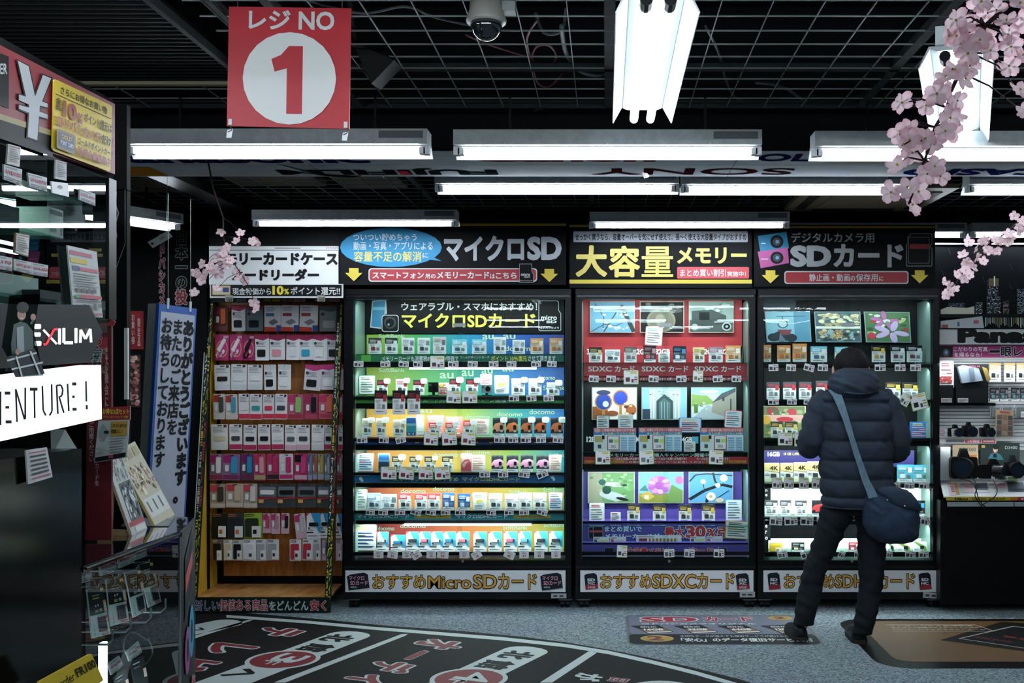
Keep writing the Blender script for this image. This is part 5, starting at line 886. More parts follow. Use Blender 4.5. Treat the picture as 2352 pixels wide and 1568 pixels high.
MB().pbox(1770, 1119, 2128, 1186, 331, .006, wb).pbox(1765, 1236, 2135, 1268, 331, .006, wb).build('backboard', c3)
MB().pbox(1756, 1118, 1770, 1240, 331, .006, '1a1d1f').art(Fr(331), [('v', 'hero', 1757, 1185, 1768, 1240, 'dfe2e2', .03), ('v', 'ne', 1757, 1119, 1768, 1140, 'dfe2e2', .03)], .007).build('side_poster', c3)
BG = ('e6e8e8', '3a3d40', '9a9ea0', 'c8ccd0')
row([c_('card', BG, 135, 246, 1375, 1512, 'black headed white card'), c_('card', BG, 268, 362, 1375, 1512, 'black headed white card'), c_('card', BG, 398, 497, 1378, 1512, 'black headed white card'), c_('car', ('3a2426', 'b03a3c'), 540, 655, 1375, 1515, 'dark red card beside the trousers'), c_('card', ('2a2d30', '14171a', 'aab2b8', '3a90c0'), 1405, 1510, 1378, 1515, 'black card right of the bag')], B3, 336, 'fifth shelf, '+CB3, 'packs on the fifth shelf')
tags([(158, 256), (275, 376), (395, 495), (525, 560), (1320, 1392)], C3, 342.7, 'fifth rail, '+CB3, 'tags on the fifth rail', 280, 354)
row([c_('case', ('e0bc3c', 'd8b030', 'b08a20'), 158, 256, 492, 558, 'yellow card'), c_('card', ('26292b', '1a1c1e', 'd0c890', 'b8bcb8'), 328, 427, 487, 558, 'black card'), c_('card', RDC, 484, 560, 488, 558, 'red card by the knee'), c_('card', ('b8303c', 'c03844', 'e0d8d8', 'e8d8d8'), 768, 850, 486, 558, 'red card between the legs'), c_('green', ('e6ebe6', '4a9048'), 1063, 1120, 484, 558, 'green arc card behind the leg'), c_('green', ('e6ebe6', '7a9a3c'), 1138, 1246, 485, 558, 'olive green arc card'), c_('green', ('e6ebe6', '6a9a3c'), 1265, 1370, 480, 558, 'green arc card')], C3, 337, 'bottom shelf, '+CB3, 'packs on the bottom shelf')
tags([(225, 302), (408, 492), (680, 728), (812, 852), (1060, 1105), (1203, 1282), (1308, 1384)], C3, 342.7, 'bottom rail, '+CB3, 'tags on the bottom rail of the SD card cabinet', 545, 605, tilts={0: -12, 1: -18, 2: 24})
# ================================================================ wooden pegboard rack
RB = 325; R4 = T(430, 480, 3.335); R5 = T(430, 930, 3.135)
rk = thing('pegboard_rack', 'leaning pegboard rack with yellow side, green posts and wooden back board', 'rack', P(610, 1405, 350))
FR_ = Qd(P(481, 684, 333), P(787, 684, 333), P(757, 1405, 350), P(440, 1405, 350), 100, 100)
YEL = noisemat('yellow_panel', 'dbb02c', 'e8c03a', 8, .5)
MB().slab(Fr(RB), [(500, 690), (786, 690), (786, 1322), (514, 1322)], -.01, 0, WOOD).build('back_board', rk)
MB().slab(Fr(RB-1), [(490, 685), (790, 685), (790, 1345), (490, 1345)], -.02, -.005, BLKM).build('backing', rk)
MB().hexa([P(479, 690, 333), P(497, 700, RB), P(499, 1342, RB), P(447, 1372, 349), P(477, 690, 333), P(495, 700, RB), P(497, 1342, RB), P(444, 1372, 349)], YEL).build('side_panel', rk)
MB().hexa([P(447, 1371, 349), P(755, 1371, 349), P(786, 1340, RB), P(499, 1340, RB), P(447, 1376, 349), P(755, 1376, 349), P(786, 1344, RB), P(499, 1344, RB)], WOODF).build('bottom_shelf', rk)
b_ = MB().slab(Fr(350), [(440, 1372), (757, 1372), (757, 1406), (440, 1406)], -.02, 0, '10201a').build('fascia', rk)
MB().art(Fr(350), [('t', '新しい', 447, 1378, 503, 1402, '23305c', .03, 'd4d8da', .035), ('t', '価値ある商品', 504, 1376, 615, 1402, '9c1c26', .03, 'dcdcdc', .035), ('t', 'を', 618, 1380, 634, 1401, 'b4c8c4', .03), ('t', 'どんどん', 637, 1379, 709, 1401, 'b4c8c4', .03), ('t', '安く', 713, 1377, 750, 1402, 'a01e28', .04, 'dcdcdc', .035)], .001).build('lettering', b_)
def post(u0, u1, v0, v1, t1, t2, h, side):
    S = Qd(FR_.at(u0, v0), FR_.at(u1, v0), FR_.at(u1, v1), FR_.at(u0, v1), 10, 300)
    b = MB().slab(S, [(0, 0), (10, 0), (10, 300), (0, 300)], -.015, 0, '14261e').build('post', rk)
    MB().art(S, [('v', t1[i], 1.2, y0, 5.2, y1, ['c9d6c8', 'd6c93a'][i % 2], .03) for i, (y0, y1) in enumerate(((24, 100), (104, 150), (155, 215), (220, 290)))]+[('v', t2[i], 5.6, y0, 9.6, y1, ['c8b44a', 'b03a44'][i % 2], .03) for i, (y0, y1) in enumerate(((4, 120), (122, 210), (212, 296)))], .001).build('lettering', b)
post(-1.2, 3.3, 0, 97, ('マルチメディア', 'ポイント還元', '日本一の品揃え', 'ヨドバシカメラ'), ('アキバ館ヨドバシ', 'お買い得', 'ヨドバシカメラ'), 0, 0)
post(96, 100.5, 0, 100, ('日本一の品揃え', 'ポイント還元', 'マルチメディア', 'ヨドバシカメラ'), ('お買い得ヨドバシ', 'アキバ館', 'マルチメディア'), 0, 1)
MB().slab(Qd(FR_.at(-1.8, 0), FR_.at(-1.2, 0), FR_.at(-1.2, 97), FR_.at(-1.8, 97)), [(0, 0), (100, 0), (100, 100), (0, 100)], -.02, .001, 'c9d2ce').build('post_edge', rk)
b_ = MB().slab(Fr(333.4), [(483, 685), (787, 685), (787, 694), (483, 694)], -.015, 0, '12201c').build('top_rail', rk)
MB().art(Fr(333.4), [('t', '最新', 540, 686, 600, 693, '9fb8c8', .03), ('t', '実績', 603, 686, 645, 693, 'd6c93a', .03), ('t', 'の大型店', 648, 686, 702, 693, 'b03a44', .03, 'd4d8da', .03), ('t', '特選', 725, 686, 780, 693, 'b03a44', .03, 'd4d8da', .03)]).build('lettering', b_)
sg = thing('rack_sign', 'white sign above the rack reading memory card cases and readers', 'sign', P(630, 653, 346))
MB().pbox(480, 565, 777, 653, 346, .012, 'f4f6f5').build('board', sg)
MB().art(Fr(346), [('r', 480, 574, 777, 575.3, '3c4246'), ('r', 631, 568.5, 690, 571, '8a9092'), ('t', 'ヨドバシカメラ', 749, 567, 776, 572, 'b04a58', .02), ('t', 'メモリーカードケース', 489, 580, 776, 609, '0e1012', .06), ('t', 'カードリーダー', 533, 617, 733, 645, '0e1012', .06)], .001).build('lettering', sg)
sg = thing('points_sign', 'black point offer strip under the white rack sign', 'sign', P(635, 683, 347))
MB().pbox(482, 652, 788, 684, 346.5, .012, 'dcdfde').build('board', sg)
MB().art(Fr(346.5), [('r', 485, 654, 785, 680, '0f1112'), ('r', 487, 655, 530, 678, 'b08a4a', 2), ('r', 489, 657, 528, 676, 'd8d0b8', 2), ('r', 512, 660, 526, 671, '2a4078'), ('t', '現金特価から', 534, 661, 623, 677, 'e6e8e6', .03), ('t', '10', 626, 656, 652, 677, 'e6d23e', .05), ('t', '%', 653, 663, 664, 676, 'e6d23e', .03), ('t', 'ポイント還元!!', 668, 659, 781, 677, 'e6e8e6', .035)], .001).build('lettering', sg)
for x in (525, 737): tag(MB().pbox(x-8, 678, x+8, 692, 348, .02, mat('b9bcb4', .3, .4)).pbox(x-6, 682, x+6, 688, 349, .02, mat('6a645a', .4)).build('clip'), 'clear clip holding the black point strip, %s' % ('left one' if x < 600 else 'right one'), 'clip')
M1 = 'c42a6c'; PKR = ('eceeee', 'b82a5c')
def r_(kind, cols, x0, x1, desc, **kw): return (kind, cols, x0, x1, None, None, desc, 'pack', 'accessory_pack', kw)
RW = [
 (R4, 737, 935, [r_('clam', ('5c2a2c', '7a2030', 'd8602c', '6a3a34'), 207, 312, 'orange brown pack'), r_('mag', PKR+('26292b',), 340, 447, 'white pack, black reader'), r_('mag', ('6a7c86', '8a5060', '202428'), 452, 583, 'blue grey pack, black adapter'), r_('reader', ('eceeee', '3a7a98', '7c8488'), 590, 718, 'white red footed pack'), r_('reader', ('eceeee', 'a83a58', '8a9094'), 718, 855, 'white red footed pack'), r_('reader', ('eceeee', 'b0404c', '8a9094'), 858, 1000, 'white red footed pack'), r_('mag', ('7c8486', '4a5254', 'aab0b0'), 1013, 1178, 'wide grey pack')]),
 (R4, 962, 1157, [r_('hub', ('c43478', 'c43478', 'f0eef0'), 212, 320, 'magenta pack, white lead'), r_('hub', ('c43478', 'c43478', 'f0eef0'), 325, 426, 'magenta pack, white lead'), r_('hub', ('b02a68', 'b02a68', '1c1a1c'), 427, 520, 'magenta pack, black lead'), r_('mag', PKR+('1a1c1e',), 520, 628, 'pink topped, black reader'), r_('mag', PKR+('e69aa8',), 630, 752, 'pink topped, pink reader'), r_('mag', PKR+('e8ebeb',), 757, 860, 'pink topped, white reader'), r_('mag', PKR+('2fa0bc',), 860, 968, 'pink topped, cyan reader'), r_('mag', ('eef0f0', 'b02a68', 'f4f5f5'), 965, 1072, 'white 57 pack'), r_('mag', ('d4d0d6', 'b02a68', '1c1e22'), 1070, 1168, 'grey 57 pack, black reader')]),
 (R4, 1190, 1385, [r_('line', ('eaecec', 'dfe2e4', '2a2224'), 210, 333, 'white pack, black reader'), r_('line', ('eaecec', 'dfe2e4', 'f2f3f3'), 335, 455, 'white pack, white reader'), r_('line', ('eaecec', 'dfe2e4', 'f2f3f3'), 460, 578, 'white pack, white reader'), r_('mag', ('eaecec', 'd8dcdc', '16181a'), 590, 683, 'slim white pack, black reader'), r_('mag', ('eaecec', 'd8dcdc', 'f0f2f2'), 695, 795, 'slim white pack, white reader'), r_('mag', ('e0dde2', 'c03878', '1c1e20'), 888, 1020, 'tilted pack, black lead', tilt=5), r_('mag', ('e0dde2', 'c03878', 'eef0f0'), 1022, 1146, 'grey pink pack, white lead'), r_('mag', ('d4c8cc', 'a83a64', 'dfe2e2'), 1150, 1198, 'narrow pack by the post')]),
 (T(430, 905, 3.135), 0, 180, [r_('clam', ('dcd4cc', 'b03a30', '3a4438', 'cfc8c0'), 188, 275, 'cream pack, green stick'), r_('clam', ('dcd4cc', 'b03a30', '4a98b0', 'cfc8c0'), 277, 364, 'cream pack, blue stick'), r_('line', ('e6e4e6', 'd0304c', 'e8e0e2'), 370, 450, 'white pack, red foot'), r_('line', ('e6e4e6', 'd0304c', '3a9a98'), 450, 540, 'white pack, teal stick'), r_('line', ('e6e4e6', 'd0304c', 'd0304c'), 543, 628, 'white pack, red foot'), r_('line', ('e6e4e6', 'd0304c', '3a3c40'), 630, 720, 'white pack, dark stick'), r_('clam', ('b85a72', 'c43060', '8cc070', 'a02c44'), 722, 838, 'pink pack, green stick'), r_('clam', ('a03a5a', 'a02850', '1c1e20', 'b04058'), 842, 943, 'pink pack, black stick'), r_('clam', ('c86478', 'c43060', 'e06a4c', 'b03a50'), 945, 1060, 'pink pack, orange stick'), r_('clam', ('b85a72', 'c43060', 'd8d8d8', 'a02c44'), 1075, 1122, 'narrow pink pack')]),
 (R5, 140, 325, [r_('line', ('e2e2de', 'd8d8d4', 'c8c0a0'), 172, 295, 'wide white pack, beige case'), r_('line', ('ecebe8', 'b83058', '3c4044'), 303, 397, 'white pack, pink foot'), r_('line', ('ecebe8', 'b83058', '26282a'), 403, 500, 'white pack, black lead'), r_('line', ('ecebe8', 'b83058', '17191b'), 510, 600, 'white pack, black lead'), r_('line', ('ecebe8', 'b83058', 'dfe2e2'), 608, 698, 'white pack, white lead'), r_('line', ('ecebe8', 'd8b0c0', '55595c'), 702, 788, 'pale pack, grey lead'), r_('line', ('ecebe8', 'd8b0c0', '33363a'), 789, 885, 'pale pack, dark lead'), r_('line', ('ecebe8', 'dfe0e0', 'f2f3f3'), 893, 985, 'white pack, white ring'), r_('line', ('ecebe8', 'b83058', '17191b'), 987, 1045, 'white pack by the post'), r_('line', ('ecebe8', 'b83058', '3a3c3e'), 1088, 1122, 'sliver of white pack')]),
 (R5, 350, 540, [r_('clam', ('8c6a78', 'a0206a', 'e6e8ea', '8c2c48'), 160, 255, 'clear magenta, white stick'), r_('clam', ('8c6a8c', 'a0206a', '3a9ac8', '7a2c5c'), 253, 378, 'clear magenta, blue stick'), r_('clam', ('5c4a60', '7a1c60', '2c8cb8', '6a2c48'), 382, 480, 'dark clear, blue stick'), r_('clam', ('c04068', 'c02c54', 'd8a0a8', 'a8a070'), 480, 567, 'pink clamshell'), r_('clam', ('b04468', 'c02c5c', 'c02c60', '2c2a2c'), 573, 665, 'pink 3.0 pack'), r_('clam', ('dcd8dc', 'e0d8dc', 'c02c6c', 'c02c6c'), 663, 765, 'white 2.0 pack'), r_('clam', ('b83468', '17181a', 'c8407c', 'd8a8bc'), 768, 868, 'pink black pack'), r_('clam', ('7c8a98', '44546c', '6a8ab0', '8ca0c0'), 870, 902, 'grey blue strip pack'), r_('clam', ('a08c90', '8c5c5c', 'c85a40', '9aa8c0'), 903, 938, 'grey orange strip pack'), r_('clam', ('a8a488', '8c845c', 'd0b040', 'b0b4c0'), 940, 985, 'grey yellow strip pack'), r_('clam', ('8c98a8', '6a7c90', 'b0bcc8', '9cb0c8'), 987, 1035, 'pale strip pack by post'), r_('clam', ('a06a7c', 'a0304c', 'b0b4b8', '8a3048'), 1076, 1120, 'pinkish sliver pack')]),
 (R5, 565, 740, [r_('clam', ('b09a8c', 'c84450', '33302a', 'cfc4b4'), 163, 278, 'clear pack, black stick'), r_('clam', ('bcaa98', 'c84450', 'c8b89c', 'cfc4b4'), 278, 403, 'clear pack, beige stick'), r_('clam', ('b4a49a', 'c84450', 'dcd8d0', 'cfc4b4'), 404, 507, 'clear pack, white stick'), r_('flashclam', ('3c4144', 'a82c34', 'e8eaea', 'd8b060'), 508, 645, 'grey pack, white case'), r_('flashclam', ('33373a', 'a82c34', '17191b', 'd8b060'), 646, 786, 'grey pack, black case'), r_('flashclam', ('3c4144', 'a82c34', '26292c', 'd8b060'), 792, 932, 'grey pack, black box'), r_('flashclam', ('3c4144', 'a82c34', 'e4e8e8', 'd8b060'), 933, 1030, 'grey pack, white box'), r_('flashclam', ('4a4e50', 'a82c34', 'e4e8e8', 'd8b060'), 1078, 1120, 'grey sliver pack')]),
 (R5, 780, 962, [r_('case', ('24241c', '1b1b14', 'b0602c'), 173, 290, 'olive black pouch'), r_('case', ('2c3034', '24282c', 'd0703c'), 290, 412, 'glossy black pouch pack'), r_('case', ('98b83c', '2a2f22', '17191b'), 408, 543, 'lime green pack'), r_('clam', ('d4a8b8', 'c03c70', 'c03c60', 'd8b0bc'), 543, 603, 'small pink pack', h=.75), r_('clam', ('dcc0c8', 'c03c70', 'b88898', 'd8b0bc'), 605, 670, 'small pink white pack'), r_('clam', ('dcc0c8', 'c03c70', '17191b', 'd8b0bc'), 675, 735, 'small pink pack, black stick'), r_('clam', ('dcc8d0', 'b83070', 'c0c0c4', 'd8b0bc'), 785, 865, 'tilted pink white pack', tilt=-6), r_('usb', ('eceeee', '2f9ad0', '17191b'), 860, 963, 'blue white wallet'), r_('usb', ('eceeee', '2f9ad0', '17191b'), 956, 1030, 'blue white wallet'), r_('usb', ('dfe2e2', '2f8ac0', '2a2a2c'), 1070, 1116, 'blue sliver wallet')]),
 (R5, 968, 1120, [r_('case', ('6a5a50', '1c1614', 'd0c8c0'), 183, 258, 'dark brown card case'), r_('case', ('dcdcd4', 'c8c09c', '3c3c38'), 262, 328, 'beige card case'), r_('case', ('dcdcd8', '17191a', '3c3c3c'), 328, 402, 'black card case'), r_('case', ('e6eaec', 'dce0e4', '33363a'), 398, 496, 'clear card case'), r_('case', ('dcdee0', 'a8aaac', '2c2e32'), 495, 575, 'grey card case'), r_('case', ('dcdee0', '9a9c9e', '2c2e32'), 573, 662, 'grey case, dark square'), r_('case', ('e6e6e6', 'b02c3c', '3a2c30'), 737, 823, 'red card case'), r_('case', ('e6e6e6', 'b02c3c', '3a2c30'), 827, 905, 'red card case'), r_('case', ('dcdee0', 'a8aaac', '2c2e32'), 906, 963, 'grey card case by red'), r_('clam', ('b8a4ac', 'b0a0b0', '3c3c70', 'c0a8b4'), 968, 1030, 'pinkish clear pack'), r_('case', ('c8b4bc', 'd0bcc4', '70586a'), 1068, 1118, 'pink sliver pack')]),
]
for ri, (tf, y0, y1, items) in enumerate(RW):
    s = 330+ri*.75; R = random.Random(ri)
    for ci, it in enumerate(items):
        kind, cols, x0, x1, _, _, desc, cat, name, kw = it
        sh = 145/182 if kw.get('h') or desc.startswith('small pink') else 1
        a = tf(x0+1, y0+R.uniform(-3, 3)); b = tf(x1-1, y0+(y1-y0)*sh+R.uniform(-3, 3))
        dense = (.011 if ci % 2 else 0)
        o = place(kind, cols, a[0], a[1], b[0], b[1], s+dense*40, f'{desc}, {ORD[ci]} from left, {ORD[ri]} rack row', cat, name, 'packs hung on the wooden rack', kw.get('tilt', R.uniform(-1.2, 1.2)))
        cx = (a[0]+b[0])/2
        pk = MB().tube([P(cx, a[1]+4, RB), P(cx, a[1]+4, s+1.0), P(cx, a[1]+2, s+1.3)], .0022, STEEL, 5).build('peg_hook', rk)
# ================================================================ left side of the shop
class PXs:                                   # plane running away from us at x = X, in picture pixels
    def __init__(s, X): s.X = X
    def at(s, x, y, h=0): return PX(x, y, s.X)+Vector((h, 0, 0))
BG_ = mat('020202', .12)
sc_ = thing('glass_showcase', 'tall black framed glass showcase cut by the left picture edge', 'showcase', (-1.8, 2.4, 0))
MB().box(-2.3, 1.9, 0, -1.39, 2.86, 1.36, BG_).build('base', sc_)
MB().box(-2.3, 1.9, 1.36, -2.26, 3.03, 2.09, mat('26292b', .5)).build('back_panel', sc_)
MB().box(-2.3, 1.9, 2.10, -1.392, 3.05, 2.33, mat('030303', 1)).build('canopy', sc_)
MB().box(-1.42, 2.985, 1.71, -1.375, 3.03, 2.1, mat('08090a', .3)).build('corner_post', sc_)
MB().box(-1.386, 1.9, 1.56, -1.38, 2.985, 2.1, GLASS2).build('front_glass', sc_)
for z in (1.907, 1.745, 2.03): MB().box(-2.25, 1.9, z-.008, -1.40, 2.98, z, glassmat('shelf_glass', 'cfe2dc', 1.45)).build('shelf', sc_)
MB().box(-2.1, 2.6, 1.93, -2.09, 3.2, 2.06, mat('8a8d88', .6)).box(-2.1, 2.6, 1.76, -2.09, 3.2, 1.89, mat('70736f', .6)).build('backing_board', sc_)
MB().box(-1.62, 1.95, 1.885, -1.605, 2.96, 1.892, LED).build('led_strip', sc_); MB().box(-1.62, 1.95, 2.01, -1.605, 2.7, 2.016, LED).build('led_strip', sc_)
ld = bpy.data.lights.new('showcase_lamp', 'AREA'); ld.shape = 'RECTANGLE'; ld.size = .03; ld.size_y = .9; ld.energy = 3.2
o = bpy.data.objects.new('showcase_lamp', ld); COL.objects.link(o); o.location = (-1.6, 2.5, 2.08); o.rotation_euler = (0, math.radians(20), 0)
pt = thing('partition_post', 'black partition board standing at the end of the glass showcase', 'board', (-1.75, 3.9, 0))
MB().pbox(262, 437, 291, 1857, 640, .03, BLKM).build('lower_board', pt); MB().pbox(258, 240, 291, 435, 642, .03, mat('101112', .8)).build('upper_board', pt)
MB().art(Fr(641), [('l', [(288, 435), (288, 560), (253, 655)], 1.5, '8d9490'), ('l', [(268, 440), (266, 470), (273, 490), (264, 520), (270, 545)], 3, '7c8486')], .002).build('wire_trim', pt)
# yen sign band
ys_ = thing('yen_sign', 'red sign band with a big white yen mark above the showcase', 'sign', (-1.375, 2.7, 2.1))
SY = PXs(-1.37)
MB().slab(SY, [(-80, 62), (264, 239), (264, 400), (-80, 284)], -.02, 0, mat('7c1f28', .5)).build('board', ys_)
MB().art(SY, [('p', [(-80, 245), (120, 307), (120, 360), (-80, 290)], '0a0b0c'), ('p', [(-80, 236), (120, 300), (120, 313), (-80, 250)], '9a8a5c'), ('p', [(-60, 100), (18, 130), (18, 250), (-60, 215)], '0a0b0c'), ('t', 'ER', -2, 146, 14, 170, 'c9cdcd', .02),
    ('p', [(33, 135), (64, 150), (78, 212), (93, 168), (118, 178), (96, 232), (108, 236), (108, 250), (91, 246), (90, 254), (108, 262), (108, 276), (88, 270), (84, 326), (57, 316), (60, 262), (38, 252), (38, 238), (60, 244), (60, 238), (38, 228), (38, 214), (52, 218)], '0a0b0c'),
    ('p', [(37, 139), (62, 152), (77, 222), (95, 172), (114, 180), (93, 233), (106, 238), (106, 247), (88, 242), (87, 256), (106, 263), (106, 273), (86, 267), (82, 322), (60, 314), (63, 259), (40, 250), (40, 241), (63, 247), (63, 240), (40, 230), (40, 217), (56, 222)], 'b4b9bc')]).build('lettering', ys_)
yc = thing('offer_card', 'yellow point offer card on the right end of the red yen band', 'sign', PX(190, 380, -1.36))
SQ = Qd(PX(124, 180, -1.362), PX(258, 243, -1.362), PX(254, 395, -1.362), PX(120, 345, -1.362))
MB().slab(SQ, rrect(0, 0, 100, 100, 4, 3, 4), -.003, 0, 'd9bb1c').build('card', yc)
MB().art(SQ, [('t', 'さらにお得なお買い物', 10, 6, 90, 17, '1c1a14', .03), ('r', 2, 20, 98, 21, '1c1a14'), ('v', '全品', 2, 24, 12, 42, '1c1a14', .03), ('t', '10', 13, 24, 36, 48, '8c1a24', .05), ('t', '%', 37, 33, 45, 48, '8c1a24', .03), ('t', 'ポイント還元は', 47, 29, 97, 43, '1c1a14', .03), ('t', 'ヨドバシカメラ', 3, 49, 76, 64, '8c1a24', .04, 'e8d880', .02), ('t', 'だけ！', 78, 50, 98, 64, '1c1a14', .04),
    ('r', 2, 68, 32, 96, '6b5a34', 3), ('r', 5, 72, 29, 92, '22305c', 2), ('t', 'GOLD', 9, 74, 25, 80, 'd8b850', .04), ('t', 'POINT CARD', 7, 83, 28, 89, 'd4d8dc', .03), ('t', 'ゴールドポイントカード', 34, 69, 97, 79, '1c1a14', .03), ('t', '新規会員募集中!!', 34, 82, 97, 95, '8c1a24', .04)], .0005).build('lettering', yc)
def xtag(corners, X, label, its, name='price_tag', col='aab0b4', W=100):
    q = Qd(*[PX(x, y, X) for x, y in corners]); t = thing(name, label, 'tag' if name == 'price_tag' else 'sign', q.at(50, 100))
    MB().slab(q, [(0, 0), (100, 0), (100, 100), (0, 100)], -.004, 0, col).build('card', t)
    MB().art(q, its, .0005).build('lettering', t); return t
def price(p): return [('r', 6, 8, 70, 16, '6a7074'), ('t', p, 8, 30, 94, 60, 'a0304a', .04), ('r', 6, 74, 96, 79, '8a6a74'), ('r', 6, 86, 60, 92, '5a6064'), ('r', 70, 84, 94, 95, '5a6064')]
XS = -1.372
xtag([(9, 377), (51, 389), (49, 426), (10, 412)], XS, 'price tag reading 18,030, leftmost on the top showcase shelf', price('¥18,030'))
xtag([(64, 396), (108, 408), (108, 440), (68, 428)], XS, 'price tag reading 4,050, second on the top showcase shelf', price('¥4,050'))
xtag([(183, 433), (219, 445), (219, 473), (183, 459)], XS, 'price tag reading 15,470 near the showcase corner', price('¥15,470'))
xtag([(-24, 582), (28, 592), (28, 622), (-24, 614)], XS, 'price tag reading 3,170 at the left picture edge', price('¥3,170'))
xtag([(33, 594), (72, 602), (72, 630), (33, 620)], XS, 'price tag reading 37,510 on the middle showcase shelf', price('¥37,510'))
xtag([(72.5, 602), (111, 609), (109, 636), (72.5, 630)], XS, 'price tag reading 14,450 beside the 37,510 one', price('¥14,450'))
note = [('r', 8, 6, 92, 12, '8a4a40')]+[('r', 10, 20+i*10, 60+(i*37) % 30, 24+i*10, '4a4e50') for i in range(7)]
xtag([(19, 330), (48, 338), (45, 383), (16, 376)], XS+.004, 'narrow white notice hanging over the 18,030 tag', note, 'printed_notice', 'b4b6b2')
xtag([(128, 366), (153, 373), (153, 415), (127, 410)], XS+.004, 'narrow crinkled notice hanging above the bright blank card', note, 'printed_notice', 'b0b4b4')
xtag([(118, 416), (156, 421), (159, 452), (121, 443)], XS+.005, 'bright blank white card hanging on the showcase', [('e', 48, 38, 14, 14, '8a8c90')], 'printed_notice', 'f2f4f4')
xtag([(36, 534), (68, 540), (65, 590), (33, 580)], XS+.004, 'brown edged notice above the 37,510 tag', [('r', 4, 4, 96, 96, 'bcbcb6')]+note, 'printed_notice', '5a4230')
xtag([(155, 563), (222, 578), (236, 729), (170, 727)], XS+.006, 'long white printed leaflet hanging in front of the showcase corner', [('r', 4, 6, 80, 12, 'a04858'), ('r', 4, 16, 60, 23, 'c8b040'), ('r', 8, 27, 30, 34, '3a4468'), ('r', 32, 28, 94, 33, 'b05060')]+[('r', 10, 37+i*3.4, 90-(i*31) % 22, 38.6+i*3.4, '8a8e92') for i in range(6)]+[('r', 12+i*18, 58, 24+i*18, 64, '5a5e62') for i in range(4)]+[('r', 6, 68, 18, 73, '4a8a5c'), ('r', 20, 68, 94, 73, 'b04a5c'), ('r', 4, 76, 96, 77.5, '4a5054'), ('l', [(10, 88), (30, 82), (50, 86)], 2, '5a6064'), ('r', 60, 80, 70, 90, '4a4e52'), ('r', 76, 80, 88, 86, '6a6e72'), ('r', 10, 94, 90, 97, 'a05868')], 'leaflet', 'b4bab8')
def ibox(name, label, cat, x0, y0, x1, y1, X, dep, col, extra=None):
    """a box standing in the showcase: picture rectangle of its side facing the aisle"""
    a = PX(x0, y1, X); b = PX(x1, y0, X); t = thing(name, label, cat, (X-dep/2, (a.y+b.y)/2, a.z))
    MB().box(X-dep, a.y, a.z, X, b.y, b.z, mat(col, .5)).build('body', t)
    if extra: MB().art(Qd(Vector((X, a.y, b.z)), Vector((X, b.y, b.z)), Vector((X, b.y, a.z)), Vector((X, a.y, a.z))), extra, .0006).build('print', t)
    return t
ibox('product_box', 'white camera box on the middle glass shelf of the showcase', 'box', 112, 484, 145, 541, -1.5, .09, 'c9cac4', [('r', 10, 8, 92, 22, '24282c'), ('r', 14, 62, 50, 84, '4a4e52'), ('r', 84, 60, 96, 90, '8a8e90')])
t = ibox('camera', 'black handheld camera on the middle glass shelf beside the white box', 'camera', 108, 466, 196, 500, -1.62, .09, '17191b')
cpt = PX(190, 478, -1.6); MB().tube([cpt, cpt+Vector((.05, .02, 0))], .02, mat('6a7072', .3, .5), 14).tube([PX(165, 500, -1.66), PX(160, 530, -1.66)], .02, mat('17191b', .5), 10).build('lens', t)
ibox('product_box', 'large plain white box low in the showcase behind the light sign', 'box', -40, 640, 88, 704, -1.6, .2, 'a8b4b0')
ibox('camera', 'small black camera body at the left picture edge of the showcase', 'camera', -30, 478, 44, 522, -1.5, .08, '151719')
ibox('camera', 'flat black device on the lower shelf right of the white box', 'camera', 92, 672, 140, 692, -1.55, .1, '16181a')
# light signs
ex = thing('arrow_sign', 'black arrow shaped sign with white and red lettering above the light box', 'sign', PX(100, 850, -1.22))
SE = PXs(-1.22)
MB().slab(SE, [(-60, 697), (205, 700), (236, 763), (205, 832), (-60, 850)], -.03, 0, mat('131517', .5)).build('panel', ex)
EW = mat('f2f4f4', .5, 0, .9); ER = mat('e02434', .5, 0, .9)
MB().art(SE, [('r', 77, 744, 93, 755, EW, 3), ('r', 76, 763, 92, 773, EW, 3), ('r', 77, 783, 93, 794, EW, 3), ('l', [(97, 757), (128, 790)], 5, EW), ('l', [(97, 791), (104, 790), (121, 757), (129, 755)], 5, ER), ('r', 130, 754, 137, 791, EW, 2), ('l', [(143, 753), (143, 787), (164, 787)], 7, EW), ('r', 167, 753, 174, 788, EW, 2), ('l', [(180, 787), (181, 757), (192, 778), (203, 755), (205, 786)], 6, EW)], .0008).build('lettering', ex)
fg = thing('figure_print', 'curved clear print of a waving person in a green jacket before the arrow sign', 'picture', PX(50, 860, -1.17))
SG = PXs(-1.17)
MB().slab(SG, [(24, 678), (92, 674), (78, 760), (100, 862), (40, 866), (6, 800)], -.002, 0, glassmat('film', '9aa8a4', 1.3)).build('film', fg)
MB().art(SG, [('p', [(24, 790), (30, 745), (46, 738), (60, 742), (74, 760), (76, 812), (26, 826)], '1d3a32'), ('p', [(36, 752), (52, 748), (54, 812), (38, 816)], '8f9a9c'), ('e', 47, 722, 10, 14, 'a87868'), ('e', 49, 706, 14, 13, '15181a'), ('e', 46, 731, 4, 1.5, 'd8c8c0'), ('e', 72, 728, 6, 8, 'a87868'), ('l', [(66, 744), (72, 734)], 5, '1d3a32'), ('p', [(8, 820), (74, 800), (98, 858), (30, 866)], '22282c'), ('l', [(10, 828), (78, 810)], 4, 'c9d0d0'), ('l', [(20, 848), (92, 832)], 4, 'c9d0d0'), ('l', [(30, 818), (44, 866)], 4, 'c9d0d0'), ('l', [(62, 806), (84, 860)], 4, 'c9d0d0'), ('e', 32, 808, 5, 7, 'a87868')], .0008, .0005).build('print', fg)
vb = thing('light_box', 'long glowing white light box sign with black stencil lettering', 'sign', PX(110, 1000, -1.2))
SV = PXs(-1.2)
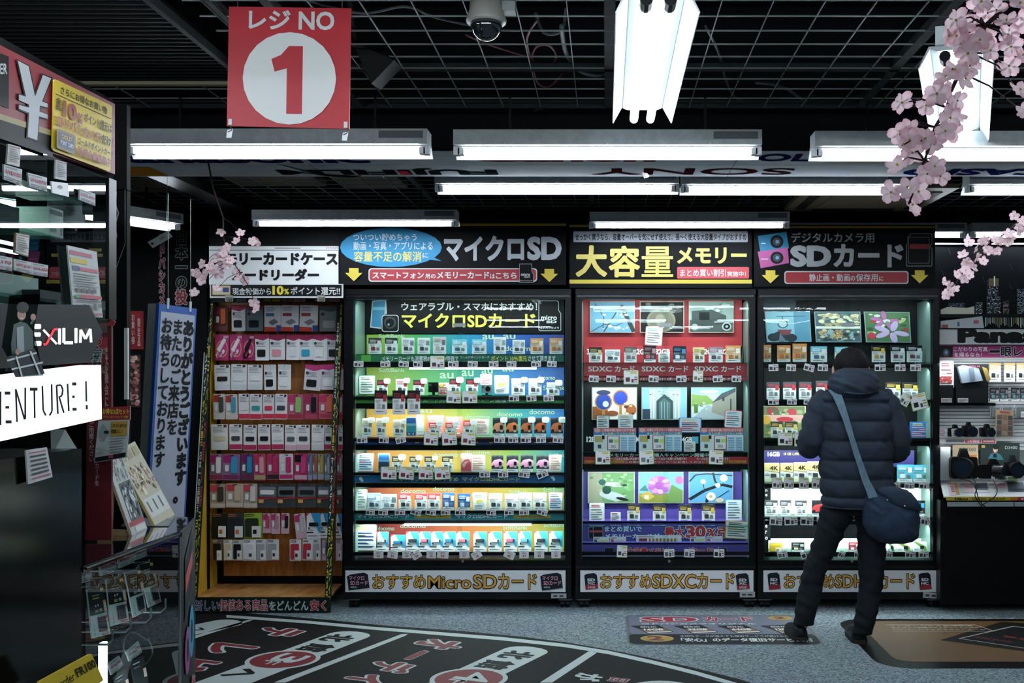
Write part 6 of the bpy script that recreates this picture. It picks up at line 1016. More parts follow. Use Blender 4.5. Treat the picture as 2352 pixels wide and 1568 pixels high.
MB().slab(SV, [(-90, 878), (232, 838), (234, 962), (-90, 1033)], -.05, 0, mat('f4f8fa', .4, 0, 1.15)).build('box', vb)
K = '101214'
def ln(*p): return ('l', list(p), 4.2, K)
MB().art(SV, [('r', -6, 899, 2, 976, K), ('r', 9, 899, 22, 906, K), ('r', 10, 932, 19, 938, K), ('r', 10, 965, 24, 972, K), ln((33, 893), (36, 969)), ln((33, 895), (53, 963)), ln((54, 890), (54, 962)), ('r', 64, 890, 82, 897, K), ln((74, 897), (75, 960)), ln((92, 886), (94, 942), (100, 954)), ln((108, 954), (114, 944), (113, 882)), ln((124, 884), (127, 950)), ln((124, 885), (134, 884), (138, 895), (136, 908), (128, 913)), ln((130, 914), (140, 948)), ln((148, 881), (151, 944)), ('r', 158, 878, 168, 885, K), ('r', 158, 908, 164, 914, K), ('r', 158, 936, 168, 943, K), ln((189, 875), (190, 922)), ('r', 188, 930, 193, 940, K)], .0008).build('lettering', vb)
xtag([(60, 1034), (108, 1027), (121, 1095), (65, 1112)], -1.375, 'small crumpled white note taped on the black showcase base', [('r', 10, 8, 90, 11, 'a04858')]+[('r', 14, 18+i*13, 86, 24+i*13, '3a3e42') for i in range(5)]+[('r', 12, 84, 90, 88, 'a04858')], 'taped_note', 'b4b8b8')
t = thing('paper_stack', 'stack of plain white papers on the ledge under the light box', 'paper', PX(150, 1058, -1.46))
for i in range(5): MB().hexa([PX(118, 1062-i*3, -1.5), PX(178, 1046-i*3, -1.44), PX(150, 1000-i*3, -1.6), PX(116, 1000-i*3, -1.7)]+[PX(118, 1060-i*3, -1.5), PX(178, 1044-i*3, -1.44), PX(150, 998-i*3, -1.6), PX(116, 998-i*3, -1.7)], '9aa4a2').build('sheet', t)
# ---------------------------------------------------------------- glass counter with hung packs
ct = thing('glass_counter', 'black glass topped counter with packs hung behind its front glass', 'counter', (-1.75, 3.35, 0))
foot = [(-2.3, 2.87), (-1.39, 2.87), (-1.385, 3.51), (-1.47, 3.85), (-2.3, 3.85)]
class Top:
    def at(s, x, y, h=0): return Vector((x, y, h))
MB().slab(Top(), foot, 1.03, 1.05, mat('15181a', .06, 0, 0, 1)).build('top', ct)
MB().slab(Top(), [(-2.3, 2.87), (-1.75, 2.87), (-1.75, 3.85), (-2.3, 3.85)], 0, 1.03, BLKM).build('back', ct)
MB().box(-2.3, 3.82, .02, -1.48, 3.84, 1.03, BLKM).build('far_panel', ct)
MB().slab(Top(), foot, 0, .08, BLKM).build('plinth', ct)
MB().box(-1.39, 2.87, .08, -1.385, 3.5, 1.03, GLASS2).build('front_glass', ct)
MB().slab(Top(), [(-1.385, 3.50), (-1.38, 3.51), (-1.47, 3.86), (-1.50, 3.85)], 0.02, 1.045, mat('17191b', .4)).build('end_panel', ct)
MB().tube([(-1.384, 3.505, .02), (-1.384, 3.505, 1.03)], .004, STEEL, 6).tube([(-1.384, 2.87, 1.04), (-1.384, 3.5, 1.04)], .004, BLK, 6).build('edge_trim', ct)
MB().slab(Top(), [(-1.62, 3.6), (-1.46, 3.6), (-1.52, 3.8), (-1.68, 3.8)], 1.051, 1.053, mat('7c8284', .3, .6)).build('top_plate', ct)
ep = Qd(Vector((-1.379, 3.515, 1.03)), Vector((-1.468, 3.852, 1.03)), Vector((-1.468, 3.852, .04)), Vector((-1.379, 3.515, .04)))
MB().art(ep, [('p', [(14, 8), (75, 0), (75, 22), (14, 30)], '33383c'), ('p', [(16, 10), (36, 7), (36, 26), (16, 29)], '1c2024'), ('p', [(40, 6), (72, 2), (72, 20), (40, 25)], '1c2024'), ('p', [(16, 14), (72, 8), (72, 13), (16, 20)], 'c0504c'), ('e', 30, 40, 20, 8, 'a0488c'), ('e', 62, 36, 20, 9, '2f9ac0'), ('e', 30, 40, 8, 4, '22262a'), ('e', 62, 36, 8, 4, '22262a'),
    ('v', 'カードを', 46, 52, 92, 86, 'a02c38', .05, 'c4c8c8', .06), ('v', '店頭在庫', 4, 54, 50, 98, 'a02c38', .05, 'c4c8c8', .06)], .001).build('lettering', ct)
MB().box(-1.6, 3.40, .12, -1.585, 3.43, .71, mat('eef6fa', .4, 0, 5)).build('reflection_strip', ct)  # glowing bar standing in for a bright reflection in the front glass
ld = bpy.data.lights.new('counter_fill', 'AREA'); ld.shape = 'RECTANGLE'; ld.size = .02; ld.size_y = .6; ld.energy = 4.5  # unseen fill light, added to brighten the hung packs
o = bpy.data.objects.new('counter_fill', ld); COL.objects.link(o); o.location = (-1.393, 3.18, .45); o.rotation_euler = (0, math.radians(115), 0)
Xp = -1.46
for i, (q, tq, pr, w_) in enumerate((([(200, 1354), (236, 1345), (254, 1455), (212, 1466)], [(170, 1300), (206, 1300), (214, 1332), (176, 1342)], '¥21,180', 'nearest'), ([(244, 1331), (282, 1325), (297, 1426), (255, 1438)], [(226, 1291), (262, 1279), (271, 1310), (232, 1323)], '¥36,590', 'second'),
        ([(287, 1316), (322, 1306), (337, 1403), (307, 1418)], [(269, 1277), (300, 1263), (309, 1290), (274, 1305)], '¥46,280', 'third'), ([(318, 1297), (350, 1289), (371, 1381), (342, 1395)], [(303, 1263), (332, 1250), (339, 1276), (309, 1287)], '¥98,180', 'farthest'))):
    Q = Qd(*[PX(x, y, Xp) for x, y in q]); t = tag(thing('memory_card_pack', 'x', 'pack', Q.at(50, 100)), f'black topped white pack behind the counter glass, {w_} of four', 'pack', 'packs hung inside the glass counter'); LABELS.pop(-2)
    MB().slab(Q, [(0, 0), (100, 0), (100, 100), (0, 100)], -.004, 0, 'b4bcbc').build('card', t)
    MB().art(Q, [('r', 0, 0, 100, 54, '121416'), ('r', 76, 2, 98, 9, 'c8a048'), ('r', 82, 28, 100, 54, 'b07048'), ('r', 84, 32, 98, 50, 'c4b0a4'), ('r', 20, 14, 66, 16, '8a8a80'), ('r', 20, 20, 60, 22, 'b0a050'), ('r', 30, 34, 36, 38, 'c4c8c8'), ('r', 44, 33, 50, 37, 'c4c8c8'), ('r', 24, 44, 44, 50, '7a7c58'), ('r', 50, 43, 66, 49, '8a8c90')], .0005).build('header_print', t)
    MB().slab(Q, [(40, 60), (82, 60), (82, 90), (40, 90)], 0, .004, '22282c').build('memory_card', t); MB().art(Q, [('t', 'SanDisk', 52, 92, 92, 98, 'a02c48', .03), ('e', 92, 62, 5, 3, 'a83a48'), ('v', '128', 10, 70, 22, 96, '5a6064', .02)], .001).build('lettering', t)
    xtag(tq, -1.44, f'white price tag above the {w_} pack behind the counter glass', price(pr))
    c = Q.at(50, 0); e = Q.at(40, 108)
    MB().tube([c+Vector((-.2, -.01, .0)), c+Vector((.01, 0, .004)), c+Vector((.012, .0, .012))], .0028, mat('9aa2a2', .3, .3), 6).tube([e+Vector((-.2, 0, -.01)), e+Vector((.02, .0, -.012)), e+Vector((.03, .012, -.0)), e+Vector((.03, .012, .03))], .0035, mat('7c8486', .25, .3), 6).build('peg_hook', ct)
xtag([(290, 1496), (318, 1472), (327, 1498), (297, 1518)], -1.42, 'white tag reading 15,270 low behind the counter glass', price('¥15,270'))
xtag([(249, 1524), (274, 1505), (284, 1528), (256, 1550)], -1.42, 'white tag reading 74,390 lowest behind the counter glass', price('¥74,390'))
for a, lb in (([(300, 1520), (330, 1505), (342, 1570), (312, 1585)], 'dark pack low behind the counter glass under tag 15,270'), ([(262, 1555), (290, 1535), (300, 1590), (270, 1605)], 'dark pack at the bottom picture edge under tag 74,390')):
    Q = Qd(*[PX(x, y, -1.48) for x, y in a]); t = thing('memory_card_pack', lb, 'pack', Q.at(50, 100)); MB().slab(Q, [(0, 0), (100, 0), (100, 100), (0, 100)], -.004, 0, '1c2022').build('card', t); MB().art(Q, [('r', 10, 10, 60, 14, '8a8e90'), ('r', 74, 40, 96, 70, 'a89088'), ('r', 10, 24, 50, 27, '6a6e70')]).build('label_print', t)
cable([PX(340, 1470, -1.55), PX(300, 1450, -1.55), PX(285, 1490, -1.55), PX(320, 1530, -1.55), PX(350, 1500, -1.55), PX(340, 1465, -1.55)], .003, '4a5052', 'thin dark cable coiled behind the counter glass', 'display_cable')
Q = Qd(PX(89, 1566, -1.28), PX(210, 1500, -1.28), PX(238, 1562, -1.28), PX(118, 1640, -1.28)); t = thing('model_card', 'yellow card with black lettering at the bottom picture edge', 'sign', Q.at(50, 100))
MB().slab(Q, rrect(0, 0, 100, 100, 3, 2), -.006, 0, 'b8a018').build('card', t); MB().art(Q, [('t', 'Recorder', 10, 22, 56, 48, '24220c', .0), ('t', 'FR100', 60, 18, 98, 46, '17160c', .03)], .0006).build('lettering', t)
# on the counter: red banner, leaflet, slanted display stand
bn = thing('red_banner', 'dark red upright banner with white vertical lettering behind the leaflet', 'banner', P(228, 1240, 760))
MB().slab(Fr(760), [(202, 742), (256, 742), (256, 1240), (196, 1240)], -.01, 0, '5e1820').slab(Fr(760), [(196, 746), (250, 741), (258, 733), (267, 738), (262, 748), (196, 756)], 0, .006, '8c2430').build('banner', bn)
MB().art(Fr(760), [('v', 'この機会に', 243, 800, 252, 935, 'b8a0a4', .02), ('v', 'お会計', 214, 766, 238, 850, '0f1012', .05, 'c0c4c4', .05), ('v', 'ご用意ください', 207, 968, 220, 1060, 'b0a0a4', .02), ('v', 'カードを', 220, 1062, 233, 1115, 'b0a0a4', .02)], .007).build('lettering', bn)
t = thing('leaflet', 'white leaflet with red heading standing above the slanted display stand', 'sign', P(260, 1062, 770)); S = Fr(770)
MB().slab(S, [(235, 936), (299, 932), (299, 963), (297, 964), (291, 1050), (216, 1063), (226, 966), (234, 965)], -.003, 0, 'b8bcba').build('sheet', t)
MB().art(S, [('p', [(235, 936), (299, 932), (299, 963), (234, 965)], '8c2028'), ('t', 'お得な3点セット', 236, 938, 297, 951, 'd8b840', .04), ('t', 'プロインカラーセンサー搭載', 237, 954, 295, 960, 'c8a838', .02), ('p', [(256, 968), (294, 966), (292, 999), (254, 1002)], 'b08c3c'), ('t', 'これさえあれば', 257, 973, 292, 981, '201c14', .03), ('t', '問題なし！', 257, 986, 282, 995, '201c14', .03), ('p', [(238, 972), (252, 990), (238, 1014), (227, 992)], '8c969a'), ('e', 246, 992, 6, 4, '22272a'), ('p', [(221, 1050), (291, 1038), (290, 1048), (220, 1060)], '17191b'), ('r', 251, 1044, 262, 1051, '9a3a40')]+[('l', [(254, 1008+i*6), (290-(i*7) % 9, 1004.5+i*6)], 2, '7a7e82') for i in range(6)]+[('l', [(223, 1030+i*4), (246, 1026+i*4)], 1, 'a0a4a6') for i in range(4)], .0006).build('lettering', t)
st = thing('display_stand', 'slanted stand carrying two printed lens panels on the glass counter', 'display stand', P(300, 1230, 740))
BE = mat('a89468', .6)
b1, b2, b3, b4 = P(303, 1229.5, 729), P(338, 1213, 696), P(356, 1208, 686), P(401, 1182, 634)
u1 = P(242, 1057, 729); u2 = P(278, 1041, 696); u3 = P(264, 1039, 686); u4 = P(309, 1013, 634)
for tl, tr, br_, bl, art_, ec in ((u1, u2, b2, b1, [('r', 0, 0, 100, 100, 'b4b8b4'), ('n', 60, 8, 2, 96, 34, 5, ['8a9a9c', 'c8c8b8', '5a6468', 'a8b4b8'], 41), ('r', 22, 34, 96, 84, '4a5458'), ('n', 90, 22, 34, 96, 84, 7, ['17191b', '2a3034', '9aa4a8', '5c686e', 'c4ccd0'], 42), ('r', 4, 84, 98, 90, 'a03a44'), ('r', 30, 92, 90, 98, 'd0d4d0')], 'b0a48c'), (u3, u4, b4, b3, [('r', 0, 0, 100, 100, 'b8b29c'), ('n', 90, 4, 22, 98, 64, 5, ['8c7c4c', 'd0c49c', '3a3a38', 'b08a90', 'd8d4c4'], 43), ('r', 6, 66, 96, 90, 'c4c8c4')]+[('r', 14+i*28, 70, 20+i*28, 84, '4a4e50') for i in range(3)]+[('r', 4+i*32, 4, 28+i*32, 16, '9a9070') for i in range(3)], 'c8b468')):
    q = Qd(tl, tr, br_, bl); MB().slab(q, [(0, 0), (100, 0), (100, 100), (0, 100)], -.008, 0, ec).build('panel', st); MB().art(q, art_, .0006, .0002).build('print', st)
S = Fr(728)
MB().slab(S, [(238, 1060), (243, 1058), (262, 1120), (255, 1216), (222, 1229)], -.01, 0, BE).slab(S, [(222, 1229), (256, 1216), (296, 1217), (303, 1230)], -.01, 0, BE).build('side_support', st)
# ---------------------------------------------------------------- signboard and dark wall behind
sb = thing('thank_you_sign', 'tall blue bordered white signboard with vertical black lettering', 'sign', P(350, 1735, 565))
q = Qd(P(366, 697, 540), P(452, 709, 520), P(398, 1690, 550), P(305, 1742, 572), 100, 400)
MB().slab(q, [(0, 0), (100, 0), (100, 400), (0, 400)], -.02, 0, '1f4a8c').build('border', sb); MB().slab(q, [(5, 7), (95, 7), (95, 396), (5, 396)], 0, .002, '9a9fac').build('panel', sb)
MB().hexa([P(340, 697, 520), P(366, 697, 540), P(305, 1742, 572), P(282, 1742, 555)]+[P(340, 697, 518), P(366, 697, 538), P(305, 1742, 570), P(282, 1742, 553)], 'b4b8b4').build('side_panel', sb)
MB().art(q, [('v', 'ありがとうございます。', 63, 12, 95, 186, '0f1114', .06), ('v', 'またのご来店を', 35, 12, 65, 122, '0f1114', .06), ('v', 'お待ちしております。', 6, 12, 36, 166, '0f1114', .06)], .003).build('lettering', sb)
for u in (22, 82): MB().tube([q.at(u, 4), q.at(u, -6)], .006, mat('aab2b2', .2), 6).tube([q.at(u, -6), q.at(u, -6)+Vector((0, 0, .45))], .0012, mat('8a9a88', .4), 4).build('clip', sb)
dw = thing('dark_board', 'black wall board with red and white vertical shop lettering', 'board', P(385, 1300, 338))
MB().pbox(200, 480, 475, 1372, 336, .06, BLKM).build('board', dw)
MB().art(Fr(336), [('v', 'ヨドバシカメラ', 364, 535, 380, 730, '8c2430', .04, 'aeb4b2', .05), ('v', '日本一の', 403, 530, 431, 664, '0f1112', .06, '7d8482', .05), ('v', '投', 403, 664, 431, 700, '8c2430', .06, 'b4b8b6', .05)], .001).build('lettering', dw)
t = thing('red_poster', 'dark red lit poster with vertical lettering behind the pillar', 'poster', P(310, 800, 345)); MB().pbox(290, 714, 329, 802, 336.6, .01, '8c2028').build('sheet', t); MB().art(Fr(336.6), [('v', 'ご来店感謝', 293, 735, 300, 795, 'd0b090', .02), ('v', 'お買い得', 302, 720, 310, 790, 'd8c8c0', .02), ('v', '限定品', 316, 730, 323, 795, 'd8c8c0', .02)], .001).build('lettering', t)
t = thing('blossom_poster', 'narrow pink blossom poster below the red poster', 'poster', P(308, 935, 345)); MB().pbox(292, 815, 322, 935, 336.6, .01, '3a2a28').build('sheet', t); MB().art(Fr(336.6), [('n', 60, 292, 815, 322, 935, 6, ['c88a84', 'e0b4a8', '8a4440', 'a86a60', 'e8c8bc'], 51)], .001, .0001).build('print', t)
t = thing('hanging_label', 'grey tilted label hanging under the slanted tube lamp', 'tag', P(366, 568, 430)); q = Qd(P(339, 556, 430), P(384, 530, 430), P(395, 543, 430), P(350, 569, 430)); MB().slab(q, [(0, 0), (100, 0), (100, 100), (0, 100)], -.01, 0, '8c9290').art(q, [('e', 12, 50, 6, 18, '1a1c1c'), ('r', 50, 30, 76, 70, '6a6e6e')], .0006).build('card', t); MB().tube([P(384, 530, 430), P(384, 371, 430)], .001, STEEL, 4).build('string', t)
tag(MB().pbox(285, 753, 293, 917, 641, .012, mat('cfd4d0', .4)).build('white_strip'), 'thin white upright strip beside the black partition board', 'strip')
# ================================================================ wall display at the right
lamp(2165, 2420, 830, 346, 2.2, .05); lamp(2165, 2420, 1022, 346, 1.5, .03)  # upper one is an unseen light added to brighten the slat wall
wd = thing('wall_display', 'white slatted camera wall display at the right picture edge', 'display', P(2400, 1385, 335))
SW = mat('dde3e3', .5)
MB().pbox(2150, 822, 2750, 1120, 332, .04, mat('6a7274', .6)).build('backing', wd)
for i in range(26): MB().pbox(2150, 824+i*8.1, 2750, 824+i*8.1+6.6, 333, .012, SW).build('slat', wd)
b_ = MB().pbox(2150, 756, 2750, 791, 337, .07, 'b9bdbb').build('brand_board', wd)
MB().art(Fr(337), [('t', 'Panasonic', 2199, 752, 2520, 788, '0d0f10', .07)], .001).build('lettering', b_)
b_ = MB().pbox(2150, 791, 2750, 824, 335, .03, 'c9cccb').build('camera_board', wd)
MB().art(Fr(335), [('r', 2150, 793, 2750, 821, '9c2c6c'), ('r', 2157, 795, 2188, 820, '14161a'), ('e', 2173, 809, 8, 9, '3a4450'), ('e', 2173, 809, 4, 4.5, '7a9ac0'), ('t', 'こだわりの写真', 2190, 796, 2268, 807, 'e4e0e4', .03), ('t', 'を撮るなら！', 2191, 809, 2255, 819, 'e4e0e4', .03), ('t', '一', 2272, 804, 2296, 810, '14141a', .04, 'e6e6e6', .03), ('t', '眼レフ', 2298, 796, 2372, 819, '14141a', .05, 'e6e6e6', .04)], .001).build('lettering', b_)
ps = thing('night_poster', 'night skyline poster with lit towers over dark water', 'poster', P(2400, 755, 336))
MB().pbox(2148, 558, 2750, 756, 336, .01, mat('04060a', .9)).pbox(2148, 558, 2750, 561.5, 336.5, .01, 'd0d8da').build('sheet', ps)
R = random.Random(5); its = [('l', [(x, y), (x+5, y+14)], .7, '3a4650') for x, y in ((2163, 620), (2178, 570), (2257, 635), (2320, 605), (2318, 650))]
def tower(x0, x1, y0, y1, cols):
    r = [('r', x0, y0, x1, y1, '151a20')]; y = y0+2
    while y < y1-2:
        x = x0+1
        while x < x1-2:
            if R.random() < .7: r.append(('r', x, y, min(x+R.uniform(1, 4), x1-.5), y+1.4, R.choice(cols)))
            x += R.uniform(2, 5)
        y += 3
    return r
cl = ['8fa4ac', 'b8c8cc', '5c7078', 'dfe4e0']
its += tower(2178, 2216, 695, 723, ['5a6a8c', '8a98b0', '3c4a66'])+tower(2239, 2256, 693, 722, cl)+[('p', [(2265, 640), (2291, 640), (2297, 722), (2263, 722)], '12171c')]+tower(2267, 2290, 642, 722, cl)+tower(2264, 2296, 680, 722, cl)+[('r', 2268, 640, 2290, 658, '6a5c3c'), ('r', 2279, 635, 2282, 658, 'f0f4f4')]+tower(2299, 2314, 690, 722, ['c8a488', '8a7c70'])+tower(2331, 2356, 663, 722, ['9fb0c4', 'c4d0dc'])+tower(2362, 2400, 680, 722, cl)
its += [('p', [(2155, 712), (2170, 706), (2216, 708), (2232, 704), (2232, 722), (2155, 724)], 'c9c8b4'), ('r', 2155, 722, 2352, 730, '0a0c0e'), ('p', [(2155, 738), (2250, 727), (2254, 754), (2155, 754)], 'aab4b4'), ('r', 2157, 746, 2172, 754, '8c3a3c'), ('r', 2193, 740, 2198, 750, '4a5a90'), ('r', 2230, 736, 2242, 744, 'a85058')]
its += [('r', x, 730, x+R.uniform(1, 3), 730+R.uniform(12, 24), R.choice(['b8a86a', '8fa4a0', 'd8d8c0', '4a5a50', '6a5c3c'])) for x in range(2256, 2400, 4)]
MB().art(Fr(336), its, .001, .0001).build('print', ps)
MB().pbox(2157, 1003, 2750, 1012, 337, .25, mat('c4c8c8', .4)).build('shelf', wd); MB().pbox(2157, 925, 2287, 931, 338, .2, BLK).build('shelf', wd)
b_ = MB().pbox(2157, 1008, 2288, 1018, 338, .006, 'c9ccca').build('shelf_strip', wd)
MB().art(Fr(338), [('r', 2172, 1009, 2214, 1016, '5a5e60'), ('r', 2216, 1009, 2253, 1017, 'b03a48'), ('r', 2255, 1009, 2286, 1017, 'a02c38'), ('t', '5年保証', 2222, 1010, 2250, 1016, 'e6dada', .02), ('r', 2258, 1011, 2283, 1014, 'dcc8c8')]).build('lettering', b_)
MB().pbox(2160, 1098, 2750, 1112, 341, .34, mat('c4caca', .35)).build('counter_shelf', wd)
q = Qd(P(2160, 1106, 341), P(2750, 1106, 341), P(2750, 1140, 350), P(2168, 1140, 350), 590, 34)
MB().slab(q, [(0, 0), (590, 0), (590, 34), (0, 34)], -.01, 0, 'c0c6c6').build('sloped_panel', wd)
MB().art(q, [('r', 15, 2, 38, 30, 'b08a5c'), ('r', 14, 8, 30, 32, 'b8a8ac'), ('r', 40, 2, 110, 26, 'a8aeb2'), ('r', 54, 3, 72, 24, 'b8949c'), ('r', 76, 3, 106, 20, '4a5460'), ('r', 122, 2, 148, 16, 'b8949c'), ('r', 152, 2, 190, 24, '4a5460')]+[('r', 20, 12+i*5, 28, 14+i*5, '8a4a54') for i in range(3)]+[('r', 44+i*22, 6, 56+i*22, 8, '6a7074') for i in range(5)]).build('print', wd)
b_ = MB().pbox(2175, 1141, 2750, 1149, 351, .01, 'b09a1c').build('yellow_strip', wd)
MB().art(Fr(351), [('t', 'Nikon', 2193, 1142.5, 2223, 1148, '16140c', .04), ('t', 'D5500', 2233, 1142.5, 2264, 1148, '3a3416', .01), ('t', 'のカタログ', 2271, 1142.5, 2308, 1148, '16140c', .02), ('r', 2320, 1141.5, 2337, 1148.5, 'a86428'), ('r', 2337, 1141, 2400, 1149, '8c2028'), ('t', 'Canon', 2345, 1143, 2380, 1148, 'd8d4d4', .03)]).build('lettering', b_)
MB().pbox(2160, 1149, 2750, 1388, 348, .5, BLKFRAME).pbox(2180, 1166, 2750, 1168, 348.5, .02, mat('1c1f21', .4)).build('base_cabinet', wd)
for i, (x0, x1) in enumerate(((2178, 2254), (2256, 2328), (2331, 2400))): tag(MB().pbox(x0, 1153, x1, 1163, 351, .02, mat('8c989c', .5)).build('catalogue_stack'), 'grey catalogue stack under the yellow strip, %s from left' % ORD[i], 'catalogue')
xs = 339
CBW = 'wall display'
place('sign', ('dfe0de', 'c4c8c6', '7a5c60', 'a83040'), 2157, 827, 2191, 892, xs, 'white notice with red 50 percent lettering on the wall display', 'sign', 'printed_notice')
MB().art(Fr(339.3), [('t', '50%', 2157, 865, 2187, 878, 'a83030', .05)], .004).build('lettering', bpy.data.objects['printed_notice.009'] if 'printed_notice.009' in bpy.data.objects else wd)
t = thing('bagged_camera_case', 'clear bagged camera case on the upper black shelf of the wall display', 'bag', P(2235, 880, 340))
MB().pbox(2193, 836, 2270, 884, 339, .1, mat('14171c', .4)).build('case', t); MB().slab(Fr(341), [(2200, 842), (2212, 838), (2248, 846), (2258, 874), (2210, 880)], -.03, 0, mat('7a8794', .15)).slab(Fr(341.3), [(2226, 845), (2236, 842), (2240, 872), (2230, 874)], 0, .002, '4a5664').build('plastic_bag', t); MB().slab(Fr(341), [(2255, 842), (2266, 846), (2275, 872), (2266, 876)], 0, .01, '6a5a20').build('strap', t)
MB().art(Fr(339), [('t', 'FUJIFILM', 2216, 839, 2250, 845, 'a05060', .02)], .002).build('lettering', t)
for i, (x0, x1, l) in enumerate(((2158, 2190, 'left'), (2196, 2270, 'right'))): 
    t = thing('product_box', f'black camera box on the black shelf of the wall display, {l} one', 'box', P((x0+x1)/2, 925, 340)); MB().pbox(x0, 884, x1, 925, 340, .12, mat('16181a', .35)).build('body', t)
    MB().pbox(x0+4, 914, x0+28, 924, 341, .004, 'a8aaaa').art(Fr(341), [('r', x0+6, 917, x0+26, 919, '8a5a60'), ('r', x0+6, 921, x0+20, 922, '6a6e70')]).build('price_label', t)
GW = ('dfe2e2', 'b89a60', '22262a', 'e6dcc4')
for i, (x0, x1) in enumerate(((2272, 2299), (2306, 2331), (2335, 2360))): place('card', GW, x0, 833, x1, 877, 338, f'gold headed white card pack on upper wall display hooks, {ORD[i]} from left', 'pack', 'memory_card_pack', 'packs hung on the wall display')
for i, (x0, x1) in enumerate(((2273, 2295), (2296, 2316), (2322, 2342), (2343, 2362))): place('card', ('2c3236', '17191c', '5a9098', '6a7074'), x0, 890, x1, 921, 338, f'small black pack on middle wall display hooks, {ORD[i]} from left', 'pack', 'memory_card_pack', 'packs hung on the wall display')
for i, (x0, x1) in enumerate(((2274, 2300), (2302, 2328), (2332, 2358))): place('case', ('9aa2a6', '6a7276', 'b8bec0'), x0, 929, x1, 960, 337.5, f'grey clear pack on lower wall display hooks, {ORD[i]} from left', 'pack', 'accessory_pack', 'packs hung on the wall display')
t = thing('leaflet', 'beige printed leaflet with photo grid on the wall display shelf', 'sign', P(2307, 1002, 339)); q = Qd(P(2287, 940, 339), P(2328, 943, 339), P(2327, 1003, 339), P(2286, 1000, 339)); MB().slab(q, [(0, 0), (100, 0), (100, 100), (0, 100)], -.004, 0, 'b49a74').build('sheet', t)
MB().art(q, [('r', 8+i*30, 20+j*20, 34+i*30, 36+j*20, ['6a5a5c', '8a6a5c', '4a4e54', '9c8474'][(i+j*2) % 4]) for i in range(3) for j in range(4)]+[('r', 20, 4, 80, 12, '9a5a5c')]).build('print', t)
def slr(x0, y0, x1, y1, s, label, lensdir=0):
    a = P(x0, y1, s); b = P(x1, y0, s); w_, h_ = b.x-a.x, b.z-a.z; cx = (a.x+b.x)/2; K_ = mat('0e0f11', .4)
    t = thing('slr_camera', label, 'camera', (cx, a.y, a.z))
    MB().slab(Fr(s), rrect(x0, y0+(y1-y0)*.28, x1, y1, (x1-x0)*.1, 3), -.05, 0, K_).slab(Fr(s), [(x0+(x1-x0)*.3, y0+(y1-y0)*.3), (x0+(x1-x0)*.4, y0), (x0+(x1-x0)*.6, y0), (x0+(x1-x0)*.72, y0+(y1-y0)*.3)], -.045, -.005, K_).build('body', t)
    c = Vector((cx, a.y, a.z+h_*.38)); d_ = Vector((math.sin(lensdir), -math.cos(lensdir), 0))
    MB().tube([c, c+d_*.06], h_*.32, K_, 16).tube([c+d_*.05, c+d_*.07], h_*.34, mat('17191b', .3), 16).build('lens', t)
    MB().tube([c+d_*.068, c+d_*.071], h_*.25, mat('1a2430', .05), 16).build('front_glass', t)
    return t
slr(2182, 975, 2210, 1003, 341, 'small black camera on the white shelf, left of the three'); slr(2214, 969, 2240, 1003, 341, 'small black camera on the white shelf, middle of the three'); slr(2254, 974, 2284, 1003, 341, 'small black camera on the white shelf, right of the three')
for i, x in enumerate((2157, 2186, 2231, 2270)): place('sign', ('b8babc', 'c0c2c4', '8a4a58', 'a83a4c'), x, 984, x+18, 1004, 343, f'small price card before the shelf cameras, {ORD[i]} from left', 'tag', 'price_tag', 'price cards before the shelf cameras', lean=-.15)
slr(2184, 1030, 2246, 1099, 345, 'black reflex camera with strap before the orange poster', -.5); slr(2246, 1054, 2318, 1099, 345, 'black reflex camera before the green poster', .9); slr(2312, 1045, 2345, 1098, 343, 'black lens and camera at the right picture edge')
t = thing('poster_card', 'orange and cream camera model card behind the left reflex camera', 'poster', P(2218, 1066, 337)); MB().pbox(2188, 1021, 2247, 1098, 337, .006, 'a89878').build('sheet', t); MB().art(Fr(337), [('t', 'D5500', 2212, 1028, 2241, 1036, '3a3228', .01), ('r', 2213, 1044, 2243, 1062, 'b8642c')]).build('print', t)
t = thing('poster_card', 'dark green card with a smiling person holding a camera', 'poster', P(2280, 1056, 337)); MB().pbox(2252, 1017, 2342, 1098, 337, .006, '1e2c2a').build('sheet', t)
MB().art(Fr(337), [('p', [(2268, 1056), (2275, 1042), (2286, 1038), (2298, 1044), (2306, 1056)], '1c5a66'), ('e', 2286, 1032, 5.5, 7.5, 'a88474'), ('e', 2287, 1026, 7, 5.5, '1a1614'), ('e', 2285, 1035, 2.5, 1, 'e0d0c8'), ('r', 2281, 1042, 2289, 1050, '17191b'), ('t', 'D3400', 2308, 1024, 2336, 1031, '9aa8a4', .01), ('r', 2254, 1022, 2262, 1028, 'b8983c')]).build('print', t)
t = thing('model_plate', 'white name plate with green model label on the counter shelf', 'sign', P(2310, 1104, 346)); MB().pbox(2278, 1093, 2400, 1103, 346, .01, 'b4bab8').art(Fr(346), [('t', 'Nikon', 2286, 1095, 2312, 1101, '121412', .04), ('r', 2315, 1094, 2336, 1102, '7c9a5c'), ('t', 'D3400', 2317, 1095.5, 2334, 1100.5, '24301c', .01)]).build('plate', t)
tag(MB().pbox(2160, 1026, 2183, 1103, 343, .1, mat('7c8486', .3)).build('acrylic_block'), 'grey acrylic block at the left end of the counter shelf', 'block')
cable([P(2230, 1095, 347), P(2245, 1115, 351), P(2240, 1140, 353), P(2265, 1175, 353), P(2290, 1200, 350)], .003, '0c0d0e', 'black security cable falling in front of the yellow strip', 'security_cable')
cable([P(2200, 1098, 347), P(2235, 1110, 352), P(2250, 1150, 354), P(2270, 1168, 353)], .003, '0c0d0e', 'second black security cable left of the first', 'security_cable')
cable([P(2280, 1100, 348), P(2290, 1120, 352), P(2285, 1140, 354), P(2255, 1160, 353)], .003, '0c0d0e', 'black security cable looping right below the reflex cameras', 'security_cable')
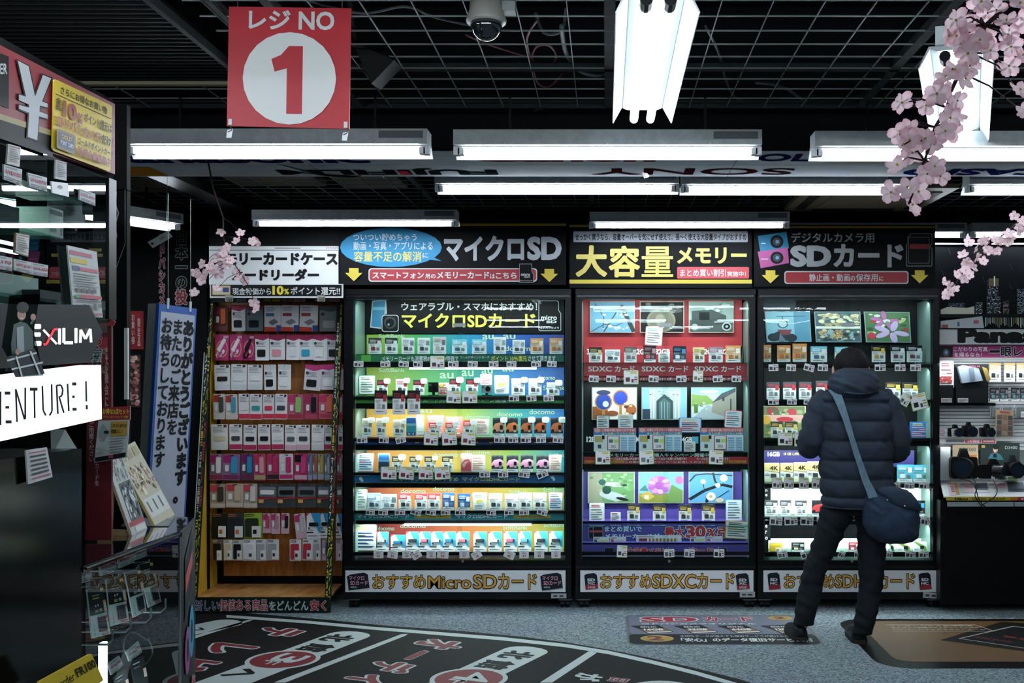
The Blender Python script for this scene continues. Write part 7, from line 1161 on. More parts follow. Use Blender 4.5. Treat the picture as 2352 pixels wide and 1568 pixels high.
# ================================================================ floor prints
FP = FlPx()
dk = thing('floor_guide', 'large black floor sticker with floor guide lettering in red and white', 'floor sticker', (-1.2, 5.4, 0))
outer = [(200, 1400), (560, 1407), (760, 1424), (900, 1438), (1050, 1448), (1200, 1462), (1300, 1475), (1400, 1492), (1500, 1512), (1600, 1535), (1700, 1560), (1800, 1592), (1900, 1640), (1900, 1800), (200, 1800)]
MB().flat(FP, outer, .001, mat('090a0b', .6)).flat(FP, outer, .0005, BLKM).build('sheet', dk)
WL = 'b4c0bf'; RL = '6c161f'
lin_ = []
e0 = [(520, 1412.5), (700, 1425), (850, 1439), (1000, 1451), (1150, 1463), (1300, 1479), (1400, 1495), (1500, 1517), (1600, 1542), (1690, 1568), (1800, 1606)]
mb = MB()
for (a, b) in zip(e0, e0[1:]): mb.flat(FP, [(a[0], a[1]), (b[0], b[1]), (b[0], b[1]+6+(b[0]-500)/420), (a[0], a[1]+6+(a[0]-500)/420)], .002, WL)
for pts in ([(582, 1423.5), (574, 1426.5), (430, 1472), (430, 1465), (570, 1424)], [(937, 1456), (932, 1460), (655, 1568), (628, 1568), (922, 1456.5)], [(1369, 1497), (1370, 1500), (1268, 1568), (1240, 1568), (1352, 1496)]): mb.flat(FP, pts, .002, WL)
e1 = Vector((-.37, -.93, 0)); e1.normalize(); e2 = Vector((-e1.y, e1.x, 0))   # reading direction, and its "up" to the right
def gq(c, r, u):                                                  # glyph box: centre, size along reading, size up
    c = Vector((c[0], c[1], 0)); a = e1*r/2; b = e2*u/2; return Qd(c-a+b, c+a+b, c+a-b, c-a-b)
Zl = Vector((0, 0, 1))
class FQ:
    def __init__(s, q, z): s.q, s.z = q, z
    def at(s, x, y, h=0):
        p = s.q.at(x, y); p.z = s.z+h; return p
def fpt(px, py): v = PF(px, py); return (v.x, v.y)
def fglyph(t, px, py, r, u, c, off=.03, oc=None, oo=.05):
    q = gq(fpt(px, py), r, u)
    if oc: 
        k = 1+1.6*oo; mb.text(FQ(gq(fpt(px, py), r*k, u*k), .0024), t, 0, 0, 100, 100, 0, oc, off+oo)
    mb.text(FQ(q, .003), t, 0, 0, 100, 100, 0, c, off)
def pill(p0, p1, wd):
    a, b = Vector((*fpt(*p0), 0)), Vector((*fpt(*p1), 0)); d = (b-a).normalized(); n = Vector((-d.y, d.x, 0)); pts = []
    for i in range(9): t_ = math.pi*(i/8); pts.append(a-d*math.sin(t_)*wd*.35+n*math.cos(t_)*wd/2)
    pts += [b-n*wd/2, b+n*wd/2]
    mb.face([Vector((p.x, p.y, .002)) for p in pts], WL)
def disc(px, py, r, c, z): 
    x, y = fpt(px, py); mb.face([Vector((x+r*math.cos(t*math.pi/14), y+r*math.sin(t*math.pi/14), z)) for t in range(28)], c)
pill((802, 1459), (455, 1590), .27); disc(650, 1515, .20, WL, .0022); disc(650, 1515, .175, RL, .0026)
fglyph('北', 776, 1466, .17, .19, '101214', .05); fglyph('館', 727, 1488, .17, .19, '101214', .04); fglyph('3', 664, 1512, .18, .19, WL, .02); fglyph('F', 620, 1522, .07, .10, WL, .0); fglyph('へ', 553, 1546, .17, .15, '101214', .05)
pill((1207, 1495), (900, 1640), .27); disc(1077, 1559, .20, WL, .0022); disc(1077, 1559, .175, RL, .0026)
fglyph('北', 1187, 1505, .17, .19, '101214', .05); fglyph('館', 1138, 1527, .17, .19, '101214', .04); fglyph('4', 1090, 1556, .18, .2, WL, .01); fglyph('F', 1046, 1566, .07, .10, WL, .0)
for t, x, y, r, u in (('オ', 1009, 1480, .19, .29), ('ー', 957, 1505, .19, .05), ('デ', 899, 1532, .19, .27), ('ィ', 845, 1560, .16, .24), ('テ', 640, 1451, .19, .29), ('レ', 520, 1490, .2, .3), ('ビ', 440, 1527, .2, .28)): fglyph(t, x, y, r, u, RL, .045, 'b4c0bf', .06)
pill((520, 1431), (330, 1470), .24); fglyph('へ', 452, 1446, .1, .1, '101214', .03)
fglyph('が', 1352, 1556, .13, .16, WL, .05); disc(1520, 1590, .2, WL, .002); fglyph('日', 1420, 1562, .07, .1, RL, .04, 'b4c0bf', .06)
mb.build('lettering', dk)
for (p, lbl, nm, parts) in (('sd', 'grey and black floor sticker advertising SD cards, under the man\'s left foot', 'floor_sticker', None),):
    t = thing(nm, lbl, 'floor sticker', (.7, 6.6, 0)); X0, X1, Y0, Y1 = .12, 1.265, 6.24, 7.02; S = Qd(Vector((X0, Y1, 0)), Vector((X1, Y1, 0)), Vector((X1, Y0, 0)), Vector((X0, Y0, 0)), 115, 78)
    MB().flat(S, rrect(0, 0, 115, 78, 6, 4), .001, mat('5c6266', .4)).build('clear_edge', t); MB().flat(S, rrect(1.5, 1, 113.5, 77, 6, 4), .0015, mat('4a4e5a', .35)).build('sheet', t)
    its = [('r', 2, 1.5, 113, 52, '5c6070', 5), ('r', 1.5, 52, 113.5, 76, '14161a', 5), ('t', 'SD', 10, 5, 46, 20, '8c1c2c', .06, 'b8bcc4', .04), ('t', 'カード', 50, 5, 82, 18, '8c1c2c', .05, 'b8bcc4', .04), ('t', 'ヨドバシカメラオリジナル', 10, 23, 82, 27, '8c2c40', .03, 'a8acb8', .03), ('e', 100, 9, 8, 6, '9a7c3a'), ('t', '2', 96, 5, 103, 12, '5c1c20', .05), ('r', 110, 3, 113, 12, '9a8a2c'),
           ('e', 18, 63, 10, 8, '9a7c3a'), ('t', '2', 12, 57, 22, 68, '5c1c20', .05), ('t', '大切なデータが消えても復旧サービスが受けられる', 32, 55, 100, 60, '9aa4a8', .02), ('t', '「安心」のデータ復旧サービス付', 32, 62, 110, 71, 'c4cccc', .04)]
    for i, n in enumerate(('16GB', '32GB', '64GB', '128GB')):
        x = 5+i*27; its += [('p', [(x-2, 31), (x+15, 28), (x+24, 47), (x+8, 51), (x+4, 40)], '1c1c20'), ('p', [(x+4, 39), (x+19, 37), (x+22, 44), (x+7, 47)], '6a4c34'), ('p', [(x+7, 47), (x+22, 44.5), (x+23, 47), (x+9, 50)], 'b4b4b0'), ('t', n, x+6, 38, x+18, 43, 'c8ccd0', .04), ('t', 'SDHC', x+4, 32, x+14, 36, 'b4b8bc', .03)]
    MB().art(S, its, .0016, .00005).build('lettering', t)
t = thing('floor_sticker', 'brown and black floor sticker with a large card picture, under the right foot', 'floor sticker', (2.3, 6.3, 0)); S = Qd(Vector((1.46, 6.91, 0)), Vector((3.2, 6.91, 0)), Vector((3.2, 5.74, 0)), Vector((1.46, 5.74, 0)), 174, 117)
MB().flat(S, rrect(0, 0, 174, 117, 18, 5), .001, mat('0d0e0f', .3)).build('border', t)
BR = noisemat('brown_print', '54391c', '634626', 1.5, .45)
MB().flat(S, rrect(12, 6, 170, 104, 10, 4), .0015, BR).build('sheet', t)
cardp = [(62, 52), (106, 20), (160, 44), (122, 98)]
MB().art(S, [('p', [(50, 56), (104, 8), (172, 34), (124, 104)], '17140f'), ('p', cardp, '8a8c8c'), ('p', [(64, 52), (106, 22), (158, 44.5), (121, 95.5)], '0c0d0f'), ('p', [(100, 80), (106, 84), (158, 52), (152, 42)], 'a08a50') if False else ('p', [(101, 82), (121, 96), (159, 46), (152, 41)], '9a8648'), ('r', 28, 16, 84, 17, '9a9484'), ('r', 28, 33, 90, 34, '9a9484'), ('l', [(84, 16), (90, 34)], 1, '9a9484')], .0016, .00006).build('print', t)
mb = MB()
for tx, a, b, cc in (('Extreme Pro', (110, 86), (152, 50), '5a2a20'), ('256', (92, 44), (112, 62), '6a1a1c'), ('SanDisk', (74, 46), (92, 60), '4a1618'), ('160MB/s', (124, 40), (142, 50), 'a8b4b8'), ('170MB/s', (118, 32), (136, 42), 'a8b4b8')):
    d = Vector((b[0]-a[0], b[1]-a[1], 0)); n = Vector((-d.y, d.x, 0)).normalized()*(7 if tx[0] == 'E' else 5)
    f = lambda x, y: S.at(x, y)
    mb.text(FQ(Qd(f(b[0]+n.x, b[1]+n.y), f(a[0]+n.x, a[1]+n.y), f(a[0]-n.x*.1, a[1]-n.y*.1), f(b[0]-n.x*.1, b[1]-n.y*.1)), .0023), tx, 0, 0, 100, 100, 0, cc, .03)
for i, tx in enumerate(('サンディスクエクストリームプロ', 'プロフェッショナルの要求にこたえる', '高速転送メモリーカード')): mb.text(FQ(Qd(S.at(86-i*2, 31-i*5), S.at(30, 31-i*5), S.at(30, 27.5-i*5), S.at(86-i*2, 27.5-i*5)), .0023), tx, 0, 0, 100, 100, 0, 'a8a294', .02)
mb.build('lettering', t)
# ================================================================ artificial cherry blossom
def petalmat():
    m = bpy.data.materials.new('petal'); m.use_nodes = True; nt = m.node_tree; n = nt.nodes; L = nt.links; b = n['Principled BSDF']
    tc = n.new('ShaderNodeTexCoord'); g = n.new('ShaderNodeVectorMath'); g.operation = 'LENGTH'; L.new(tc.outputs['Object'], g.inputs[0])
    r = n.new('ShaderNodeValToRGB'); e = r.color_ramp.elements; e[0].position = .0; e[0].color = lin('f0dfe0'); e[1].position = 1; e[1].color = lin('e9b4c2'); e.new(.7).color = lin('eed0d6')
    L.new(g.outputs['Value'], r.inputs[0]); L.new(r.outputs[0], b.inputs['Base Color']); b.inputs['Roughness'].default_value = .8
    t = n.new('ShaderNodeBsdfTranslucent'); L.new(r.outputs[0], t.inputs[0]); x = n.new('ShaderNodeMixShader'); x.inputs[0].default_value = .35
    L.new(b.outputs[0], x.inputs[1]); L.new(t.outputs[0], x.inputs[2]); L.new(x.outputs[0], n['Material Output'].inputs[0]); return m
PM = petalmat(); TW = mat('2a1c1e', .7)
def flower_mesh(seed):
    R = random.Random(seed); mb = MB()
    for k in range(5):
        a = 2*math.pi*k/5+R.uniform(-.12, .12); ln_ = R.uniform(.88, 1.05); wd = R.uniform(.36, .44); cup = R.uniform(.12, .4); tw = R.uniform(-.25, .25); rows = []
        for i in range(6):
            t = i/5; hw = wd*math.sin(math.pi*min(.12+t*.75, .88))**.8 if i else .05; row_ = []
            for j in range(5):
                u = (j-2)/2; r = .06+ln_*t-(.10 if (i == 5 and j == 2) else 0)-(.10*abs(u)**2*(1 if i == 5 else 0)); x, y = r, hw*u
                z = cup*t*t-.12*u*u*t+tw*u*t*.5+R.uniform(-.02, .02)*t-.2*max(0, t-.75)
                row_.append(Vector((x*math.cos(a)-y*math.sin(a), x*math.sin(a)+y*math.cos(a), z)))
            rows.append(row_)
        mb.loft(rows, PM, False, False)
    fl_ = mb.mesh('blossom', smooth=True); st_ = MB()
    for k in range(9):
        a = k*.7; st_.tube([(0, 0, .02), (.1*math.cos(a), .1*math.sin(a), .16)], [.015, .022], 'c9a83c', 4)
    st_.sphere((0, 0, .03), .07, '7a7a30', 6, 4)
    return fl_, st_.mesh('stamens')
FM = [flower_mesh(i) for i in range(4)]
LM = MB().loft([[Vector((.9*math.sin(t*math.pi)*.35*u, t, .1*u*u)) for u in (-1, 0, 1)] for t in (0.02, .3, .6, .85, .99)], mat('8a8a2c', .6), False, False).mesh('leaf')
def branch(label, path, flowers, s, r0, size, seed, leaves=()):
    R = random.Random(seed); pts = [P(x, y, s)+Vector((0, R.uniform(-.01, .01), 0)) for x, y in path]
    root = pts[0]; t = thing('blossom_branch', label, 'flower branch', root, 'artificial cherry blossom branches')
    MB().tube(pts, [r0*(1-.7*i/len(pts)) for i in range(len(pts))], TW, 6).build('branch', t, True)
    for k, f in enumerate(flowers):
        x, y = f[0], f[1]; sc = size*(f[2] if len(f) > 2 else R.uniform(.85, 1.1)); c = P(x, y, s)+Vector((0, R.uniform(-.05, .02), 0))
        near = min(pts, key=lambda q: (q-c).length+(0 if q.z > c.z-.02 else .08))
        m = (near+c)/2+Vector((R.uniform(-.006, .006), 0, .012)); MB().tube([near, m, c+Vector((0, .008, 0))], [r0*.4, r0*.32, r0*.25], TW, 5).build('stalk', t, True)
        a, b = FM[R.randrange(4)]; o = bpy.data.objects.new('blossom', a); COL.objects.link(o); o.parent = t; o.location = c-root; o.scale = (sc,)*3
        o.rotation_euler = (math.radians(90)+R.uniform(-.75, .75), R.uniform(-.8, .8), R.uniform(-.7, .7)+0)
        q = bpy.data.objects.new('stamens', b); COL.objects.link(q); q.parent = o
    for x, y in leaves:
        o = bpy.data.objects.new('leaf', LM); COL.objects.link(o); o.parent = t; o.location = P(x, y, s)-root; o.scale = (size*.9,)*3; o.rotation_euler = (R.uniform(0, 3), R.uniform(-1, 1), R.uniform(0, 6))
branch('large pink blossom branch hanging close to us before the right twin tube lamp', [(2400, -60), (2330, 0), (2262, 60), (2228, 120), (2205, 165), (2180, 215), (2172, 250), (2150, 290), (2135, 330), (2122, 370), (2108, 405), (2098, 440), (2088, 470)],
    [(2069, 236), (2235, 22), (2215, 55), (2258, 45), (2200, 80), (2240, 100), (2182, 78), (2330, 20), (2300, 58), (2345, 60), (2285, 25), (2268, 78), (2316, 112), (2318, 152), (2345, 205), (2272, 118), (2232, 148), (2196, 108), (2222, 78),
     (2160, 188), (2186, 168), (2204, 190), (2140, 225), (2128, 240), (2190, 236), (2202, 262), (2188, 298), (2160, 308), (2090, 296), (2110, 310), (2064, 340), (2064, 378), (2120, 322), (2085, 325), (2140, 388), (2157, 406), (2128, 400), (2045, 442), (2072, 440), (2100, 468, 1.1), (2112, 438), (2350, 258), (2250, 10), (2310, 85), (2176, 275), (2150, 330), (2095, 350), (2215, 130), (2345, 130), (2160, 215), (2180, 60), (2070, 305)], 1100, .006, .027, 3)
branch('smaller blossom branch hanging before the night skyline poster', [(2400, 440), (2352, 500), (2310, 535), (2275, 560), (2250, 590), (2232, 610), (2212, 630), (2195, 650), (2180, 665)],
    [(2130+x/4.126, 480+y/4.126) for x, y in ((835, 60), (868, 170), (740, 240), (560, 285), (500, 312), (612, 300), (680, 300), (790, 285), (740, 322), (362, 322), (432, 382), (540, 380), (562, 402), (622, 408), (660, 398), (330, 432), (345, 505), (462, 460), (502, 500), (382, 540), (442, 552), (342, 582), (262, 622), (332, 662), (372, 632), (160, 690), (222, 716), (262, 750), (165, 815), (198, 792), (900, 120), (890, 210))], 500, .005, .0255, 5, [(2290, 564), (2311, 566), (2242, 583)])
branch('left blossom branch hanging over the white rack sign', [(478, 366), (490, 430), (512, 500), (514, 545), (520, 575), (535, 600), (552, 625), (570, 655), (585, 690), (590, 715)],
    [(430+x/3.335, 480+y/3.336) for x, y in ((285, 185), (412, 182), (400, 250), (498, 246), (525, 250), (310, 300), (112, 420), (62, 490), (102, 545), (60, 640), (242, 380), (300, 372), (232, 492), (190, 442), (322, 432), (372, 480), (402, 525), (300, 345), (262, 330), (242, 612), (525, 722), (545, 772), (430, 545), (215, 470), (350, 400), (275, 420), (120, 500))], 500, .004, .0265, 7)
# ================================================================ the customer seen from behind
PS = 392
def Q_(x, y, dy=0): return P(x, y, PS)+Vector((0, dy, 0))
SKIN = noisemat('skin', 'b98a74', 'c89a84', 20, .6)
JAC = noisemat('padded_cloth', '101c28', '182838', 7, .85, .0, 5)
TRO = noisemat('trouser_cloth', '101317', '171b20', 30, .9, .3); BAG = noisemat('bag_canvas', '0d1f31', '142c44', 14, .85, .35)
STR = noisemat('strap_web', '4c6572', '5c7683', 120, .8, .3, stretch=(1, 1, .2)); HAIR = noisemat('hair', '050505', '0e0c0d', 60, .7, .6, stretch=(3, 3, .6))
man = thing('person', 'person seen from behind in a navy padded jacket with a shoulder bag', 'person', (Q_(1930, 865).x, 6.38, 0))
# body: one continuous skin surface
V, Ed, Rr = [], [], []
def vt(p, r, par=None):
    V.append(Vector(p)-man.location); Rr.append(r); i = len(V)-1
    if par is not None: Ed.append((par, i))
    return i
pel = vt(Q_(1975, 1130, .06), .085); wa = vt(Q_(1967, 1060, .06), .10, pel); ch_ = vt(Q_(1966, 960, .06), .12, wa); nk0 = vt(Q_(1964, 905, .06), .06, ch_); nk = vt(Q_(1963, 880, .08), .05, nk0); h0 = vt(Q_(1962, 858, .10), .075, nk); h1 = vt(Q_(1962, 835, .10), .083, h0); h2 = vt(Q_(1962, 815, .095), .06, h1)
for sx, sh, el, fo, wr in ((-1, (1893, 925, .05), (1864, 1028, .06), (1882, 1036, .22), (1908, 1020, .33)), (1, (2040, 925, .05), (2070, 1032, .06), (2052, 1040, .22), (2028, 1022, .33))):
    a = vt(Q_(*sh), .055, ch_); b = vt(Q_(*el), .042, a); c = vt(Q_(*fo), .036, b); d = vt(Q_(*wr), .026, c); pm = vt(Q_(wr[0]-sx*14, wr[1]-8, wr[2]+.05), (.036), d)
    bp = V[pm]+man.location
    for k in range(4):                       # fingers, unequal and bent
        f0 = vt(bp+Vector((-sx*.018, .018, .03-.02*k)), .0095, pm); L_ = (.034, .040, .037, .028)[k]
        f1 = vt(bp+Vector((-sx*(.018+L_), .030, .032-.021*k)), .0088, f0); vt(bp+Vector((-sx*(.022+L_), .006, .030-.021*k)), .0078, f1)
    t0 = vt(bp+Vector((-sx*.004, -.022, .026)), .011, pm); t1 = vt(bp+Vector((-sx*.028, -.036, .040)), .0095, t0); vt(bp+Vector((-sx*.05, -.034, .046)), .008, t1)
for hp, kn, an, toe in (((1938, 1185, .06), (1880, 1300, .07), (1848, 1435, .03), (1842, 1462, .2)), ((2005, 1190, .06), (2002, 1310, .03), (1980, 1440, -.02), (1980, 1466, .14))):
    a = vt(Q_(*hp), .06, pel); b = vt(Q_(*kn), .058, a); c = vt(Q_(*an), .038, b); vt(Q_(*toe), .035, c)
me = bpy.data.meshes.new('body'); me.from_pydata(V, Ed, []); ob = bpy.data.objects.new('body', me); COL.objects.link(ob)
mk = ob.modifiers.new('skin', 'SKIN'); sv = me.skin_vertices[0].data
for i, r in enumerate(Rr): sv[i].radius = (r, r)
for i in range(len(Rr)): sv[i].use_root = (i == 0)
mk.use_smooth_shade = True; sd = ob.modifiers.new('sub', 'SUBSURF'); sd.levels = 1; sd.render_levels = 1
me2 = bpy.data.meshes.new_from_object(ob.evaluated_get(bpy.context.evaluated_depsgraph_get())); bpy.data.objects.remove(ob); me2.materials.clear(); me2.materials.append(SKIN)
ob = bpy.data.objects.new('body', me2); COL.objects.link(ob); ob.parent = man
def nz(x, y, z, k=1.0): return math.sin(x*31*k+z*17)*math.cos(z*41*k+y*13)+.5*math.sin(z*83*k+x*57)
def ring(xc, yc, zc, a, b, n=40, e=2.3):
    r = []
    for j in range(n):
        t = 2*math.pi*j/n; c, s = math.cos(t), math.sin(t)
        r.append(Vector((xc+a*math.copysign(abs(c)**(2/e), c), yc+b*math.copysign(abs(s)**(2/e), s), zc)))
    return r
def interp(tab, y):
    for p, q in zip(tab, tab[1:]):
        if p[0] <= y <= q[0]:
            t = (y-p[0])/(q[0]-p[0]); t = t*t*(3-2*t); return [a+(b-a)*t for a, b in zip(p[1:], q[1:])]
    return list(tab[-1][1:])
tab = [(888, 1930, 1998, .06), (895, 1904, 2024, .085), (903, 1888, 2044, .105), (916, 1881, 2052, .125), (940, 1880, 2054, .14), (1000, 1884, 2053, .15), (1060, 1887, 2053, .145), (1120, 1890, 2055, .15), (1150, 1893, 2056, .152), (1164, 1897, 2054, .145)]
seams = [924, 967, 1012, 1056, 1099, 1140, 1168]
rings = []; y = 888
while y <= 1164:
    xl, xr, hd = interp(tab, y); k = 0
    for a, b in zip([885]+seams, seams):
        if a <= y <= b: k = math.sin(math.pi*(y-a)/(b-a))**.45
    bul = .016*k; c = Q_((xl+xr)/2, y, .05); rg = ring(c.x, c.y, c.z-(.0), (xr-xl)/2/PS-.008+bul, hd-.01+bul*1.5)
    for v in rg:
        w_ = nz(v.x, v.y, v.z+.15*v.x, 1.6); v.y += .005*w_*(1 if v.y < c.y else -1)+(.006*math.sin((v.x*1.3+v.z)*70) if y > 985 and v.x > c.x else 0); 
    rings.append(rg); y += 3.0
cl0 = [Q_(1967, 1164, .05)+(v-Q_(1967, 1164, .05))*.86 for v in rings[-1]]
jk = MB().loft(rings+[cl0], JAC, True).build('jacket', man, True)
def sleeve(pts, seam):
    pp, rr = [], []
    n = 44
    for i in range(n+1):
        t = i/n*(len(pts)-1); a = min(int(t), len(pts)-2); f = t-a
        q = [pts[max(a-1, 0)], pts[a], pts[a+1], pts[min(a+2, len(pts)-1)]]
        def cr(k): p0, p1, p2, p3 = (z[k] for z in q); return .5*(2*p1+(p2-p0)*f+(2*p0-5*p1+4*p2-p3)*f*f+(3*p1-p0-3*p2+p3)*f**3)
        pp.append(Q_(cr(0), cr(1), cr(2))); rr.append(cr(3)*(.90+.13*abs(math.sin(math.pi*t*1.1+.3))**.6))
    m = MB().tube(pp, rr, JAC, 20); 
    for v in m.v: v += Vector((nz(v.x, v.y, v.z, 2)*.004, nz(v.y, v.x, v.z, 2)*.004, 0))
    return m
sleeve([(1908, 912, .05, .062), (1893, 928, .05, .078), (1880, 965, .05, .080), (1868, 1003, .04, .078), (1866, 1026, .08, .074), (1876, 1030, .17, .066), (1896, 1024, .26, .055), (1908, 1018, .31, .046)], 0).build('sleeve', jk, True)
sleeve([(2025, 910, .05, .062), (2038, 924, .05, .078), (2050, 960, .05, .080), (2064, 1000, .04, .079), (2068, 1034, .08, .076), (2058, 1042, .17, .066), (2040, 1032, .26, .055), (2028, 1022, .31, .046)], 0).build('sleeve', jk, True)
hm = MB().tube([Q_((r[0].x+r[20].x)/2*0, 0, 0) for r in rings[:0]] or [rings[-1][j] for j in range(40)]+[rings[-1][0]], .0055, JAC, 6).build('hem_cord', jk, True)
tabh = [(846, 1934, 1992, .06), (853, 1918, 2006, .095), (862, 1908, 2014, .115), (875, 1902, 2019, .135), (888, 1900, 2021, .14), (900, 1906, 2016, .13), (911, 1919, 2003, .10), (919, 1938, 1984, .05)]
rings = []; y = 846
while y <= 919:
    xl, xr, hd = interp(tabh, y); c = Q_((xl+xr)/2, y, -.005); rg = ring(c.x, c.y, c.z, (xr-xl)/2/PS, hd, 40, 2.1)
    for v in rg: v.y += .007*nz(v.x*1.2, v.y, v.z*1.5, 1.3); v.z += .004*nz(v.z, v.x, v.y, 1.5)
    rings.append(rg); y += 3
MB().loft(rings, JAC, True).build('hood', jk, True)
for k in (0,):
    pth = [Q_(1960+60*math.cos(t), 884+26*math.sin(t)*.9-4, -.145+.10*abs(math.cos(t))**1.5) for t in [math.radians(a) for a in range(10, 171, 10)]]
    MB().tube(pth, .006, JAC, 6).build('hood_seam', jk, True)
def leg(tab_, n=60):
    rings = []; y0, y1 = tab_[0][0], tab_[-1][0]
    for i in range(n+1):
        y = y0+(y1-y0)*i/n; xl, xr, dy = interp(tab_, y); c = Q_((xl+xr)/2, y, dy); a = (xr-xl)/2/PS; rg = ring(c.x, c.y, c.z, a, min(a*1.08, .115), 24, 2.1)
        for v in rg: v.y += .004*nz(v.x, 0, v.z*1.4); v.x += .003*math.sin(v.z*90+v.x*30)
        rings.append(rg)
    return MB().loft(rings, TRO, True)
tr_ = leg([(1128, 1900, 2050, .06), (1160, 1897, 2050, .06), (1182, 1900, 2046, .06)], 14).build('trousers', man, True)
leg([(1165, 1893, 1972, .06), (1190, 1886, 1964, .06), (1225, 1878, 1944, .06), (1267, 1866, 1926, .07), (1303, 1852, 1907, .07), (1339, 1843, 1896, .06), (1378, 1834, 1887, .05), (1416, 1828, 1876, .04), (1436, 1826, 1871, .04)]).build('trouser_leg', tr_, True)
leg([(1160, 1958, 2047, .06), (1182, 1966, 2045, .055), (1213, 1973, 2041, .05), (1279, 1974, 2037, .03), (1339, 1975, 2029, .01), (1372, 1970, 2021, 0), (1400, 1965, 2015, -.01), (1428, 1960, 2007, -.02), (1452, 1957, 2000, -.02)]).build('trouser_leg', tr_, True)
def shoe(xl, xr, heel_d, toe_dx):
    SHM = mat('17191c', .35); xc = ((xl+xr)/2-VX)*heel_d/F; w_ = (xr-xl)/2*heel_d/F; rings = []
    for t, wk, h_ in ((0, .45, .05), (.012, .8, .075), (.04, .95, .088), (.09, .9, .085), (.14, .95, .07), (.2, 1.05, .055), (.25, .9, .045), (.275, .5, .03)):
        c = xc+toe_dx*t/.27; rings.append([Vector((c+w_*wk*math.cos(a), heel_d-.0+t, .012+max(0, h_*math.sin(a)) if math.sin(a) > 0 else .006)) for a in [2*math.pi*j/16 for j in range(16)]])
    s_ = MB().loft(rings, SHM, True).build('shoe', man, True)
    rings = [[Vector((xc+toe_dx*t/.27+w_*1.04*wk*math.cos(a), heel_d-.004+t, .001 if math.sin(a) < 0 else .022)) for a in [2*math.pi*(j+.5)/8 for j in range(8)]] for t, wk in ((0, .6), (.015, .9), (.05, 1), (.2, 1.08), (.26, .85), (.283, .5))]
    MB().loft(rings, mat('2a2622', .7), True).build('sole', s_)
shoe(1821, 1861, 6.33, -.02); shoe(1956, 1996, 6.27, .01)
hr = MB(); c = Q_(1962, 838, .085); hr.sphere(c, (.103, .115, .108), HAIR, 28, 18)
R = random.Random(4)
for v in hr.v:
    d = v-c; v += d*.045*nz(v.x*2, v.y*2, v.z*1.5, 1.2)
    if d.y > .05 and d.z < .04: v.y = min(v.y, c.y+.06)
hr.build('hair', man, True)
for sx, x in ((-1, 1923), (1, 2003)):
    e = MB().sphere(Q_(x, 851, .10), (.011, .02, .032), SKIN, 10, 8).build('ear', man, True)
fc = Q_(1962, 852, .19)
MB().loft([[fc+Vector((a*math.cos(t)*k, dy, b*math.sin(t)*k-.005)) for t in [2*math.pi*j/16 for j in range(16)]] for dy, k, a, b in ((-.08, 1, .075, .10), (-.03, 1, .072, .098), (.0, .85, .07, .095), (.012, .5, .07, .09))], SKIN, True).build('face', man, True)
for sx in (-1, 1):
    MB().sphere(fc+Vector((sx*.03, .006, .012)), (.012, .008, .006), mat('e8e4e0'), 8, 6).sphere(fc+Vector((sx*.03, .012, .012)), .005, mat('15100e'), 6, 4).build('eye', man, True)
    MB().tube([fc+Vector((sx*.018, .010, .032)), fc+Vector((sx*.045, .002, .034))], .0035, HAIR, 5).build('eyebrow', man)
MB().loft([[fc+Vector((.011*w_*math.cos(t), .005+o_*max(0, math.cos(t*0)), z+.006*math.sin(t))) if 0 else fc+Vector((.012*w_*math.cos(t), .008+o_+.006*math.sin(t), z)) for t in [2*math.pi*j/8 for j in range(8)]] for z, w_, o_ in ((.02, .5, .0), (.0, .8, .008), (-.018, 1.2, .014), (-.024, .8, .002))], SKIN, True).build('nose', man, True)
MB().tube([fc+Vector((-.022, .004, -.048)), fc+Vector((0, .011, -.050)), fc+Vector((.022, .004, -.048))], [.002, .005, .002], mat('9c5a50'), 6).build('mouth', man, True)
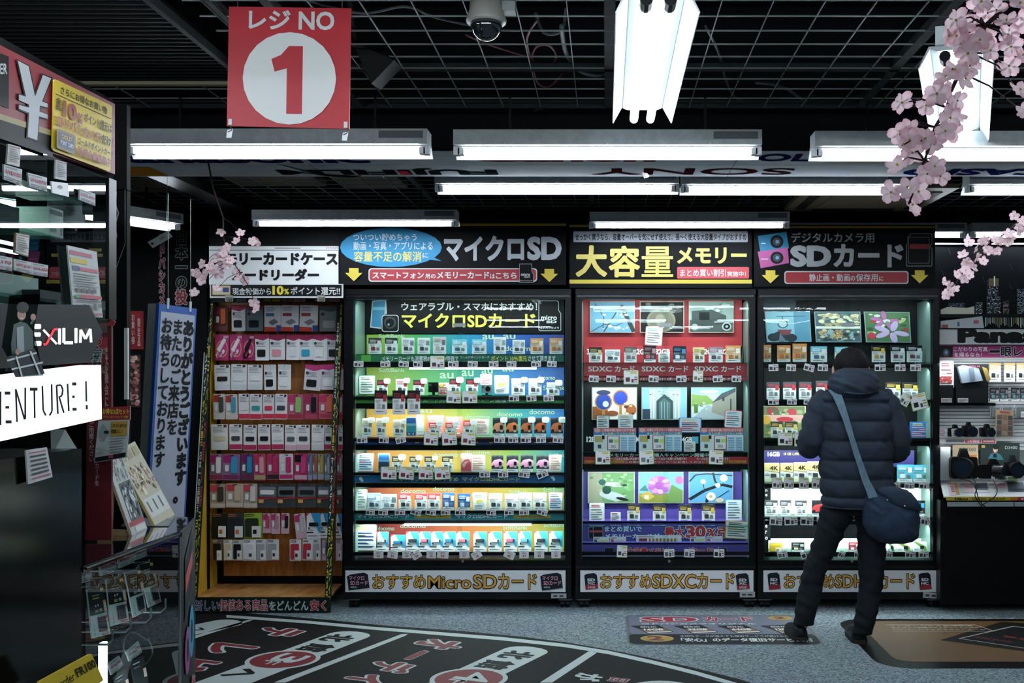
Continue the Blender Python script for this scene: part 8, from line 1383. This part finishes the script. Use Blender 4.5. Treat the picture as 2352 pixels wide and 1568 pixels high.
# shoulder bag: hangs on the man, a thing of its own
gx = lambda x, y: (1720+x/3.35, 1100+y/3.35)
outl_ = [gx(*p) for p in ((868, 85), (900, 62), (980, 48), (1080, 44), (1180, 72), (1235, 130), (1268, 200), (1276, 280), (1272, 370), (1262, 435), (1220, 462), (1150, 476), (1060, 478), (970, 462), (900, 415), (860, 340), (845, 240), (850, 150))]
bag = thing('shoulder_bag', 'dark blue canvas shoulder bag hanging at the person\'s right hip', 'bag', Q_(2035, 1243, -.17)); cx, cy = gx(1060, 270)
rings = []
for k, dy in ((.55, .02), (.86, .01), (1, -.03), (1.01, -.07), (.93, -.11), (.75, -.14), (.45, -.155)):
    rg = []
    for i in range(72):
        j = i/72*len(outl_); a = int(j); f = j-a; p, q = outl_[a], outl_[(a+1) % len(outl_)]; x = p[0]+(q[0]-p[0])*f; y = p[1]+(q[1]-p[1])*f
        v = Q_(cx+(x-cx)*k, cy+(y-cy)*k+ (1-k)*12, dy-.03); v += Vector((0, .006*nz(v.x*1.2, 0, v.z*1.2, 1.2), 0)); rg.append(v)
    rings.append(rg)
MB().loft(rings, BAG, True).build('bag_body', bag, True)
fp = [gx(*p) for p in ((930, 62), (1010, 46), (1100, 48), (1190, 84), (1244, 150), (1278, 215), (1240, 222), (1150, 208), (1060, 190), (1015, 150), (985, 110))]
c2 = (sum(p[0] for p in fp)/len(fp), sum(p[1] for p in fp)/len(fp))
MB().loft([[Q_(c2[0]+(x-c2[0])*k, c2[1]+(y-c2[1])*k, dy) for x, y in fp] for k, dy in ((1, -.09), (1.02, -.155), (.9, -.18), (.5, -.192))], noisemat('flap_canvas', '10202f', '172c40', 14, .85, .35), True).build('flap', bag, True)
for p, dd in (((1003, 133), -.186), ((1128, 176), -.196), ((1078, 404), -.165)): x, y = gx(*p); MB().tube([Q_(x, y, dd+.01), Q_(x, y, dd-.006)], .0045, mat('c8b4b0', .3, .6), 10).build('stud', bag, True)
x, y = gx(853, 145); MB().box(*(Q_(x-2, y+5, -.09)), *(Q_(x+1, y-5, -.088)), mat('8fb0c4')).build('side_label', bag)
sp = [(1906, 893, .06, 20), (1909, 893, -.03, 20), (1915, 906, -.085, 20), (1922, 930, -.118, 17), (1932, 962, -.132, 14), (1943, 1000, -.138, 12), (1954, 1035, -.136, 13), (1966, 1070, -.136, 14), (1975, 1098, -.14, 16), (1986, 1122, -.15, 19), (1990, 1135, -.16, 20)]
rg = []
for i, (x, y, dy, w_) in enumerate(sp): a = Q_(x-w_/2, y+w_*.12, dy-.004); b = Q_(x+w_/2, y-w_*.12, dy-.004); rg.append([a, b, b+Vector((0, .004, 0)), a+Vector((0, .004, 0))])
MB().loft(rg, STR, True).build('strap', bag)
